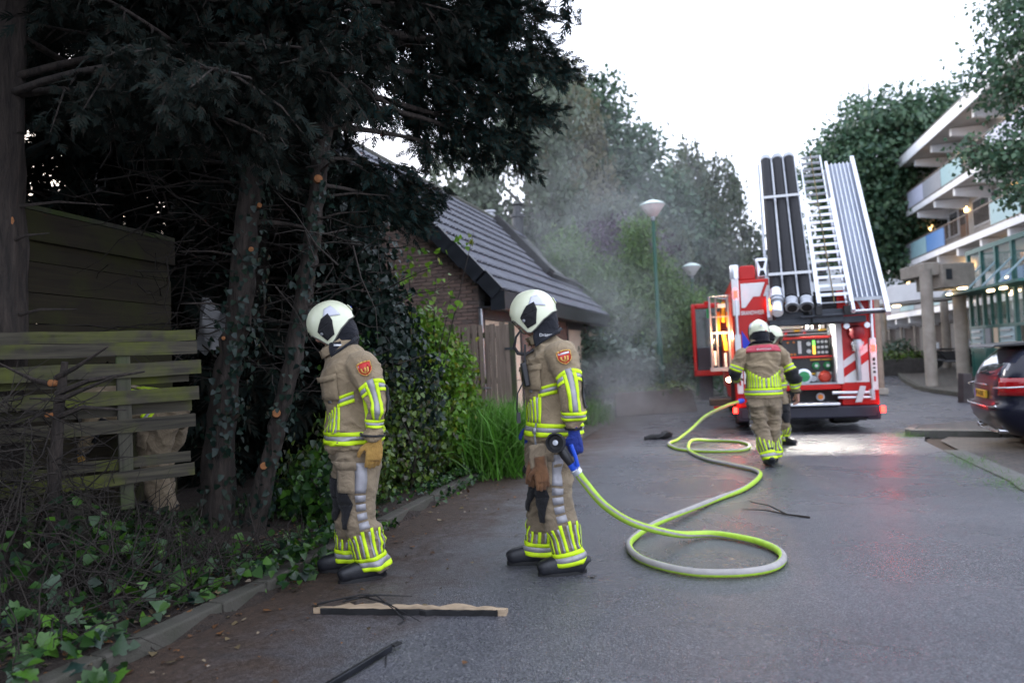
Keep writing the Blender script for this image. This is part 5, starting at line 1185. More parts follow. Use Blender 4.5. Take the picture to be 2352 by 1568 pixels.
part(lambda k: k.box((-1.27, -0.03, 0.46), (0.075, 0.06, 0.11)), 'marker_light', G_RED, bevel=0.01)
part(lambda k: k.box((1.27, -0.03, 0.42), (0.075, 0.06, 0.11)), 'marker_light', G_RED, bevel=0.01)
part(lambda k: k.box((1.265, 0.3, 0.98), (0.05, 0.08, 0.06)), 'side_marker', G_ORG, bevel=0.01)
part(lambda k: k.box((-0.55, -0.03, 2.44), (0.06, 0.05, 0.2)), 'amber_light', G_ORG, bevel=0.01)
part(lambda k: k.bb(-0.59, -0.51, -0.02, 0.02, 2.05, 2.66), 'jamb_trim', M_STR, bevel=0.01)
part(lambda k: k.bb(0.545, 0.66, -0.03, 0.02, 0.9, 2.1), 'jamb_trim', M_STR, bevel=0.01)
def poly(k, pts, y0, y1): k.prism(pts, y0, y1, 'xz')
part(lambda k: (poly(k, [(-1.06, 2.86), (-0.62, 2.86), (-0.72, 2.60), (-0.84, 2.60), (-0.99, 2.40), (-1.06, 2.40)], -0.012, -0.002), poly(k, [(-0.585, 2.8), (-0.545, 2.8), (-0.545, 2.6), (-0.66, 2.6)], -0.012, -0.002)), 'white_emblem_panel', M_STR, smooth=False)
part(lambda k: k.prism([(-1.07, 2.93), (-0.78, 2.93), (-0.78, 3.16), (-0.82, 3.2), (-1.03, 3.2), (-1.07, 3.16)], 0.02, 0.5, 'xz'), 'roof_hump', M_RED, bevel=0.02)
fl = part(lambda k: k.bb(-0.74, -0.52, 0.3, 0.4, 2.98, 3.36), 'floodlight', M_ALU, bevel=0.03)
part(lambda k: (k.prism([(-0.70, 3.3), (-0.56, 3.3), (-0.61, 3.16), (-0.65, 3.16)], 0.285, 0.298, 'xz'), k.prism([(-0.69, 3.02), (-0.57, 3.02), (-0.60, 3.12), (-0.66, 3.12)], 0.285, 0.298, 'xz')), 'reflector', M_DARK, fl, smooth=False)
o = link_mesh('lettering', text_mesh('BRANDWEER', 0.105, 0.002, 0.0022), FE); o.data.materials.clear(); o.data.materials.append(M_STR); o.location = (-0.865, -0.006, 2.295); o.rotation_euler = (R(90), 0, 0); o.scale = (0.66, 1, 1)
part(lambda k: poly(k, [(-1.08, 1.66), (-0.86, 1.36), (-0.86, 1.60), (-1.08, 1.97)], -0.012, -0.002), 'blue_stripe', M_BLUEP, smooth=False)
part(lambda k: poly(k, [(-1.08, 1.60), (-0.86, 1.30), (-0.60, 0.95), (-1.08, 0.95)], -0.010, -0.002), 'white_stripe', M_STR, smooth=False)
part(lambda k: k.lathe([(0.05, -0.04), (0.05, 0.04), (0.03, 0.06), (0, 0.06)], 12, (-1.03, -0.03, 0.80), 0, Matrix.Rotation(R(90), 3, 'X')), 'knob', M_ALU)
# red and white chevrons, right-hand side
part(lambda k: poly(k, [(0.665, 0.92), (1.085, 0.92), (1.085, 1.74), (0.665, 1.40)], -0.008, -0.002), 'chevron_board', M_STR, smooth=False)
for z in (0.92, 1.22, 1.52):
    pts = [(0.665, z + 0.10), (1.085, z + 0.40), (1.085, z + 0.56), (0.665, z + 0.26)]
    pts = [(x, min(zz, 1.74)) for x, zz in pts]
    part(lambda k: poly(k, pts, -0.014, -0.009), 'chevron', M_RED, smooth=False)
# pump bay
part(lambda k: (k.bb(-0.55, -0.53, 0.01, 0.75, 0.9, 2.3), k.bb(0.525, 0.545, 0.01, 0.75, 0.9, 2.3), k.bb(-0.53, 0.525, 0.01, 0.75, 0.90, 0.93)), 'bay_lining', M_ALUD, smooth=False)
part(lambda k: k.bb(-0.55, 0.61, 0.62, 0.74, 0.9, 2.3), 'bay_back', M_DARK, smooth=False)
part(lambda k: (k.bb(-0.55, 0.61, 0.0, 0.74, 2.30, 2.62), k.bb(-0.55, 0.56, -0.01, 0.05, 2.055, 2.31)), 'bay_header', M_DARK, smooth=False)
part(lambda k: k.bb(-0.45, 0.45, 0.27, 0.34, 2.205, 2.23), 'bay_light_strip', G_WHT, smooth=False)
al = bpy.data.lights.new('bay_lamp', 'AREA'); al.shape = 'RECTANGLE'; al.size = 0.9; al.size_y = 0.02; al.energy = 175; al.color = (1.0, 0.94, 0.84)
alo = bpy.data.objects.new('bay_lamp', al); COL.objects.link(alo); alo.parent = FE; alo.location = (0, 0.285, 2.19); alo.rotation_euler = (R(-45), 0, 0)
pp = part(lambda k: k.bb(-0.50, 0.50, 0.30, 0.45, 1.40, 1.78), 'control_panel', M_BLK, bevel=0.02)
part(lambda k: (k.bb(-0.50, 0.52, 0.24, 0.31, 1.755, 1.80), k.bb(-0.50, 0.54, 0.24, 0.31, 1.39, 1.43)), 'panel_bar', mat('bright_red', (0.7, 0.03, 0.02), 0.4, var=0.0), pp, bevel=0.01)
RY = Matrix.Rotation(R(90), 3, 'X')
part(lambda k: [k.lathe([(0.04, -0.0), (0.04, 0.03), (0.0, 0.032)], 12, (x, 0.3, z), 0, RY) for x, z in ((0.13, 1.66), (0.13, 1.52))], 'gauge', M_STR, pp)
part(lambda k: [k.lathe([(0.026, -0.0), (0.026, 0.03), (0.0, 0.032)], 10, (x, 0.3, z), 0, RY) for x in (0.30, 0.37, 0.44) for z in (1.69, 1.59, 1.49)], 'dial', M_STR, pp)
part(lambda k: (k.bb(0.20, 0.245, 0.28, 0.30, 1.46, 1.62),), 'level_display', glow('level_display', (1.0, 0.5, 0.05), 1.2), pp)
part(lambda k: (k.bb(0.20, 0.245, 0.279, 0.30, 1.625, 1.72),), 'level_display', glow('level_display_green', (0.2, 0.9, 0.1), 1.0), pp)
part(lambda k: (k.bb(-0.06, 0.0, 0.28, 0.30, 1.48, 1.72),), 'paper_label', M_STR, pp)
part(lambda k: [k.box((x, 0.29, z), (0.035, 0.02, 0.035)) for x, z in ((-0.24, 1.70), (-0.13, 1.70), (-0.24, 1.47), (-0.18, 1.47), (-0.12, 1.47))], 'button', M_ORL, pp)
part(lambda k: (k.bb(-0.50, 0.50, 0.34, 0.45, 1.12, 1.37),), 'valve_board', M_BLK, smooth=False)
for x, z in ((-0.32, 1.24), (0.24, 1.24), (0.44, 1.24)):
    part(lambda k: (k.lathe([(0.075, -0.0), (0.075, 0.03), (0.05, 0.05), (0.05, 0.07), (0, 0.075)], 6, (x, 0.33, z), 0, RY),), 'valve_wheel', M_GRNT)
    part(lambda k: (k.bb(x - 0.09, x + 0.09, 0.30, 0.33, z + 0.10, z + 0.125),), 'yellow_tag', M_YELT)
    part(lambda k: (k.lathe([(0.03, 0), (0.03, 0.05), (0, 0.055)], 10, (x, 0.27, z), 0, RY),), 'valve_hub', M_STR)
part(lambda k: (k.bb(-0.30, -0.05, 0.28, 0.31, 1.08, 1.105), k.bb(0.10, 0.22, 0.28, 0.31, 1.08, 1.105)), 'yellow_tag', M_YELT)
part(lambda k: (k.lathe([(0.12, -0.2), (0.12, 0.0), (0.145, 0.0), (0.145, 0.09), (0.10, 0.10)], 20, (0.0, 0.24, 1.05), 0, RY),), 'pump_outlet', M_ALU)
part(lambda k: (k.lathe([(0.10, 0), (0.10, 0.03), (0.0, 0.035)], 16, (0.0, 0.145, 1.05), 0, RY), k.bb(-0.1, 0.1, 0.10, 0.12, 1.035, 1.06)), 'outlet_cap', M_GRNT)
part(lambda k: (k.bb(0.24, 0.52, 0.30, 0.5, 0.93, 1.12),), 'outlet_housing', M_STR, bevel=0.03)
part(lambda k: (k.lathe([(0.11, 0), (0.12, 0.04), (0.08, 0.09), (0, 0.1)], 8, (0.38, 0.29, 1.03), 0, RY),), 'outlet_cap', mat('orange_red_cap', (0.65, 0.06, 0.03), 0.45, var=0.05))
part(lambda k: (k.lathe([(0.07, 0), (0.075, 0.05), (0.0, 0.06)], 12, (-0.28, 0.29, 1.0), 0, RY), k.lathe([(0.06, 0), (0.06, 0.1)], 10, (0.18, 0.36, 1.0), 0, RY)), 'pipe_stub', M_ALUD)
part(lambda k: (k.bb(-0.5, 0.5, 0.22, 0.25, 1.90, 1.93), k.bb(-0.5, 0.5, 0.22, 0.25, 1.84, 1.86)), 'shelf_rail', M_ALUD, smooth=False)
part(lambda k: (k.bb(-0.4, 0.05, 0.26, 0.6, 1.94, 2.08),), 'stowed_case', mat('canvas_case', (0.2, 0.18, 0.16), 0.8), bevel=0.03)
part(lambda k: (k.lathe([(0.07, 0), (0.07, 0.14)], 12, (0.16, 0.3, 1.94)), k.bb(0.34, 0.42, 0.26, 0.34, 1.94, 2.2)), 'stowed_canister', M_STR)
part(lambda k: (k.bb(-0.12, -0.02, 0.205, 0.22, 1.90, 1.93), k.bb(0.3, 0.44, 0.205, 0.22, 1.90, 1.93)), 'yellow_tag', M_YELT, smooth=False)
part(lambda k: [k.lathe([(0.022, 0), (0.022, 0.03)], 8, (x, 0.21, 1.87), 0, RY) for x in (-0.27, 0.06)], 'red_knob', M_RED)
part(lambda k: (k.lathe([(0.065, 0), (0.075, 0.05), (0.075, 0.08)], 14, (0.27, 0.24, 0.66), 0, RY),), 'low_outlet', M_ALUD)
part(lambda k: (k.lathe([(0.05, 0), (0.045, 0.03), (0, 0.035)], 12, (0.27, 0.16, 0.66), 0, RY),), 'low_outlet_cap', M_ORL)
# chrome bars with slanted bracket, and the standing monitor pipe
part(lambda k: (k.tube([(0.44, -0.07, 0.745), (1.1, -0.07, 0.735)], 0.03, 10), k.tube([(0.53, -0.07, 0.655), (1.1, -0.07, 0.645)], 0.026, 10), k.lathe([(0.0, -0.06), (0.05, -0.05), (0.05, 0.05), (0, 0.06)], 12, (1.1, -0.07, 0.735)), k.lathe([(0, -0.05), (0.04, -0.04), (0.04, 0.04), (0, 0.05)], 12, (1.11, -0.07, 0.645))), 'grab_bar', M_ALU)
part(lambda k: k.prism([(0.80, 0.56), (0.92, 0.56), (1.0, 0.85), (0.90, 0.86)], -0.125, -0.105, 'xz'), 'bar_bracket', M_SILV, bevel=0.01)
part(lambda k: (k.tube([(0.90, -0.08, 0.95), (0.90, -0.08, 1.62)], 0.045, 12), k.lathe([(0.09, 0), (0.10, 0.1), (0.07, 0.2)], 14, (0.90, -0.08, 1.50)), k.bb(0.80, 1.0, -0.14, -0.02, 1.60, 1.66)), 'monitor_pipe', M_ALUD)
part(lambda k: (k.lathe([(0.10, 0), (0.14, 0.08), (0.12, 0.2), (0.05, 0.24)], 14, (0.90, -0.08, 1.72)),), 'monitor_head', mat('dark_red_cast', (0.22, 0.012, 0.02), 0.5, var=0.1))
part(lambda k: [k.lathe([(0.02, 0), (0.055, 0.07), (0.05, 0.1), (0, 0.1)], 12, (x, -0.10, 1.95), 0, RY) for x in (0.72, 1.06)], 'spot_lamp', M_ALU)
# side locker with its swing-out tool rack, on the left
LKF = part(lambda k: (k.tube([(-1.62, 1.2, 1.22), (-1.62, 1.2, 2.74), (-1.25, 1.2, 2.74)], 0.022, 8), k.tube([(-1.62, 1.75, 1.22), (-1.62, 1.75, 2.78), (-1.25, 1.75, 2.7)], 0.022, 8), k.tube([(-1.50, 1.2, 1.22), (-1.50, 1.2, 2.7)], 0.016, 8), k.bb(-1.66, -1.24, 1.15, 1.8, 1.18, 1.24), k.bb(-1.62, -1.24, 1.18, 1.24, 1.96, 1.99), k.bb(-1.62, -1.24, 1.18, 1.24, 2.3, 2.32), k.bb(-1.27, -1.24, 1.15, 1.8, 1.2, 2.75)), 'tool_rack', M_ALUD)
part(lambda k: (k.bb(-1.46, -1.30, 1.22, 1.3, 2.50, 2.58),), 'stowed_box', M_STR, LKF)
part(lambda k: (k.tube([(-1.36, 1.3, 2.2), (-1.34, 1.3, 2.62)], 0.04, 8), k.tube([(-1.33, 1.28, 1.6), (-1.37, 1.28, 2.0)], 0.04, 8)), 'stowed_tool', M_YELT, LKF)
part(lambda k: (k.tube([(-1.46, 1.3, 2.0), (-1.46, 1.3, 2.42)], 0.04, 8), k.bb(-1.30, -1.26, 1.22, 1.3, 2.1, 2.4)), 'stowed_tool', M_ORL, LKF)
part(lambda k: (k.tube([(-1.56, 1.25, 1.3), (-1.56, 1.25, 1.6)], 0.03, 8), k.tube([(-1.35, 1.25, 1.26), (-1.35, 1.25, 1.55)], 0.03, 8)), 'stowed_tool', M_STR, LKF)
part(lambda k: (k.tube([(-1.66, 1.3, 2.3), (-1.66, 1.3, 2.5)], 0.028, 8),), 'stowed_tool', M_GRNT, LKF)
part(lambda k: (k.lathe([(0.0, 0), (0.05, 0.01), (0.05, 0.09), (0, 0.1)], 10, (-1.68, 1.3, 2.56)),), 'extinguisher_top', M_RED, LKF)
part(lambda k: (k.bb(-1.24, -1.235, 1.1, 2.0, 1.1, 2.6),), 'locker_interior', M_DARK, smooth=False)
part(lambda k: (k.lathe([(0, -0.05), (0.05, -0.03), (0.06, 0.0), (0.05, 0.03), (0, 0.05)], 12, (-1.33, 0.6, 1.02)),), 'work_light', G_WORK)
part(lambda k: (k.tube([(-1.28, 0.5, 1.0), (-1.28, 0.5, 0.62)], 0.03, 8), k.bb(-1.30, -1.24, 0.4, 0.6, 0.5, 1.05)), 'side_bracket', M_DARK)
part(lambda k: (k.bb(-1.72, -1.26, 1.2, 1.9, 0.46, 0.60),), 'fold_down_step', mat('step_grating', (0.05, 0.045, 0.042), 0.7, 0.2), bevel=0.02)
part(lambda k: (k.bb(-1.64, -1.5, 1.22, 1.26, 0.40, 0.45),), 'step_reflector', M_RED)
pl_ = bpy.data.lights.new('locker_lamp', 'POINT'); pl_.energy = 28; pl_.color = (1, 0.6, 0.3); pl_.shadow_soft_size = 0.05
plo = bpy.data.objects.new('locker_lamp', pl_); COL.objects.link(plo); plo.parent = FE; plo.location = (-1.42, 0.95, 1.9)
for x_, z_, e_ in ((-1.27, 0.46, 1.2), (1.27, 0.42, 1.6), (1.16, 1.53, 1.2)):
    rl = bpy.data.lights.new('tail_glow', 'POINT'); rl.energy = e_; rl.color = (1, 0.03, 0.02); rl.shadow_soft_size = 0.04
    ro = bpy.data.objects.new('tail_glow', rl); COL.objects.link(ro); ro.parent = FE; ro.location = (x_ * 1.03, -0.40, z_)
# open cab door
D_ = part(lambda k: (k.bb(-2.02, -1.92, 5.0, 5.08, 1.0, 2.85), k.bb(-1.92, -1.3, 5.0, 5.08, 2.72, 2.85), k.bb(-1.92, -1.3, 5.0, 5.08, 1.0, 1.1), k.bb(-2.02, -1.3, 5.0, 5.08, 0.95, 1.12)), 'cab_door', M_RED, bevel=0.03)
part(lambda k: k.bb(-1.92, -1.3, 5.03, 5.05, 1.7, 2.72), 'door_window', glass('cab_glass', (0.1, 0.12, 0.13), 0.6), D_, smooth=False)
part(lambda k: k.bb(-1.92, -1.3, 4.99, 5.06, 1.1, 1.7), 'door_lining', M_NAVY, D_, bevel=0.02)
part(lambda k: k.bb(-1.9, -1.55, 5.3, 5.9, 0.3, 0.95), 'cab_step', M_NAVY, bevel=0.02)
# roof rack, tilted
def RK(x, t, up=0.0):
    """point on the tilted rack: x across, t 0 (low end) .. 1 (3.5 m further)"""
    return Vector((x + 0.29 * t, -0.5 + 3.5 * t, 2.30 + 3.62 * t)) + Vector((0, -0.70, 0.71)) * up
part(lambda k: (k.beam(RK(-0.62, -0.02, -0.12), RK(-0.62, 1.0, -0.12), 0.05, 0.08), k.beam(RK(0.10, 0.0, -0.12), RK(0.10, 0.95, -0.12), 0.05, 0.08), k.beam(RK(0.76, 0.0, -0.12), RK(0.76, 0.9, -0.12), 0.05, 0.08)), 'tilting_rack', M_ALUD)
for x in (-0.35, -0.10, 0.135): part(lambda k: k.beam(RK(x, 0.05, 0.0), RK(x, 1.0, 0.0), 0.03, 0.12), 'rack_rail', M_ALUD)
part(lambda k: (k.beam(RK(-0.60, 0.16, 0.16), RK(0.16, 0.16, 0.16), 0.04, 0.05), k.beam(RK(-0.60, 0.66, 0.16), RK(0.14, 0.66, 0.16), 0.04, 0.05)), 'hose_clamp_bar', M_STR)
part(lambda k: (k.bb(-0.62, 1.0, -0.42, -0.02, 2.0, 2.12), k.tube([(-0.1, -0.55, 2.14), (1.33, -0.55, 2.16)], 0.025, 8), k.bb(0.1, 0.62, -0.5, -0.3, 2.02, 2.26), k.bb(-0.5, 0.0, -0.3, 0.1, 2.05, 2.3)), 'rack_cradle', mat('dark_steel', (0.04, 0.045, 0.055), 0.45, 0.5, var=0.2), bevel=0.01)
part(lambda k: (k.tube([(0.66, -0.56, 2.2), (1.33, -0.56, 2.2)], 0.022, 8), k.tube([(0.95, -0.5, 2.2), (0.9, -0.1, 2.5)], 0.025, 8)), 'cradle_bar', M_ALU)
for j in range(9):
    part(lambda k: k.beam(RK(0.02, 0.06 + 0.1 * j, -0.1), RK(0.14, 0.06 + 0.1 * j, -0.1), 0.06, 0.03), 'rack_bracket', M_ALUD, smooth=False)
# suction hoses: black ribbed hoses with metal couplings
M_HOSEB = mat('black_suction_hose', (0.009, 0.009, 0.012), 0.6, var=0.2, scale=14, spec=0.25)
HG = 'suction hoses on the tilted rack'
for x, lab, dt in ((-0.475, 'leftmost of the three black suction hoses, with a strainer at its low end', 0.03), (-0.225, 'middle black suction hose on the tilted rack', 0.0), (0.02, 'rightmost black suction hose, next to the ladder', 0.0)):
    t = thing('suction_hose', lab, 'hose', TP, -TH, HG)
    pts = []; rr = []
    for i in range(121):
        q = 0.05 + dt + i / 120 * (0.94 - dt); pts.append(RK(x, q, 0.03)); rr.append(0.104 + 0.0035 * (i % 2))
    k = MB(); k.tube(pts, rr, 18); k.build('hose', M_HOSEB, t, angle=80)
    rot = (RK(0, 1) - RK(0, 0)).to_track_quat('Z', 'Y').to_matrix()
    k = MB(); k.lathe([(0.085, 0.0), (0.122, 0.0), (0.122, 0.05), (0.108, 0.07), (0.108, 0.16), (0.116, 0.17), (0.116, 0.2), (0.105, 0.21)], 18, RK(x, -0.0 + dt, 0.03), 0, rot); k.build('coupling', M_ALUD, t)
    if dt: k = MB(); k.lathe([(0.085, -0.28), (0.098, -0.26), (0.098, -0.02), (0.085, 0)], 16, RK(x, dt, 0.03), 0, rot); k.lathe([(0.124, 0.1), (0.124, 0.3), (0.105, 0.34)], 18, RK(x, dt, 0.03), 0, rot); k.build('strainer', M_ALU, t)
    else: k = MB(); k.lathe([(0.0, 0.0), (0.088, 0.0), (0.088, -0.005), (0, -0.006)], 16, RK(x, -0.004, 0.03), 0, rot); k.build('bore', M_DARK, t)
    k = MB(); k.lathe([(0.104, 0), (0.114, 0.02), (0.114, 0.14), (0.07, 0.19), (0, 0.19)], 18, RK(x, 0.98, 0.03), 0, rot); k.build('end_cap', M_ALUD, t)
# extension ladder
t = thing('extension_ladder', 'aluminium extension ladder with two sets of rungs, on the tilted rack', 'ladder', TP, -TH)
k = MB()
for x in (0.22, 0.755): k.beam(RK(x, 0.0, 0.06), RK(x - 0.03 * (x > 0.5), 0.63, 0.06), 0.06, 0.09)
k.build('stile', M_ALU, t)
k = MB()
for x in (0.27, 0.69): k.beam(RK(x, 0.02, -0.04), RK(x + (0.0 if x < 0.5 else -0.0), 1.0, -0.04), 0.03, 0.05)
k.build('inner_stile', M_ALU, t)
rg_ = MB(); rg_.beam((-0.245, 0, 0), (0.245, 0, 0), 0.05, 0.05); rgm = rg_.mesh('rung', M_ALU)
for j in range(13):
    q = 0.05 + j * 0.048; inst('rung', rgm, t, loc=RK(0.485, q, 0.06))
rg2 = MB(); rg2.beam((-0.2, 0, 0), (0.2, 0, 0), 0.022, 0.022); rgm2 = rg2.mesh('rung', M_ALUD)
for j in range(21):
    q = 0.03 + j * 0.048; inst('rung', rgm2, t, loc=RK(0.48, q, -0.04))
for j in range(7):
    q = 0.70 + j * 0.048; inst('rung', rgm2, t, loc=RK(0.48, q, 0.0))
k = MB(); k.tube([RK(0.47, q, 0.1 + 0.01 * (i % 2)) for i, q in enumerate(np.linspace(0.0, 0.98, 30))], 0.011, 6); k.build('hauling_rope', mat('brown_rope', (0.16, 0.12, 0.05), 0.9, var=0.3), t)
k = MB(); k.bb(0.62, 0.72, -0.6, -0.5, 2.16, 2.3); k.bb(0.16, 0.26, -0.6, -0.5, 2.16, 2.3); k.build('ladder_foot', M_RUB, t)
# perforated track board
t = thing('track_board', 'long perforated aluminium board with raised ribs, right of the ladder', 'track board', TP, -TH)
M_PERF = mat('perforated_sheet', (0.27, 0.30, 0.37), 0.5, 0.3, var=0.25, scale=60)
k = MB(); k.grid([[RK(x, q, 0.03) for x in (0.80, 1.30)] for q in (0.03, 0.9)]); o = k.build('sheet', M_PERF, t); s_ = o.modifiers.new('thick', 'SOLIDIFY'); s_.thickness = 0.02
for x in (0.795, 0.87, 0.95, 1.03, 1.11, 1.19):
    k = MB(); k.beam(RK(x, 0.03, 0.05), RK(x, 0.9, 0.05), 0.014, 0.02); k.build('rib', M_ALU, t, smooth=False)
k = MB(); k.beam(RK(1.30, -0.06, 0.05), RK(1.30, 0.93, 0.05), 0.075, 0.09); k.beam(RK(0.765, -0.04, 0.05), RK(0.765, 0.91, 0.05), 0.05, 0.09); k.build('side_beam', M_ALU, t)
k = MB(); k.beam(RK(0.76, 0.025, 0.03), RK(1.3, 0.025, 0.03), 0.05, 0.06); k.build('end_plate', M_ALUD, t)
# ================================================================ firefighters
def fabric(name, c1, c2, rough=0.85, sc=5, bmp=0.55):
    m, t, b = nodes_of(name)
    n = noise(t, sc, 5, 0.65); rp_ = ramp(t, n.outputs[0], [(0.3, c2), (0.7, c1)])
    t.links.new(rp_.outputs[0], b.inputs['Base Color']); b.inputs['Roughness'].default_value = rough; b.inputs['Specular IOR Level'].default_value = 0.25
    b.inputs['Sheen Weight'].default_value = 0.1
    n1 = noise(t, 9, 3, 0.6, dist=1.4); n2 = noise(t, 500, 2, 0.5)
    a = t.nodes.new('ShaderNodeMath'); a.operation = 'MULTIPLY_ADD'; a.inputs[1].default_value = 0.12; t.links.new(n2.outputs[0], a.inputs[0]); t.links.new(n1.outputs[0], a.inputs[2])
    bump(t, b, a.outputs[0], bmp, 0.05); return m
M_TAN = fabric('tan_turnout_cloth', (0.37, 0.285, 0.18), (0.235, 0.178, 0.112))
M_TAN2 = fabric('tan_turnout_trousers', (0.32, 0.25, 0.165), (0.20, 0.155, 0.105))
M_HIVIS = mat('hi_vis_yellow', (0.66, 0.92, 0.02), 0.55, var=0.04, scale=30, spec=0.3)
M_REFL = mat('grey_reflective_tape', (0.36, 0.35, 0.37), 0.4, 0.15, var=0.1, scale=20)
M_KNEE = fabric('black_patch_cloth', (0.016, 0.016, 0.019), (0.009, 0.009, 0.011), 0.7)
M_NAVYC = fabric('navy_hood_cloth', (0.012, 0.013, 0.02), (0.007, 0.008, 0.012), 0.8)
M_BOOT = mat('boot_leather', (0.016, 0.017, 0.022), 0.45, var=0.3, scale=12, bmp=0.3, bscale=60)
M_GLOVEY = fabric('yellow_work_glove', (0.55, 0.33, 0.09), (0.38, 0.21, 0.055), 0.8, 9)
M_GLOVEB = fabric('brown_leather_glove', (0.24, 0.115, 0.05), (0.11, 0.055, 0.03), 0.7, 9)
M_GLOVEN = fabric('blue_glove', (0.02, 0.045, 0.28), (0.012, 0.025, 0.15), 0.6, 9)
M_HELM = mat('pale_helmet_shell', (0.76, 0.79, 0.58), 0.3, var=0.05, scale=8, coat=0.4)
M_RIMT = mat('helmet_rim_rubber', (0.12, 0.12, 0.10), 0.5, var=0.1); M_HREFL = mat('helmet_reflective_patch', (0.60, 0.61, 0.68), 0.35, var=0.04)
M_SKIN = mat('skin', (0.42, 0.22, 0.16), 0.5, var=0.1, scale=20)
M_REDB = mat('red_badge', (0.55, 0.035, 0.03), 0.6, var=0.05); M_GOLD = mat('gold_thread', (0.65, 0.36, 0.08), 0.6, var=0.05); M_PINK = mat('red_yoke', (0.5, 0.05, 0.08), 0.6, var=0.08)
M_VISOR = glass('smoked_visor', (0.03, 0.03, 0.03), 0.45, 0.05)
_k = np.random.RandomState(77)
_WK = [(_k.normal(0, 1, 3) * np.array([7, 7, 17]), _k.uniform(0, 6.28)) for _ in range(4)] + [(_k.normal(0, 1, 3) * np.array([20, 20, 38]), _k.uniform(0, 6.28)) for _ in range(4)] + [(_k.normal(0, 1, 3) * np.array([34, 34, 60]), _k.uniform(0, 6.28)) for _ in range(3)]
def wrinkle(P, amp, seed=0.0):
    """soft cloth folds as a function of position"""
    P = np.asarray(P, float) + seed
    wx = 0.06 * np.sin(P[..., 2] * 11 + 3 * P[..., 0] + 1.3) ; wy = 0.06 * np.sin(P[..., 0] * 13 + 9 * P[..., 1] + 0.4)
    Q = np.stack([P[..., 0] + wx, P[..., 1] + wy, P[..., 2] + 0.7 * wx - 0.6 * wy], -1)
    s = 0
    for i, (k, ph) in enumerate(_WK):
        v = Q @ k + ph
        s = s + (1.0 if i < 4 else 0.75 if i < 8 else 0.35) * (1 - 1.7 * np.abs(np.sin(v * 0.5)))
    mod = 0.45 + 0.55 * np.sin(P[..., 2] * 6.1 + 2.3 * P[..., 0] + 5 * P[..., 1] + seed)
    return amp * s * (0.35 + np.abs(mod)) * 0.5
class Tube:
    """lofted sleeve / leg / torso: stations (centre, rx, ry); u = 0 front, .25 right, .5 back, .75 left"""
    def __init__(s, st, ax=(1, 0, 0), ex=2.3, amp=0.006, seed=0.0):
        s.c = np.array([q[0] for q in st], float); s.r = np.array([[q[1], q[2]] for q in st], float)
        s.n = len(st); s.ax = np.array(ax, float); s.ex = ex; s.amp = amp; s.seed = seed
    def at(s, arr, v):
        x = np.clip(v, 0, 1) * (s.n - 1); i = np.clip(np.floor(x).astype(int), 0, s.n - 2); f = (x - i)[..., None]
        g = lambda j: arr[np.clip(j, 0, s.n - 1)]
        p0, p1, p2, p3 = g(i - 1), g(i), g(i + 1), g(i + 2)
        return 0.5 * (2 * p1 + (p2 - p0) * f + (2 * p0 - 5 * p1 + 4 * p2 - p3) * f ** 2 + (3 * p1 - p0 - 3 * p2 + p3) * f ** 3)
    def S(s, u, v, off=0.0, wr=True):
        u = np.asarray(u, float); v = np.asarray(v, float); u, v = np.broadcast_arrays(u, v)
        c = s.at(s.c, v); r = s.at(s.r, v)
        t = s.at(s.c, v + 0.02) - s.at(s.c, v - 0.02); t /= np.linalg.norm(t, axis=-1, keepdims=True) + 1e-9
        ay = np.cross(t, s.ax); ay /= np.linalg.norm(ay, axis=-1, keepdims=True) + 1e-9; ax = np.cross(ay, t)
        ph = 2 * np.pi * u; sn, cs = np.sin(ph), np.cos(ph); e = 2 / s.ex
        a = np.sign(sn) * np.abs(sn) ** e; b = np.sign(cs) * np.abs(cs) ** e
        d = ax * (r[..., 0] * a)[..., None] + ay * (r[..., 1] * b)[..., None]
        n = ax * (sn)[..., None] + ay * (cs)[..., None]; n /= np.linalg.norm(n, axis=-1, keepdims=True) + 1e-9
        P = c + d
        if wr: off = off + wrinkle(P, s.amp, s.seed)
        if np.ndim(off) == 0: return P + n * off
        return P + n * np.asarray(off)[..., None]
    def vz(s, z):
        vv = np.linspace(0, 1, 400); zz = s.at(s.c, vv)[:, 2]
        return float(np.interp(z, zz, vv))
    def shell(s, k, nu=40, nv=40):
        u = np.arange(nu) / nu; v = np.linspace(0, 1, nv)
        G = s.S(u[None, :], v[:, None], 0.0, False)
        o = len(k.v); k.grid([[tuple(p) for p in row] for row in G], wrap=True)
        k.f.append(tuple(o + j for j in range(nu))); k.m.append(0); k.f.append(tuple(o + (nv - 1) * nu + j for j in range(nu))); k.m.append(0)
    def patch(s, k, quad, nu=6, nv=8, off=0.008, m=0):
        """quad: (u,v) corners a b c d, a-b along the bottom, d-c along the top"""
        a, b, c, d = [np.array(q, float) for q in quad]
        U = np.linspace(0, 1, nu)[None, :, None]; V = np.linspace(0, 1, nv)[:, None, None]
        q = a * (1 - U) * (1 - V) + b * U * (1 - V) + c * U * V + d * (1 - U) * V
        G = s.S(q[..., 0], q[..., 1], off); k.grid([[tuple(p) for p in row] for row in G], m)
    def band(s, k, u0, u1, v0, v1, off=0.008, m=0, nu=None):
        nu = nu or max(3, int(abs(u1 - u0) * 48)); s.patch(k, ((u0, v0), (u1, v0), (u1, v1), (u0, v1)), nu, max(3, int(abs(v1 - v0) * 40)), off, m)
    def poly(s, k, pts, off=0.01, m=0):
        G = s.S(np.array([p[0] for p in pts]), np.array([p[1] for p in pts]), off); k.add([tuple(p) for p in G], [tuple(range(len(pts)))], m)
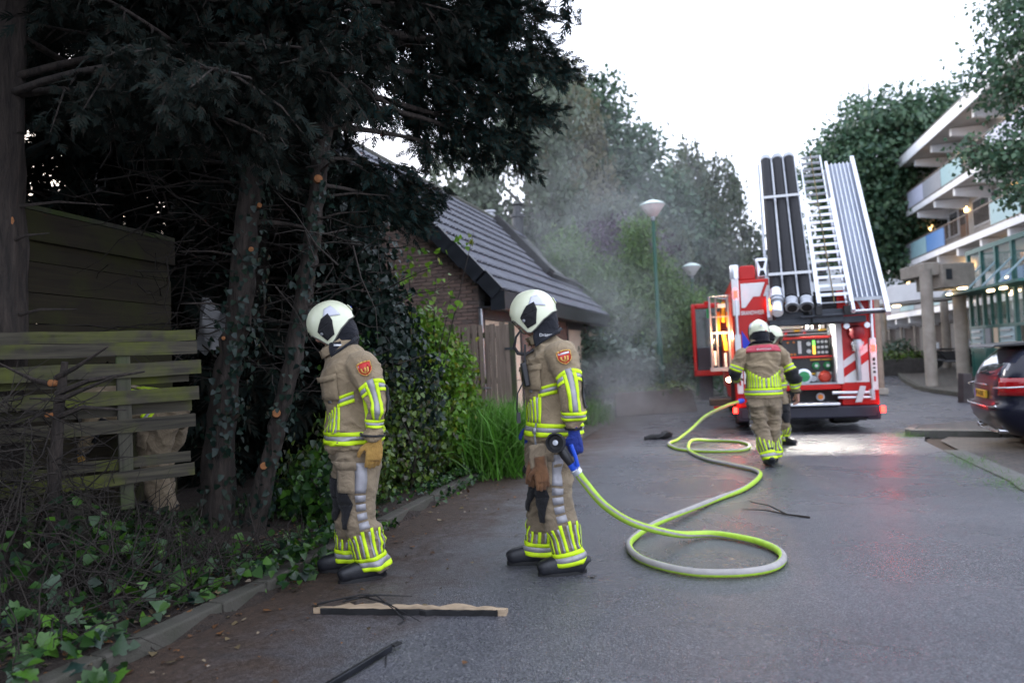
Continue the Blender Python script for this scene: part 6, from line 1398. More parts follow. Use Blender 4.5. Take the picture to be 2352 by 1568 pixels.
def remeshed(k, name, matl, parent, voxel=0.011, amp=0.006, seed=0.0, smooth=3):
    me = k.mesh(name, matl); o = bpy.data.objects.new('tmp', me); COL.objects.link(o)
    r_ = o.modifiers.new('r', 'REMESH'); r_.mode = 'VOXEL'; r_.voxel_size = voxel; r_.use_smooth_shade = True
    if smooth: q = o.modifiers.new('s', 'SMOOTH'); q.iterations = smooth; q.factor = 0.5
    dg = bpy.context.evaluated_depsgraph_get(); out = bpy.data.meshes.new_from_object(o.evaluated_get(dg))
    bpy.data.objects.remove(o)
    n = len(out.vertices); co = np.empty(n * 3, dtype=np.float32); no = np.empty(n * 3, dtype=np.float32)
    out.vertices.foreach_get('co', co); out.vertices.foreach_get('normal', no); co = co.reshape(-1, 3); no = no.reshape(-1, 3)
    if amp: co = co + no * wrinkle(co, amp, seed)[:, None]
    out.vertices.foreach_set('co', co.astype(np.float32).ravel())
    if not out.materials: out.materials.append(matl)
    out.polygons.foreach_set('use_smooth', [True] * len(out.polygons)); out.name = name; out.update()
    return link_mesh(name, out, parent)
def strips(k, name, mats, parent, th=0.0015):
    o = k.build(name, mats, parent, angle=60); s_ = o.modifiers.new('thick', 'SOLIDIFY'); s_.thickness = th; s_.offset = 1; return o
def V3(*a): return np.array(a, float)
def hand(name, parent, matl, wrist, d, n, side, curl, sc=1.0, spread=0.0):
    """gloved hand: palm, four fingers of different length and a thumb; d towards fingertips, n out of the palm"""
    wrist = np.array(wrist, float); d = np.array(d, float); d /= np.linalg.norm(d); n = np.array(n, float); n = n - d * (n @ d); n /= np.linalg.norm(n)
    t = -np.cross(d, n) * side
    k = MB()
    pal = Tube([(wrist - d * 0.05 * sc, 0.036 * sc, 0.030 * sc), (wrist, 0.036 * sc, 0.028 * sc), (wrist + d * 0.045 * sc, 0.046 * sc, 0.024 * sc), (wrist + d * 0.095 * sc, 0.047 * sc, 0.019 * sc), (wrist + d * 0.11 * sc, 0.040 * sc, 0.012 * sc)], t, 2.4)
    pal.shell(k, 20, 14)
    for off, L, r_ in ((-0.034, 0.062, 0.0115), (-0.0115, 0.078, 0.0125), (0.0115, 0.083, 0.0128), (0.034, 0.074, 0.0122)):
        p = wrist + d * 0.088 * sc + t * off * sc; pts = [p]; a = 0.0; dd = d + t * spread * off * 10
        dd /= np.linalg.norm(dd)
        for q, (fr, ca) in enumerate(((0.46, 0.35), (0.32, 0.45), (0.26, 0.35))):
            a += ca * curl * (1 + 0.1 * (off < 0)); p = p + (dd * math.cos(a) + n * math.sin(a)) * L * fr * sc; pts.append(p)
        fp = []; fr_ = []
        for i in range(len(pts) - 1):
            for f in (0, 0.5): fp.append(pts[i] * (1 - f) + pts[i + 1] * f)
        fp.append(pts[-1]); k.tube([tuple(q) for q in fp], [r_ * sc * (1 - 0.05 * i) for i in range(len(fp))], 10)
    p = wrist + d * 0.025 * sc + t * 0.036 * sc
    q1 = p + (t * 0.7 + d * 0.65 + n * 0.25) * 0.04 * sc; q2 = q1 + (t * 0.35 + d * 0.8 + n * 0.35) * 0.034 * sc; q3 = q2 + (t * 0.0 + d * 0.85 + n * 0.45) * 0.026 * sc
    k.tube([tuple(q) for q in (p - t * 0.015, p, (p + q1) / 2, q1, q2, q3)], [0.017 * sc, 0.017 * sc, 0.0155 * sc, 0.0145 * sc, 0.013 * sc, 0.0105 * sc], 10)
    return remeshed(k, name, matl, parent, 0.0055 * sc, 0.0012, 3.0, 2)
RIM = [(0, 93), (22, 94), (40, 106), (54, 120), (66, 122), (82, 116), (105, 104), (135, 95), (180, 93)]
def helm_pt(az, pol, off=0.0):
    """az degrees from the front (positive to the wearer's right), pol degrees from the crown"""
    a = R(az); p = min(pol, 90); A, BF, BB, CZ = 0.130, 0.158, 0.165, 0.165
    sn = math.sin(R(p)) ** 0.92
    if pol > 90: sn = 1.0 - 0.10 * ((pol - 90) / 32) ** 1.5
    z = CZ * math.cos(R(p)) if pol <= 90 else -0.118 * (pol - 90) / 32
    x = A * sn * math.sin(a); y = (BF if math.cos(a) > 0 else BB) * sn * math.cos(a)
    crest = 0.007 * math.exp(-(x / 0.028) ** 2) * (1 if pol < 84 else 0)
    v = Vector((x, y, z)); nn = Vector((x / A ** 2, y / BF ** 2, z / CZ ** 2 + 1e-6)).normalized()
    return v + nn * (off + crest)
def helmet(parent, M4, visor=False, back_label=True):
    k = MB(); na = 72; npol = 22; rows = []
    for j in range(npol):
        row = []
        for i in range(na):
            az = -180 + 360 * i / na; rim = interp(RIM, abs(az)); row.append(tuple(M4 @ helm_pt(az, rim * (j + 0.02) / (npol - 1))))
        rows.append(row)
    # turn the rim inwards so the shell has thickness
    rows.append([tuple(M4 @ (helm_pt(-180 + 360 * i / na, interp(RIM, abs(-180 + 360 * i / na))) * 0.93)) for i in range(na)])
    rows.append([tuple(M4 @ (helm_pt(-180 + 360 * i / na, interp(RIM, abs(-180 + 360 * i / na)) * 0.7) * 0.88)) for i in range(na)])
    k.grid(rows, wrap=True); h = k.build('helmet', M_HELM, parent, angle=60)
    q = MB(); q.tube([tuple(M4 @ (helm_pt(az, interp(RIM, abs(az)), 0.002))) for az in np.linspace(-180, 180, 73)], 0.0042, 6); q.build('rim_trim', M_RIMT, h)
    def patch(nm, quads, m_, off=0.004):
        q = MB()
        for quad in quads:
            a, b, c, d = quad; G = []
            for j in range(7):
                v = j / 6; row = []
                for i in range(7):
                    u = i / 6; az = (a[0] * (1 - u) + b[0] * u) * (1 - v) + (d[0] * (1 - u) + c[0] * u) * v; po = (a[1] * (1 - u) + b[1] * u) * (1 - v) + (d[1] * (1 - u) + c[1] * u) * v
                    row.append(tuple(M4 @ helm_pt(az, po, off)))
                G.append(row)
            q.grid(G)
        o = q.build(nm, m_, h, angle=60); s_ = o.modifiers.new('thick', 'SOLIDIFY'); s_.thickness = 0.004; s_.offset = 1; return o
    for sg in (-1, 1):
        patch('side_panel', [((sg * 60, 113), (sg * 84, 108), (sg * 94, 82), (sg * 48, 92)), ((sg * 48, 92), (sg * 94, 82), (sg * 92, 62), (sg * 70, 68))], M_KNEE)
        patch('reflective_patch', [((sg * 76, 66), (sg * 118, 78), (sg * 112, 44), (sg * 88, 46))], M_HREFL, 0.002)
        q = MB(); q.lathe([(0.011, 0), (0.011, 0.008), (0, 0.009)], 10, M4 @ helm_pt(sg * 56, 98, 0.006), 0, (M4.to_3x3() @ Vector((sg, 0.4, 0)).to_track_quat('Z', 'Y').to_matrix())); q.build('screw', M_ZINC, h)
    if back_label: 
        patch('rear_disc', [((172, 78), (188, 78), (188, 62), (172, 62))], M_HELM, 0.006)
        patch('rear_mark', [((176, 73), (184, 73), (184, 70), (176, 70))], M_BLUEP, 0.012)
        patch('rear_light', [((150, 95), (156, 95), (156, 90), (150, 90))], M_REDB, 0.004)
    if visor:
        q = MB(); q.grid([[tuple(M4 @ (helm_pt(az, 91, 0.006) + Vector((0, 0.012 - 0.05 * v, -0.10 * v)))) for az in np.linspace(-62, 62, 13)] for v in np.linspace(0, 1, 5)]); q.build('visor', M_VISOR, h, angle=60)
    return h
def head_shape(k, M4):
    rows = []
    for j in range(17):
        p = math.pi * j / 16; row = []
        for i in range(24):
            a = 2 * math.pi * i / 24; x = 0.076 * math.sin(p) * math.sin(a); y = 0.098 * math.sin(p) * math.cos(a); z = 0.122 * math.cos(p)
            if z < -0.02: x *= 1 - 0.28 * (-z - 0.02) / 0.1; y = y * (1 - 0.05 * (-z) / 0.1) + 0.012 * (-z / 0.12)
            if y > 0.05 and abs(x) < 0.05: y += -0.008 * math.exp(-((z - 0.005) / 0.014) ** 2) * math.exp(-((abs(x) - 0.032) / 0.014) ** 2) + 0.006 * math.exp(-((z - 0.03) / 0.012) ** 2) + 0.005 * math.exp(-((z + 0.068) / 0.012) ** 2) * (abs(x) < 0.03)
            row.append(tuple(M4 @ Vector((x, y, z))))
        rows.append(row)
    k.grid(rows, wrap=True)
    k.tube([tuple(M4 @ Vector(q)) for q in ((0, 0.095, 0.022), (0, 0.108, 0.0), (0, 0.122, -0.022), (0, 0.112, -0.034), (0, 0.095, -0.036))], [0.007, 0.010, 0.0135, 0.011, 0.007], 8)
    for sg in (-1, 1): k.tube([tuple(M4 @ Vector((sg * 0.074, -0.01, q))) for q in (0.03, 0.01, -0.015, -0.035)], [0.008, 0.014, 0.013, 0.006], 8)
def firefighter(label, loc, rz, o_):
    """o_: lean list, hands, legs, head ... all in the person's own frame (x right, y forward)"""
    P = thing('person', label, 'person', loc, rz, 'firefighters in tan turnout gear')
    sd = o_.get('seed', 1.0)
    # torso: angle of the spine along its length
    S_ = np.array([0.0, 0.05, 0.13, 0.24, 0.37, 0.50, 0.60, 0.665, 0.71, 0.77])
    lean = o_.get('lean', [0, 0, -0.03, -0.03, 0.02, 0.10, 0.22, 0.35, 0.40, 0.40])
    c = [np.array([0, o_.get('hip_y', 0.0), o_.get('hip_z', 0.885)])]
    for i in range(1, len(S_)):
        a = lean[i]; c.append(c[-1] + (S_[i] - S_[i - 1]) * np.array([0, math.sin(a), math.cos(a)]))
    rx = [.232, .228, .222, .218, .222, .232, .232, .185, .105, .085]; ry = [.198, .196, .192, .190, .196, .190, .165, .125, .098, .09]
    torso = Tube([(c[i], rx[i], ry[i]) for i in range(len(c))], (1, 0, 0), 2.4, 0.017, sd)
    arms = {}
    for sg in (-1, 1):
        sh, el, wr = [np.array(q, float) for q in o_['arm'][sg]]
        d1 = el - wr; d2 = sh - el
        arms[sg] = Tube([(wr - d1 * 0.02, 0.052, 0.058), (wr + d1 * 0.25, 0.060, 0.066), (wr + d1 * 0.6, 0.066, 0.073), (el + (wr - el) * 0.1 + (sh - el) * 0.05, 0.072, 0.080), (el + d2 * 0.3, 0.078, 0.088), (el + d2 * 0.65, 0.088, 0.102), (sh - d2 * 0.06, 0.086, 0.108), (sh + np.array([-sg * 0.05, 0, 0.035]), 0.06, 0.085)], (1, 0, 0), 2.2, 0.017, sd)
    k = MB(); torso.shell(k, 48, 40); arms[-1].shell(k, 32, 34); arms[1].shell(k, 32, 34)
    jacket = remeshed(k, 'jacket', M_TAN, P, 0.010, 0.017, sd)
    # trousers
    legs = {}
    for sg in (-1, 1):
        hp, kn, an = [np.array(q, float) for q in o_['leg'][sg]]
        sh_ = lambda z, e: np.array([an[0] + (kn[0] - an[0]) * (z / (kn[2] - an[2])) ** e, an[1] + (kn[1] - an[1]) * (z / (kn[2] - an[2])) ** e, an[2] + z])
        legs[sg] = Tube([(sh_(0.07, 1.6), 0.090, 0.112), (sh_(0.13, 1.5), 0.088, 0.110), (sh_(0.22, 1.35), 0.088, 0.110), (sh_(0.36, 1.15), 0.094, 0.116), (kn * 0.92 + hp * 0.08, 0.100, 0.124), (kn * 0.6 + hp * 0.4, 0.110, 0.142), (kn * 0.25 + hp * 0.75, 0.116, 0.162), (hp, 0.116, 0.172)], (1, 0, 0), 2.2, 0.021, sd)
    h0 = (np.array(o_['leg'][-1][0]) + np.array(o_['leg'][1][0])) / 2
    pel = Tube([(h0 - V3(0, 0, 0.10), 0.17, 0.155), (h0, 0.21, 0.182), (h0 + V3(0, 0, 0.1), 0.20, 0.165), (h0 + V3(0, 0, 0.16), 0.19, 0.155)], (1, 0, 0), 2.4)
    k = MB(); pel.shell(k, 36, 10); legs[-1].shell(k, 32, 36); legs[1].shell(k, 32, 36)
    trous = remeshed(k, 'trousers', M_TAN2, P, 0.010, 0.021, sd)
    # reflective trim
    k = MB(); v = torso.vz if abs(lean[4]) < 0.6 else (lambda z: float(np.interp(z - 0.885, S_, np.linspace(0, 1, len(S_)))))
    for z0, z1, m in ((0.925, 0.953, 0), (0.953, 0.982, 1), (0.982, 1.010, 0)): torso.band(k, 0, 1.0, v(z0), v(z1), 0.006, m)
    if o_.get('front', True):
        for sg, us in ((1, [0.03, 0.07, 0.105, 0.135, 0.165]), (-1, [0.97, 0.93, 0.895, 0.865, 0.835])):
            for i, u in enumerate(us):
                zt = 1.13 + 0.02 * i
                torso.band(k, u - 0.0085, u + 0.0085, v(1.010), v(zt), 0.006, 0)
                if i < 4: torso.band(k, (u + us[i + 1]) / 2 - 0.009, (u + us[i + 1]) / 2 + 0.009, v(1.010), v(zt - 0.005), 0.005, 1)
            for z0, z1, m in ((1.19, 1.215, 0), (1.215, 1.24, 1), (1.24, 1.262, 0)): torso.patch(k, ((us[-1], v(z0 - 0.005)), (0.25 if sg > 0 else 0.75, v(z0 + 0.02)), (0.25 if sg > 0 else 0.75, v(z1 + 0.02)), (us[-1], v(z1 - 0.005))), 6, 3, 0.007, m)
            # grey strip up the chest
            torso.band(k, us[2] - 0.012, us[2] + 0.016, v(1.22), v(1.42), 0.005, 1)
    for i in range(14):        # back panel
        u = 0.30 + 0.4 * i / 13; zt = 1.13 + 0.14 * abs(u - 0.5) / 0.2
        torso.band(k, u - 0.0105, u + 0.0105, v(1.010), v(zt), 0.006, 0, 4)
        if i < 13: torso.band(k, u + 0.011, u + 0.0195, v(1.010), v(zt - 0.01), 0.005, 1, 3)
    for sg in (-1, 1) if not o_.get('plain') else ():
        A = arms[sg]; o0 = 0.75 if sg < 0 else 0.25; e = 1 if sg < 0 else -1
        for v0, v1, m in ((0.155, 0.185, 0), (0.185, 0.215, 1), (0.215, 0.245, 0)): A.band(k, 0, 1, v0, v1, 0.006, m)
        if o_.get('short', False):
            for v0, v1, m in ((0.50, 0.53, 0), (0.53, 0.56, 1), (0.56, 0.59, 0)): A.band(k, 0, 1, v0, v1, 0.006, m)
        else:
            A.band(k, o0 - 0.075, o0 - 0.032, 0.245, 0.60, 0.006, 0); A.band(k, o0 + 0.032, o0 + 0.075, 0.245, 0.60, 0.006, 0); A.band(k, o0 - 0.032, o0 + 0.032, 0.245, 0.64, 0.005, 1)
            for s2_ in (-1, 1):
                A.patch(k, ((o0 + s2_ * 0.032, 0.60), (o0 + s2_ * 0.20, 0.57), (o0 + s2_ * 0.20, 0.60), (o0 + s2_ * 0.032, 0.635)), 8, 3, 0.006, 0)
                A.patch(k, ((o0 + s2_ * 0.075, 0.555), (o0 + s2_ * 0.20, 0.53), (o0 + s2_ * 0.20, 0.57), (o0 + s2_ * 0.075, 0.595)), 6, 3, 0.005, 1)
                A.patch(k, ((o0 + s2_ * 0.075, 0.525), (o0 + s2_ * 0.20, 0.50), (o0 + s2_ * 0.20, 0.53), (o0 + s2_ * 0.075, 0.555)), 6, 3, 0.006, 0)
    strips(k, 'hi_vis_trim', [M_HIVIS, M_REFL], jacket)
    for sg in (-1, 1):
        k = MB(); arms[sg].band(k, 0, 1, 0.045, 0.075, 0.012); strips(k, 'wrist_strap', M_KNEE, jacket)
        k = MB()
        if o_.get('short', False): arms[sg].band(k, 0, 1, 0.25, 0.49, 0.010)
        else: arms[sg].band(k, 0.40, 0.60, 0.27, 0.56, 0.010)
        strips(k, 'elbow_patch', M_KNEE, jacket)
    # collar flap, chest pockets and shoulder yoke
    for sg in (-1, 1):
        k = MB(); uc = 0.12 if sg > 0 else 0.88
        torso.band(k, uc - 0.06, uc + 0.05, v(1.24), v(1.41), 0.024); strips(k, 'chest_pocket', M_TAN, jacket, 0.006)
        k = MB(); torso.band(k, uc - 0.07, uc + 0.06, v(1.385), v(1.43), 0.034); strips(k, 'pocket_flap', M_TAN, jacket, 0.006)
    k = MB(); torso.band(k, 0.06, 0.94, 0.86, 0.965, 0.02); strips(k, 'collar', M_TAN, jacket, 0.006)
    if o_.get('yoke'):
        k = MB(); torso.band(k, 0.27, 0.73, v(1.455), v(1.50), 0.016); torso.patch(k, ((0.34, v(1.49)), (0.66, v(1.49)), (0.64, v(1.525)), (0.36, v(1.525))), 12, 4, 0.016); yk = strips(k, 'red_yoke', M_PINK, jacket, 0.004)
        o = link_mesh('lettering', text_mesh('BRANDWEER', 0.030, 0.001), yk); o.data.materials.clear(); o.data.materials.append(M_STR)
        p = torso.S(0.5, v(1.48), 0.026, False); o.location = tuple(p); o.rotation_euler = (R(78), 0, 0)
    # shoulder badge: red shield with gold emblem
    for sg in (-1, 1):
        if o_.get('short'): continue
        A = arms[sg]; o0 = 0.75 if sg < 0 else 0.25; e = -1
        sh_ = [(-1, 1), (-0.5, 1.08), (0, 1.12), (0.5, 1.08), (1, 1), (1.0, 0.1), (0.85, -0.45), (0.45, -0.95), (0, -1.2), (-0.45, -0.95), (-0.85, -0.45), (-1.0, 0.1)]
        f = lambda pts, s_: [(o0 + 0.060 * x * s_, 0.755 + 0.066 * y * s_) for x, y in pts]
        k = MB(); A.poly(k, f(sh_, 1.0), 0.009); bd = strips(k, 'shoulder_badge', M_REDB, jacket, 0.003)
        k = MB(); A.poly(k, [(o0 + 0.060 * x, 0.755 + 0.066 * y) for x, y in ((-0.75, 0.62), (0.75, 0.62), (0.75, 0.85), (-0.75, 0.85))], 0.014)
        strips(k, 'badge_bar', M_STR, bd, 0.001)
        k = MB()
        for pts in ([(-0.55, 0.35), (-0.3, 0.35), (-0.2, -0.35), (-0.02, -0.62), (0.02, -0.82), (-0.4, -0.5)], [(-0.1, 0.45), (0.12, 0.2), (0.05, -0.1), (0.25, -0.3), (0.1, -0.55), (-0.12, -0.3), (-0.15, 0.1)], [(0.55, 0.4), (0.3, 0.3), (0.35, -0.1), (0.2, -0.5), (0.02, -0.62), (0.02, -0.82), (0.45, -0.5), (0.62, -0.05)]):
            A.poly(k, f(pts, 1.0), 0.014)
        strips(k, 'badge_emblem', M_GOLD, bd, 0.001)
        k = MB(); n_ = len(sh_)
        A_in = f(sh_, 0.88); A_out = f(sh_, 1.0)
        for i in range(n_):
            j = (i + 1) % n_; A.poly(k, [A_out[i], A_out[j], A_in[j], A_in[i]], 0.0135)
        strips(k, 'badge_edge', M_GOLD, bd, 0.001)
    # trouser trim
    k = MB(); kb = MB()
    for sg in (-1, 1):
        L = legs[sg]; z0_ = o_['leg'][sg][2][2]; lv = lambda z: L.vz(z + z0_); out = 0.75 if sg < 0 else 0.25
        if o_.get('plain'):
            continue
        for a, b_, m in ((0.075, 0.105, 0), (0.105, 0.14, 1), (0.14, 0.168, 0)): L.band(k, 0, 1, lv(a), lv(b_), 0.007, m)
        for i in range(13):
            u = i / 13; zt = 0.30 + 0.05 * math.cos(2 * math.pi * (u - out)) + 0.012 * math.sin(5 * i)
            L.band(k, u - 0.016, u + 0.012, lv(0.168), lv(zt), 0.006, 0, 3); L.band(k, u + 0.014, u + 0.034, lv(0.168), lv(zt - 0.02), 0.005, 1, 3)
        L.band(k, out - 0.045, out + 0.035, lv(0.60), lv(0.80), 0.006, 1)
        for q in range(4): L.band(k, out - 0.05, out + 0.03, lv(0.36 + 0.06 * q), lv(0.405 + 0.06 * q), 0.006, 1)
        kb = MB(); L.patch(kb, ((-0.10, lv(0.38)), (0.10, lv(0.38)), (0.20, lv(0.53)), (-0.20, lv(0.53))), 12, 10, 0.012); L.patch(kb, ((-0.20, lv(0.53)), (0.20, lv(0.53)), (0.12, lv(0.66)), (-0.12, lv(0.66))), 12, 8, 0.012)
        strips(kb, 'knee_patch', M_KNEE, trous)
    if k.v: strips(k, 'hi_vis_trim', [M_HIVIS, M_REFL], trous)
    for sg in (-1, 1):
        k = MB()
        L = legs[sg]; out = 0.75 if sg < 0 else 0.25; e = 1 if sg < 0 else -1; z0_ = o_['leg'][sg][2][2]; lv = lambda z: L.vz(z + z0_)
        L.band(k, out + e * 0.03, out + e * 0.17, lv(0.60), lv(0.79), 0.018); strips(k, 'cargo_pocket', M_TAN2, trous, 0.006)
        k = MB(); L.band(k, out + e * 0.02, out + e * 0.18, lv(0.755), lv(0.81), 0.028); strips(k, 'pocket_flap', M_TAN2, trous, 0.006)
    # boots
    for sg in (-1, 1):
        an = np.array(o_['leg'][sg][2], float); a = o_['toe'][sg]; fw = V3(math.sin(a), math.cos(a), 0); sx = (math.cos(a), -math.sin(a), 0); zz = an[2]
        pit = o_.get('pitch', {}).get(sg, 0.0); up = V3(0, 0, 1)
        fw = fw * math.cos(pit) + up * math.sin(pit)
        heel = an - fw * 0.085 + V3(0, 0, 0.0)
        k = MB()
        foot = Tube([(heel + up * 0.065 - fw * 0.014, 0.034, 0.045), (heel + up * 0.070, 0.047, 0.062), (heel + up * 0.074 + fw * 0.09, 0.050, 0.068), (heel + up * 0.070 + fw * 0.17, 0.054, 0.064), (heel + up * 0.064 + fw * 0.24, 0.056, 0.056), (heel + up * 0.056 + fw * 0.29, 0.048, 0.046), (heel + up * 0.050 + fw * 0.315, 0.026, 0.028)], sx, 2.6); foot.shell(k, 24, 20)
        Tube([(an + up * 0.05 - fw * 0.01, 0.050, 0.060), (an + up * 0.12, 0.052, 0.064), (an + up * 0.24, 0.058, 0.070)], (1, 0, 0), 2.2).shell(k, 24, 8)
        b_ = remeshed(k, 'boot', M_BOOT, P, 0.008, 0.0008, sd, 2)
        k = MB(); pr_ = []
        for q in np.linspace(0, 2 * math.pi, 24, endpoint=False):
            ly = 0.150 + 0.166 * math.cos(q); w_ = 0.052 * (1.0 + 0.08 * math.cos(q)); pr_.append(heel + fw * ly + np.array(sx) * w_ * math.sin(q))
        for zt in (0,): k.add([tuple(p + up * 0.004) for p in pr_] + [tuple(p + up * 0.030) for p in pr_], [tuple(range(24))[::-1], tuple(range(24, 48))] + [(i, (i + 1) % 24, (i + 1) % 24 + 24, i + 24) for i in range(24)])
        k.build('sole', M_RUB, b_)
    # body inside the clothes, with the head
    hc = np.array(o_['head'], float); yaw, pit = o_.get('yaw', 0), o_.get('hpitch', 0)
    M4 = Matrix.Translation(Vector(hc)) @ Matrix.Rotation(yaw, 4, 'Z') @ Matrix.Rotation(pit, 4, 'X')
    k = MB(); T_ = lambda pts, rr: k.tube([tuple(p) for p in pts], rr, 12)
    T_([c[0], c[3], c[5], c[7], c[8], hc + V3(0, -0.02, -0.06)], [0.13, 0.13, 0.135, 0.09, 0.058, 0.055])
    for sg in (-1, 1):
        T_([np.array(q) for q in (o_['arm'][sg][0], o_['arm'][sg][1], o_['arm'][sg][2])], [0.055, 0.045, 0.032]); T_([np.array(o_['leg'][sg][0]) + V3(0, 0, 0.05), np.array(o_['leg'][sg][1]), np.array(o_['leg'][sg][2]) + V3(0, 0, 0.06)], [0.085, 0.06, 0.045])
        T_([c[6] * 1.0, np.array(o_['arm'][sg][0])], [0.08, 0.05])
    head_shape(k, M4)
    bodym = remeshed(k, 'body', M_SKIN, P, 0.0125, 0.0, 0, 1)
    for sg in (-1, 1):
        q = MB(); q.lathe([(0, -0.009), (0.009, -0.004), (0.011, 0.002), (0.006, 0.008), (0, 0.009)], 10, tuple(M4 @ Vector((sg * 0.031, 0.088, 0.008)))); q.build('eye', mat('eye_dark', (0.05, 0.035, 0.03), 0.2, var=0) if 'eye_dark' not in bpy.data.materials else bpy.data.materials['eye_dark'], bodym)
    helmet(P, Matrix.Translation(Vector(hc + V3(0, 0, 0.035))) @ Matrix.Rotation(yaw, 4, 'Z') @ Matrix.Rotation(pit, 4, 'X'), o_.get('visor', False))
    # hood / nape cloth
    nb = c[8]; hk = [(c[7] * 0.5 + c[8] * 0.5 + V3(0, -0.01, 0.0), 0.152, 0.150), (c[8] + V3(0, -0.01, 0.0), 0.128, 0.132), (c[8] * 0.4 + hc * 0.6 + V3(0, -0.03, -0.035), 0.105, 0.118), (hc + (M4.to_3x3() @ Vector((0, -0.035, -0.045))), 0.104, 0.118), (hc + (M4.to_3x3() @ Vector((0, -0.03, 0.02))), 0.105, 0.122)]
    hk = [(np.array(a), b, c_) for a, b, c_ in hk]
    ht = Tube(hk, (1, 0, 0), 2.1, 0.006, sd + 4)
    k = MB(); g0 = o_.get('hood_open', 0.17)
    uu = np.linspace(g0, 1 - g0, 40); G = [[tuple(p) for p in ht.S(uu, np.full(40, v_), 0.006)] for v_ in np.linspace(0, 1, 16)]
    k.grid(G); 
    hd = strips(k, 'hood', M_NAVYC, P, 0.008)
    return P, dict(torso=torso, arms=arms, legs=legs, jacket=jacket, trousers=trous, c=c, M4=M4, hood=hd, ht=ht, v=v)

# ---- the firefighter on the left, looking down into the verge
f1, F1 = firefighter('firefighter in yellow work gloves looking down beside the conifers', (-1.10, 4.88, -0.11), R(107), dict(seed=1.0,
    lean=[0, 0, -0.02, 0.0, 0.06, 0.12, 0.25, 0.42, 0.5, 0.55],
    hip_y=0.03,
    arm={-1: ((-0.235, -0.015, 1.475), (-0.305, -0.10, 1.21), (-0.29, -0.085, 0.975)), 1: ((0.235, 0.04, 1.475), (0.30, 0.06, 1.22), (0.27, 0.0, 0.97))},
    leg={-1: ((-0.105, 0.01, 0.88), (-0.115, 0.03, 0.50), (-0.12, -0.045, 0.0)), 1: ((0.105, 0.01, 0.88), (0.12, 0.06, 0.50), (0.14, 0.08, 0.0))}, toe={-1: -0.12, 1: 0.25},
    head=(0, 0.155, 1.705), hpitch=-0.42))
hand('glove', f1, M_GLOVEY, (-0.29, -0.085, 0.955), (0.05, 0.12, -1), (1, 0.1, 0), 1, 0.75, 1.22)
hand('glove', f1, M_GLOVEY, (0.27, 0.0, 0.95), (-0.05, 0.1, -1), (-1, 0, 0), -1, 0.9, 1.15)
k = MB(); F1['ht'].band(k, 0.73, 0.79, 0.33, 0.40, 0.016); strips(k, 'hood_label', M_STR, F1['hood'], 0.002)
# ---- the firefighter with the hose
f2, F2 = firefighter('firefighter standing on the road holding the blue-handled hose nozzle', (0.255, 4.82, -0.11), R(94), dict(seed=2.0,
    lean=[0, 0, -0.05, -0.06, -0.02, 0.06, 0.20, 0.40, 0.45, 0.45],
    arm={-1: ((-0.235, -0.045, 1.485), (-0.315, -0.10, 1.225), (-0.30, -0.105, 0.965)), 1: ((0.235, 0.0, 1.485), (0.31, 0.02, 1.22), (0.29, 0.10, 0.98))},
    leg={-1: ((-0.105, 0.0, 0.89), (-0.13, 0.03, 0.50), (-0.15, -0.065, 0.0)), 1: ((0.105, 0.0, 0.89), (0.12, 0.08, 0.50), (0.15, 0.12, 0.0))}, toe={-1: -0.05, 1: 0.05},
    head=(0, 0.10, 1.715), hpitch=-0.20, yaw=0.05))
hand('glove', f2, M_GLOVEN, (-0.30, -0.10, 0.945), (0.02, -0.06, -1), (1, 0.0, 0.05), 1, 1.7, 1.12)
hand('glove', f2, M_GLOVEN, (0.29, 0.11, 0.96), (0.0, 0.15, -1), (-1, 0.0, 0.0), -1, 0.8, 1.12)
o = link_mesh('hood_label', text_mesh('Dräger', 0.030, 0.001), F2['hood']); o.data.materials.clear(); o.data.materials.append(M_STR)
p = F2['ht'].S(0.735, 0.36, 0.022, False); o.matrix_local = Matrix.Translation(Vector(p)) @ Matrix(((0, 0, -1, 0), (-1, 0, 0, 0), (0, 1, 0, 0), (0, 0, 0, 1)))
# breathing-mask hose hanging from the helmet
k = MB(); hm = F2['M4']
k.tube([tuple(hm @ Vector(q)) for q in ((-0.10, 0.115, -0.05), (-0.09, 0.16, -0.09), (-0.07, 0.185, -0.15), (-0.06, 0.17, -0.20), (-0.06, 0.12, -0.22), (-0.07, 0.06, -0.20))], [0.007, 0.008, 0.011, 0.013, 0.013, 0.012], 8); k.build('microphone_boom', M_BLK, f2)
# radio clipped on the chest
tc = F2['torso']; p = tc.S(0.90, F2['v'](1.36), 0.045, False)
rd = thing('radio', 'black handheld radio clipped to the chest of the hose-holding firefighter', 'radio', tuple(f2.matrix_basis @ Vector(p)) if False else (0, 0, 0)); 
MW = Matrix.Translation(Vector((0.255, 4.82, -0.11))) @ Matrix.Rotation(R(94), 4, 'Z')
rd.matrix_world = MW @ Matrix.Translation(Vector(p))
k = MB(); k.box((0, 0, 0), (0.065, 0.04, 0.16), 0, Matrix.Rotation(R(-8), 3, 'X')); k.build('case', M_BLK, rd, bevel=0.01)
k = MB(); k.tube([(0.02, 0.0, 0.08), (0.02, -0.01, 0.20)], 0.008, 8); k.lathe([(0.011, 0), (0.011, 0.02)], 10, (-0.015, 0, 0.08)); k.build('aerial', M_BLK, rd)
k = MB(); k.tube([(-0.03, 0.02, -0.05), (-0.05, 0.06, -0.12), (-0.05, 0.07, -0.22), (-0.03, 0.06, -0.27)], 0.005, 6); k.box((-0.03, 0.06, -0.28), (0.03, 0.025, 0.07)); k.build('hand_microphone', M_BLK, rd)
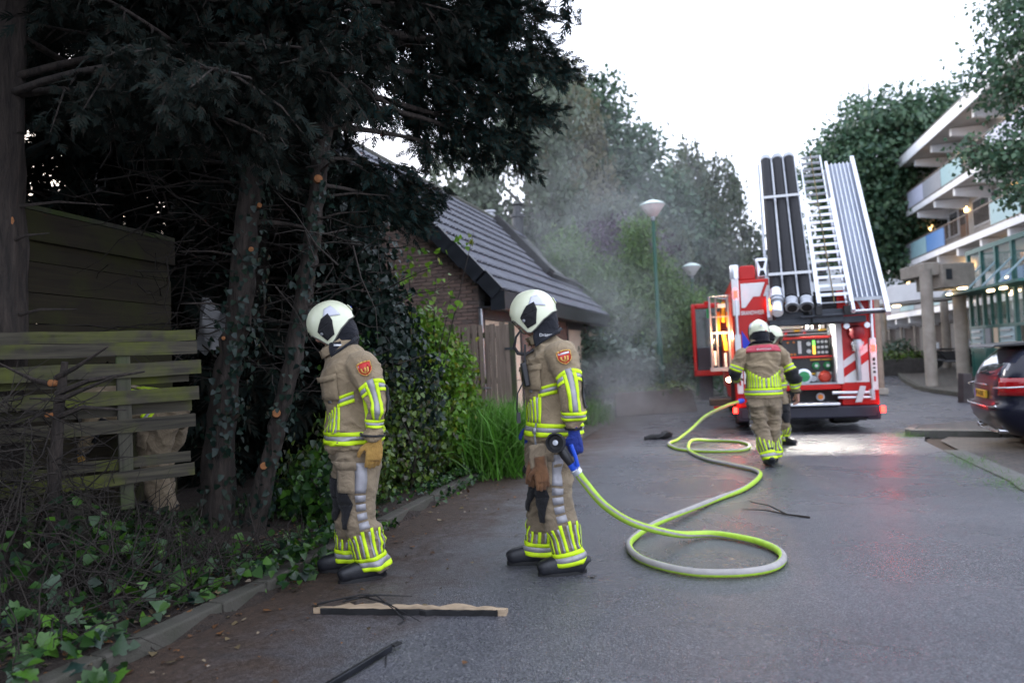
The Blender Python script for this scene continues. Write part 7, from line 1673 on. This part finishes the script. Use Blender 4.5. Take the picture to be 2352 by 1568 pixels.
# brown gloves hanging from the belt hook
gl = thing('work_gloves', 'pair of brown leather work gloves hanging from the trouser pocket of the hose holder', 'gloves'); gl.matrix_world = MW
k = MB(); k.tube([(-0.205, 0.135, 1.02), (-0.215, 0.15, 0.95), (-0.225, 0.145, 0.86)], 0.007, 6); k.lathe([(0.012, -0.02), (0.016, 0), (0.012, 0.02)], 8, (-0.213, 0.15, 0.97)); k.build('snap_hook', M_ZINC, gl)
k = MB(); Tube([((-0.23, 0.135, 0.72), 0.03, 0.055), ((-0.225, 0.135, 0.80), 0.03, 0.06), ((-0.22, 0.14, 0.88), 0.026, 0.05)], (1, 0, 0), 2.3).shell(k, 20, 8); remeshed(k, 'cuff', M_TAN2, gl, 0.008, 0.003, 5.0, 2)
hand('glove', gl, M_GLOVEB, (-0.255, 0.125, 0.755), (0.0, -0.08, -1), (1, 0, 0), 1, 0.45, 1.05, 0.05)
hand('glove', gl, M_GLOVEB, (-0.205, 0.165, 0.765), (0.0, 0.12, -1), (1, 0, 0), -1, 0.45, 1.0, 0.05)
# ---- walking away, seen from behind
f3, F3 = firefighter('firefighter with a red shoulder yoke walking away towards the fire engine', (3.27, 9.16, -0.20), R(-8), dict(seed=3.0, yoke=True, short=True,
    lean=[0, 0, 0.02, 0.03, 0.04, 0.08, 0.15, 0.3, 0.35, 0.35],
    arm={-1: ((-0.235, 0.02, 1.47), (-0.36, -0.01, 1.22), (-0.30, 0.23, 1.14)), 1: ((0.235, 0.02, 1.47), (0.36, -0.06, 1.20), (0.42, 0.03, 0.94))},
    leg={-1: ((-0.10, 0.0, 0.89), (-0.07, 0.0, 0.49), (0.0, -0.14, 0.02)), 1: ((0.10, 0.02, 0.89), (0.13, 0.12, 0.51), (0.12, 0.16, 0.02))}, toe={-1: -0.05, 1: 0.1},
    head=(0.0, 0.10, 1.71), hpitch=-0.15))
hand('glove', f3, M_SKIN, (0.425, 0.035, 0.92), (0.05, 0.12, -1), (-1, 0, 0), -1, 1.2, 1.05)
hand('glove', f3, M_GLOVEB, (-0.30, 0.25, 1.13), (0.2, 0.95, 0.1), (0, 0, -1), 1, 1.0, 1.1)
# ---- facing the camera, half hidden behind him
f4, F4 = firefighter('firefighter with a visor facing this way, half hidden behind the walking one', (4.19, 11.3, -0.25), R(180 + 24), dict(seed=4.0, visor=True,
    arm={-1: ((-0.235, 0.0, 1.48), (-0.30, 0.02, 1.22), (-0.26, 0.16, 1.00)), 1: ((0.235, 0.0, 1.48), (0.30, 0.02, 1.22), (0.26, 0.16, 1.02))},
    leg={-1: ((-0.105, 0.0, 0.89), (-0.13, 0.04, 0.50), (-0.15, 0.0, 0.0)), 1: ((0.105, 0.0, 0.89), (0.12, 0.04, 0.50), (0.15, 0.02, 0.0))}, toe={-1: -0.25, 1: 0.25},
    head=(0, 0.06, 1.73), yaw=0.25))
hand('glove', f4, M_GLOVEB, (-0.26, 0.18, 0.985), (0.1, 0.5, -0.8), (0.9, 0, 0), 1, 1.0, 1.1)
hand('glove', f4, M_GLOVEB, (0.26, 0.18, 1.0), (-0.1, 0.5, -0.8), (-0.9, 0, 0), -1, 1.0, 1.1)
# ---- bending down behind the broken fence
f5, F5 = firefighter('firefighter bending over behind the broken fence, glimpsed through its gaps', (-3.14, 6.3, 0.08), R(95), dict(seed=5.0, front=False, plain=True,
    lean=[0.9, 1.0, 1.15, 1.3, 1.42, 1.5, 1.6, 1.75, 1.85, 1.9],
    arm={-1: ((-0.22, 0.52, 1.10), (-0.30, 0.50, 0.83), (-0.25, 0.62, 0.62)), 1: ((0.22, 0.52, 1.10), (0.30, 0.50, 0.83), (0.25, 0.62, 0.62))},
    leg={-1: ((-0.105, 0.0, 0.89), (-0.13, 0.08, 0.50), (-0.15, 0.0, 0.0)), 1: ((0.105, 0.0, 0.89), (0.12, 0.12, 0.50), (0.15, 0.12, 0.0))}, toe={-1: -0.1, 1: 0.1},
    head=(0, 0.80, 0.98), hpitch=-1.0))
hand('glove', f5, M_GLOVEY, (-0.25, 0.63, 0.60), (0.0, 0.2, -1), (1, 0, 0), 1, 1.0, 1.1)
hand('glove', f5, M_GLOVEY, (0.25, 0.63, 0.60), (0.0, 0.2, -1), (-1, 0, 0), -1, 1.0, 1.1)
# ================================================================ fire hose with nozzle
M_HOSEY = mat('hose_yellow_green', (0.42, 0.66, 0.05), 0.5, var=0.10, scale=20, bmp=0.25, bscale=260, bdist=0.002)
M_HOSEG = mat('hose_grey_stripe', (0.36, 0.34, 0.325), 0.6, var=0.12, scale=12, bmp=0.25, bscale=260, bdist=0.002)
HP = [(0.371, 4.50, 0.611), (0.433, 4.52, 0.515), (0.562, 4.60, 0.35), (0.768, 4.85, 0.175), (1.04, 5.13, 0.03), (1.25, 5.36, -0.06)]
GR = [(1.499, 5.451), (1.718, 5.203), (1.79, 4.92), (1.731, 4.667), (1.583, 4.487), (1.365, 4.416), (1.105, 4.466), (0.921, 4.643), (0.808, 4.899), (0.799, 5.215), (0.897, 5.495), (1.081, 5.729), (1.387, 6.121), (1.893, 6.82), (2.373, 7.371), (2.79, 8.098), (2.912, 8.595), (2.794, 9.158), (2.644, 9.855), (2.689, 10.934), (2.979, 11.876), (3.40, 12.2), (3.772, 11.812), (3.707, 11.142), (3.393, 10.648), (2.886, 10.735), (2.587, 11.163), (2.60, 11.95), (2.84, 12.45)]
HR = 0.0265
path = [Vector(p) for p in HP] + [Vector((x, y, gz(x, y) + HR + 0.004 + (0.05 if i in (20,) else 0) + (0.03 if i in (11, 12) else 0))) for i, (x, y) in enumerate(GR)] + [Vector((3.2, 12.8, -0.10)), Vector((3.53, 13.0, 0.11)), Vector((3.93, 13.1, 0.27)), Vector((4.24, 13.2, 0.34))]
path[10 + 1].z += 0.0
def catmull(P, n):
    out = []
    for i in range(len(P) - 1):
        p0, p1, p2, p3 = P[max(0, i - 1)], P[i], P[i + 1], P[min(len(P) - 1, i + 2)]
        for k in range(n):
            f = k / n; out.append(0.5 * (2 * p1 + (p2 - p0) * f + (2 * p0 - 5 * p1 + 4 * p2 - p3) * f * f + (3 * p1 - p0 - 3 * p2 + p3) * f ** 3))
    out.append(P[-1].copy()); return out
hp = catmull(path, 10)
# where the hose crosses itself the upper strand rides over the lower one
for i, p in enumerate(hp):
    if 3 < i < len(hp) - 30: p.z = max(p.z, gz(p.x, p.y) + HR + 0.003)
ho = thing('fire_hose', 'yellow-green and grey striped fire hose looping over the wet road', 'fire hose')
k = MB(); n = 20; prev = None; L = 0.0; rings = []
for i, p in enumerate(hp):
    t_ = (hp[min(i + 1, len(hp) - 1)] - hp[max(i - 1, 0)]).normalized()
    up = Vector((0, 0, 1)); a = t_.cross(up).normalized() if abs(t_.z) < 0.98 else Vector((1, 0, 0)); b_ = a.cross(t_)
    if i: L += (p - hp[i - 1]).length
    tw = 0.9 * math.sin(0.75 * L + 0.6) + 0.5 * math.sin(1.9 * L) + 0.4
    rings.append([p + (a * math.cos(2 * math.pi * j / n + tw) + b_ * math.sin(2 * math.pi * j / n + tw)) * HR for j in range(n)])
o0 = len(k.v); k.v += [tuple(v) for r_ in rings for v in r_]
for i in range(len(rings) - 1):
    for j in range(n):
        k.f.append((i * n + j, i * n + (j + 1) % n, (i + 1) * n + (j + 1) % n, (i + 1) * n + j)); k.m.append(1 if (3 <= j < 9 or j in (14, 15)) else 0)
k.build('hose', [M_HOSEY, M_HOSEG], ho)
M_BLUEH = mat('blue_handle', (0.02, 0.09, 0.62), 0.4, var=0.08)
A = Vector((0.254, 4.46, 0.794)); B = Vector((0.371, 4.50, 0.611)); ad = (B - A).normalized()
k = MB(); rot = (-ad).to_track_quat('Z', 'Y').to_matrix()
bell = Vector((-0.35, -0.93, 0.1)).to_track_quat('Z', 'Y').to_matrix()
k.lathe([(0.04, -0.06), (0.05, -0.045), (0.062, 0.0), (0.064, 0.03), (0.054, 0.032), (0.045, 0.005), (0.014, 0.0), (0.014, 0.02), (0.0, 0.02)], 24, A, 0, bell); nz = k.build('nozzle_head', M_RUB, ho)
k = MB(); k.lathe([(0.018, 0.018), (0.018, 0.026), (0.008, 0.027), (0.0, 0.027)], 14, A, 0, bell); k.build('nozzle_jet', M_ALU, nz)
k = MB(); k.tube([A + Vector((0.02, 0.05, -0.02)), A.lerp(B, 0.45), A.lerp(B, 0.75)], [0.036, 0.033, 0.028], 14); k.build('nozzle_body', M_BLK, ho)
k = MB(); k.tube([A.lerp(B, 0.55), A.lerp(B, 0.8), B, B + ad * 0.03], [0.026, 0.028, 0.030, 0.030], 14); k.tube([A.lerp(B, 0.35) + Vector((0.05, -0.03, 0.05)), A.lerp(B, 0.6) + Vector((0.045, -0.035, 0.02)), A.lerp(B, 0.85) + Vector((0.03, -0.03, 0.0))], 0.013, 10); k.build('nozzle_handle', M_BLUEH, ho)
k = MB(); k.lathe([(0.030, 0), (0.036, 0.005), (0.036, 0.035), (0.030, 0.04)], 16, B - ad * 0.01, 0, ad.to_track_quat('Z', 'Y').to_matrix()); k.build('coupling', M_ALU, ho)
k = MB(); e = Vector((4.24, 13.2, 0.34)); k.lathe([(0.030, -0.02), (0.045, 0), (0.045, 0.08), (0.035, 0.1)], 14, e, 0, Vector((0.25, 0.1, 0.05)).to_track_quat('Z', 'Y').to_matrix()); k.build('coupling', M_BLUEH, ho)

# ================================================================ dark parked car
M_CAR = mat('dark_blue_car_paint', (0.005, 0.006, 0.016), 0.3, var=0.0, coat=0.25, spec=0.35); M_CARG = mat('car_window', (0.035, 0.04, 0.06), 0.04, var=0.0, spec=1.0, coat=1.0)
M_TAIL = mat('tail_lamp_red', (0.30, 0.004, 0.008), 0.15, var=0.1, scale=6, coat=0.3); M_CHR = mat('chrome', (0.5, 0.5, 0.52), 0.2, 1.0, var=0.0)
CA = thing('parked_car', 'dark blue estate car parked nose-in with its rear towards the road', 'car', (6.82, 10.22, -0.225), R(-110.4))
lev = [(0.20, 0.22, 4.05, 0.78, 0.25), (0.28, 0.10, 4.2, 0.84, 0.25), (0.40, 0.0, 4.28, 0.88, 0.25), (0.54, -0.04, 4.32, 0.90, 0.25), (0.60, -0.045, 4.32, 0.90, 0.25), (0.64, 0.02, 4.30, 0.90, 0.25), (0.76, 0.025, 4.25, 0.905, 0.26), (0.82, 0.03, 4.15, 0.905, 0.27), (0.92, 0.04, 3.9, 0.90, 0.28), (1.0, 0.06, 3.5, 0.885, 0.28), (1.03, 0.075, 3.2, 0.875, 0.28), (1.10, 0.105, 2.95, 0.85, 0.28), (1.20, 0.17, 2.72, 0.81, 0.28), (1.30, 0.26, 2.5, 0.765, 0.28), (1.37, 0.34, 2.35, 0.725, 0.28), (1.42, 0.40, 2.2, 0.68, 0.28), (1.46, 0.52, 2.05, 0.60, 0.28), (1.48, 0.75, 1.8, 0.4, 0.28)]
NP = 96
def outline(z, y0, y1, w, rc):
    P_ = []; cy = (y0 + y1) / 2; hy = (y1 - y0) / 2
    for i in range(NP):
        a = 2 * math.pi * i / NP; ca, sa = math.cos(a), math.sin(a); e = 0.34
        P_.append((w * math.copysign(abs(sa) ** e, sa), cy - hy * math.copysign(abs(ca) ** e, ca), z))
    return P_
rings = [outline(*l) for l in lev]
bodyb = MB(); glassb = {}; tailb = MB()
def quad_(i, j): j2 = (j + 1) % NP; return [rings[i][j], rings[i][j2], rings[i + 1][j2], rings[i + 1][j]]
for i in range(len(rings) - 1):
    for j in range(NP):
        q = quad_(i, j); cx = sum(p[0] for p in q) / 4; cy = sum(p[1] for p in q) / 4; z0 = lev[i][0]
        key = None
        if 1.02 < z0 < 1.36:
            if abs(cx) < 0.66 and cy < 0.6: key = 'rear_window'
            elif cx > 0.6 and 0.42 < cy < 1.25: key = 'quarter_window'
            elif cx > 0.6 and 1.33 < cy < 2.2: key = 'side_window'
            elif abs(cx) < 0.62 and cy > 2.2: key = 'windscreen'
        if key:
            glassb.setdefault(key, MB()).add(q, [(0, 1, 2, 3)])
        else: bodyb.add(q, [(0, 1, 2, 3)])
        if 0.75 < z0 < 0.95 and abs(cx) > 0.50 and cy < 0.42: tailb.add([(p[0] * 1.006, p[1] - 0.006 * (cy < 0.2), p[2]) for p in q], [(0, 1, 2, 3)], 0 if cx > 0 else 0)
bodyb.f.append(tuple(range(len(bodyb.v), len(bodyb.v) + NP))); bodyb.v += [p for p in rings[-1]]; bodyb.m.append(0)
def weld(k, name, m_, parent, **kw):
    me = k.mesh(name, m_, True, 35); bm = bmesh.new(); bm.from_mesh(me); bmesh.ops.remove_doubles(bm, verts=bm.verts, dist=0.0005); bmesh.ops.recalc_face_normals(bm, faces=bm.faces); bm.to_mesh(me); bm.free()
    me.polygons.foreach_set('use_smooth', [True] * len(me.polygons)); return link_mesh(name, me, parent)
weld(bodyb, 'body', M_CAR, CA)
for nm, k in glassb.items(): weld(k, nm, M_CARG, CA)
for sg in (-1, 1):
    k = MB()
    for i in range(len(rings) - 1):
        for j in range(NP):
            q = quad_(i, j); cx = sum(p[0] for p in q) / 4; cy = sum(p[1] for p in q) / 4
            if 0.75 < lev[i][0] < 0.95 and cx * sg > (0.60 if sg > 0 else 0.80) and cy < 0.52: k.add([(p[0] + sg * 0.006, p[1] - 0.007, p[2]) for p in q], [(0, 1, 2, 3)])
    tl_ = weld(k, 'tail_lamp', M_TAIL, CA); s_ = tl_.modifiers.new('thick', 'SOLIDIFY'); s_.thickness = 0.008; s_.offset = 1
    k = MB(); k.tube([(sg * 0.62, 0.005, 0.865), (sg * 0.74, 0.02, 0.87), (sg * 0.86, 0.10, 0.875), (sg * 0.915, 0.30, 0.885)], 0.011, 8); k.build('lamp_strip', M_CHR, tl_)
# tailgate details
k = MB(); k.prism([(0.02, 1.425), (0.05, 1.455), (0.55, 1.49), (0.55, 1.43)], -0.64, 0.64, 'yz'); k.build('roof_spoiler', M_BLK, CA, bevel=0.012)
k = MB(); k.tube([(-0.86, 0.10, 0.605), (-0.74, 0.0, 0.605), (-0.5, -0.05, 0.60), (0, -0.055, 0.598), (0.5, -0.05, 0.60), (0.68, -0.02, 0.603), (0.72, -0.008, 0.62)], 0.013, 8); k.build('bumper_trim', M_CHR, CA)
k = MB(); k.bb(-0.20, 0.26, 0.005, 0.03, 0.875, 0.90); k.build('tailgate_bar', M_CHR, CA, bevel=0.008)
k = MB(); k.bb(-0.26, 0.26, -0.012, 0.02, 0.70, 0.81); npl = k.build('number_plate', mat('yellow_plate', (0.62, 0.36, 0.02), 0.45, var=0.03), CA, bevel=0.004)
o = link_mesh('lettering', text_mesh('P-HX', 0.105, 0.001), npl); o.data.materials.clear(); o.data.materials.append(M_DARK); o.location = (0, -0.015, 0.755); o.rotation_euler = (R(90), 0, 0); o.scale = (1.6, 1, 1)
k = MB(); k.bb(-0.26, -0.225, -0.0135, -0.012, 0.70, 0.81); k.build('plate_band', M_BLUEP, npl, smooth=False)
k = MB(); k.tube([(-0.02, 0.03, 1.06), (0.22, 0.05, 1.09)], 0.010, 6); k.bb(-0.06, 0.02, 0.02, 0.08, 1.04, 1.075); k.build('rear_wiper', M_BLK, CA)
k = MB(); k.tube([(-0.55, 0.10, 0.25), (-0.35, 0.06, 0.235), (0.35, 0.06, 0.235), (0.55, 0.10, 0.25)], 0.010, 8); k.build('lower_trim', M_CHR, CA)
for sg in (-1, 1):
    k = MB(); k.lathe([(0.035, 0), (0.04, 0.01), (0.04, 0.12), (0.03, 0.12), (0.03, 0.02)], 14, (sg * 0.52, 0.06, 0.26), 0, Matrix.Rotation(R(-90), 3, 'X')); k.build('exhaust_pipe', M_CHR, CA)
    for y in (0.80, 3.45):
        k = MB(); k.lathe([(0.2, -0.1), (0.30, -0.1), (0.315, -0.06), (0.315, 0.06), (0.30, 0.1), (0.2, 0.1)], 28, (sg * 0.81, y, 0.315), 0, Matrix.Rotation(R(90), 3, 'Y')); w = k.build('wheel', M_RUB, CA)
        k = MB(); k.lathe([(0.03, -0.085), (0.2, -0.06), (0.21, 0.06), (0.03, 0.085)], 18, (sg * 0.81, y, 0.315), 0, Matrix.Rotation(R(90), 3, 'Y')); k.build('rim', M_ALUD, w)
        k = MB(); k.lathe([(0.37, -0.02), (0.37, 0.015), (0.0, 0.016)], 24, (sg * 0.875, y, 0.33), 0, Matrix.Rotation(R(90 * sg), 3, 'Y')); k.build('wheel_arch', M_BLK, CA)
k = MB(); k.bb(-0.75, 0.75, 0.4, 4.0, 0.14, 0.24); k.build('underbody', M_DARK, CA, smooth=False)

# ================================================================ things lying on the road
def ground_thing(name, label, cat): return thing(name, label, cat)
M_SPLIT = plank_mat('split_wood', (0.52, 0.40, 0.27), (0.34, 0.24, 0.15), (0.03, 0.025, 0.02), 0.25, 0)
pk = thing('broken_plank', 'splintered pale plank with a charred edge lying in front of the firefighters', 'plank', (-0.66, 4.03, -0.088), math.atan2(3.95 - 4.13, -0.1 + 1.22))
rr_ = np.random.RandomState(9); xs_ = np.linspace(-0.57, 0.57, 26); top = []; bot = []
for x in xs_:
    e = 1 - abs(x / 0.57) ** 6; w0 = (0.030 if x < -0.42 else 0.055 if x < 0.35 else 0.03) * max(0.25, e); top.append((x, 0.035 + w0 * (1 + 0.25 * rr_.normal()) * 0.9)); bot.append((x, -0.028 - 0.004 * rr_.normal()))
k = MB(); rows = []
for (x, yt), (_, yb) in zip(top, bot): rows.append([(x, yb, 0.002), (x, yt, 0.002), (x, yt, 0.020 + 0.006 * rr_.normal()), (x, (yt + yb) / 2, 0.034 + 0.005 * rr_.normal()), (x, yb, 0.036)])
k.grid(rows, wrap=True); k.f += [(0, 1, 2, 3, 4), (129, 128, 127, 126, 125)]; k.m += [0, 0]; k.build('board', M_SPLIT, pk, angle=25)
k = MB(); k.grid([[(x, yb - 0.006, 0.0), (x, yb - 0.007, 0.033 + 0.003 * rr_.normal()), (x, yb - 0.001, 0.035), (x, yb + 0.001, 0.0)] for (x, yb) in bot[1:-1]], wrap=True); k.build('charred_edge', M_BLACKW, pk, angle=25)
k = MB()
for a, b_, c in (((-0.55, -0.02, 0.05), (-0.3, 0.03, 0.09), (-0.02, 0.13, 0.05)), ((-0.42, 0.1, 0.04), (-0.2, 0.02, 0.09), (0.02, -0.12, 0.01)), ((-0.3, 0.08, 0.06), (-0.12, -0.02, 0.06), (0.12, -0.16, 0.01)), ((-0.4, 0.0, 0.06), (-0.25, 0.12, 0.06), (-0.12, 0.2, 0.03)), ((-0.05, -0.07, 0.03), (0.02, -0.14, 0.01), (0.0, -0.2, 0.01))):
    k.tube([a, b_, c], [0.006, 0.005, 0.002], 5)
tw_ = k.build('twig', M_BLACKW, None); tw_.matrix_world = Matrix.Translation(Vector((-0.66, 4.03, -0.085))) @ Matrix.Rotation(math.atan2(-0.18, 1.12), 4, 'Z'); tag(tw_, 'thin black branched twig lying across the splintered plank', 'twig')
st = thing('pry_bar', 'dark metal bar lying at the bottom edge of the road', 'bar')
k = MB(); k.beam((-0.665, 3.475, -0.055), (-0.90, 3.02, -0.045), 0.022, 0.030); k.build('shaft', mat('dark_iron', (0.02, 0.022, 0.028), 0.4, 0.5, var=0.3), st, bevel=0.004)
k = MB(); k.beam((-0.66, 3.485, -0.05), (-0.63, 3.53, -0.052), 0.03, 0.012); k.build('tip', M_BLACKW, st, bevel=0.002)
k = MB(); k.tube([(-0.675, 3.40, -0.065), (-0.665, 3.34, -0.07), (-0.66, 3.29, -0.072)], [0.005, 0.004, 0.002], 5); tag(k.build('twig', M_BLACKW), 'short dark twig beside the metal bar', 'twig')
bt = thing('branch', 'thin forked brown branch lying alone on the open wet road', 'branch')
k = MB(); z_ = -0.135
k.tube([(2.47, 5.98, z_ + 0.012), (2.33, 6.12, z_ + 0.012), (2.2, 6.28, z_ + 0.02), (2.03, 6.42, z_ + 0.008)], [0.009, 0.008, 0.006, 0.003], 6); k.tube([(2.33, 6.12, z_ + 0.012), (2.28, 6.42, z_ + 0.03), (2.2, 6.62, z_ + 0.02), (2.21, 6.78, z_ + 0.01)], [0.007, 0.006, 0.005, 0.002], 6); k.build('stem', M_TWIG, bt)
fm = thing('face_mask', 'crumpled black breathing mask and straps dropped on the road beside the hose', 'mask', (2.66, 13.1, -0.288), R(10))
k = MB(); Tube([((0.05, 0, 0.04), 0.05, 0.05), ((0.12, 0.0, 0.07), 0.075, 0.075), ((0.2, 0.0, 0.075), 0.07, 0.07), ((0.27, 0.02, 0.05), 0.03, 0.04)], (0, 1, 0), 2.2).shell(k, 24, 16)
Tube([((-0.28, 0, 0.025), 0.022, 0.05), ((-0.1, 0.02, 0.045), 0.035, 0.06), ((0.06, 0.0, 0.05), 0.03, 0.05)], (0, 1, 0), 2.2).shell(k, 16, 12); remeshed(k, 'rubber_body', M_RUB, fm, 0.01, 0.008, 9.0, 1)
k = MB(); k.tube([(-0.05, -0.05, 0.03), (0.05, -0.09, 0.07), (0.15, -0.07, 0.14), (0.24, -0.02, 0.11)], 0.012, 6); k.tube([(0.02, 0.06, 0.04), (0.1, 0.05, 0.13), (0.16, -0.02, 0.15)], 0.01, 6); k.build('strap', M_BLK, fm)
k = MB(); k.box((0.17, -0.075, 0.10), (0.09, 0.012, 0.06), 0, Matrix.Rotation(R(30), 3, 'X')); k.build('lens', M_VISOR, fm, bevel=0.004)
# puddles
M_PUD = mat('puddle_water', (0.03, 0.031, 0.035), 0.22, var=0.0, spec=0.5, bmp=0.5, bscale=60, bdist=0.006)
def puddle(pts, nm='puddle'):
    k = MB(); n_ = len(pts); cx = sum(p[0] for p in pts) / n_; cy = sum(p[1] for p in pts) / n_; pp_ = []
    for i in range(n_):
        for f in (0, 0.25, 0.5, 0.75):
            x = pts[i][0] * (1 - f) + pts[(i + 1) % n_][0] * f; y = pts[i][1] * (1 - f) + pts[(i + 1) % n_][1] * f; q = 1 + rng.uniform(-0.10, 0.08); pp_.append((cx + (x - cx) * q, cy + (y - cy) * q))
    k.add([(x, y, gz(x, y) + 0.004) for x, y in pp_], [tuple(range(len(pp_)))]); return tag(k.build(nm, M_PUD, smooth=False), kind='structure')
# ================================================================ smoke drifting from the burnt roof
def smoke_mat(name, blobs, dens, col, nscale, lo, hi):
    m = bpy.data.materials.new(name); m.use_nodes = True; t = m.node_tree; t.nodes.clear()
    o = t.nodes.new('ShaderNodeOutputMaterial'); v = t.nodes.new('ShaderNodeVolumePrincipled'); t.links.new(v.outputs[0], o.inputs['Volume'])
    v.inputs['Color'].default_value = (*col, 1); v.inputs['Anisotropy'].default_value = 0.2
    tc = t.nodes.new('ShaderNodeTexCoord'); tot = None
    for c, r, a in blobs:
        mp = t.nodes.new('ShaderNodeMapping'); mp.vector_type = 'TEXTURE'; mp.inputs['Location'].default_value = c; mp.inputs['Scale'].default_value = r
        t.links.new(tc.outputs['Object'], mp.inputs[0])
        g = t.nodes.new('ShaderNodeTexGradient'); g.gradient_type = 'QUADRATIC_SPHERE'; t.links.new(mp.outputs[0], g.inputs[0])
        mu = t.nodes.new('ShaderNodeMath'); mu.operation = 'MULTIPLY'; mu.inputs[1].default_value = a; t.links.new(g.outputs['Fac'], mu.inputs[0])
        if tot is None: tot = mu
        else:
            ad = t.nodes.new('ShaderNodeMath'); ad.operation = 'ADD'; t.links.new(tot.outputs[0], ad.inputs[0]); t.links.new(mu.outputs[0], ad.inputs[1]); tot = ad
    n = noise(t, nscale, 4, 0.6, vec=tc.outputs['Object'], dist=0.8)
    mr = t.nodes.new('ShaderNodeMapRange'); mr.inputs[1].default_value = lo; mr.inputs[2].default_value = hi; mr.inputs[3].default_value = 0.05; mr.inputs[4].default_value = 1.0; t.links.new(n.outputs[0], mr.inputs[0])
    m1 = t.nodes.new('ShaderNodeMath'); m1.operation = 'MULTIPLY'; t.links.new(tot.outputs[0], m1.inputs[0]); t.links.new(mr.outputs[0], m1.inputs[1])
    m2 = t.nodes.new('ShaderNodeMath'); m2.operation = 'MULTIPLY'; m2.inputs[1].default_value = dens; t.links.new(m1.outputs[0], m2.inputs[0]); t.links.new(m2.outputs[0], v.inputs['Density'])
    return m
SB = [((2.2, 18.4, 3.0), (2.1, 2.0, 1.8), 0.6), ((3.2, 18.0, 2.2), (1.7, 1.8, 1.7), 1.15), ((2.6, 17.2, 0.6), (2.6, 2.2, 1.1), 2.3), ((4.2, 17.2, 0.0), (2.0, 1.8, 0.8), 0.9), ((1.2, 18.0, 4.2), (2.2, 2.2, 1.6), 0.3), ((2.4, 14.6, 0.0), (2.6, 2.6, 0.9), 0.6), ((3.8, 25.0, 4.5), (8.0, 7.5, 7.5), 0.26)]
k = MB(); k.bb(-4.0, 11.0, 12.9, 31.5, -0.5, 11.4)
o = k.build('smoke', smoke_mat('smoke', SB, 0.62, (0.93, 0.95, 0.96), 0.95, 0.40, 0.66), smooth=False)
tag(o, 'pale smoke drifting from the burnt roof down across the planter', 'smoke', kind='stuff')
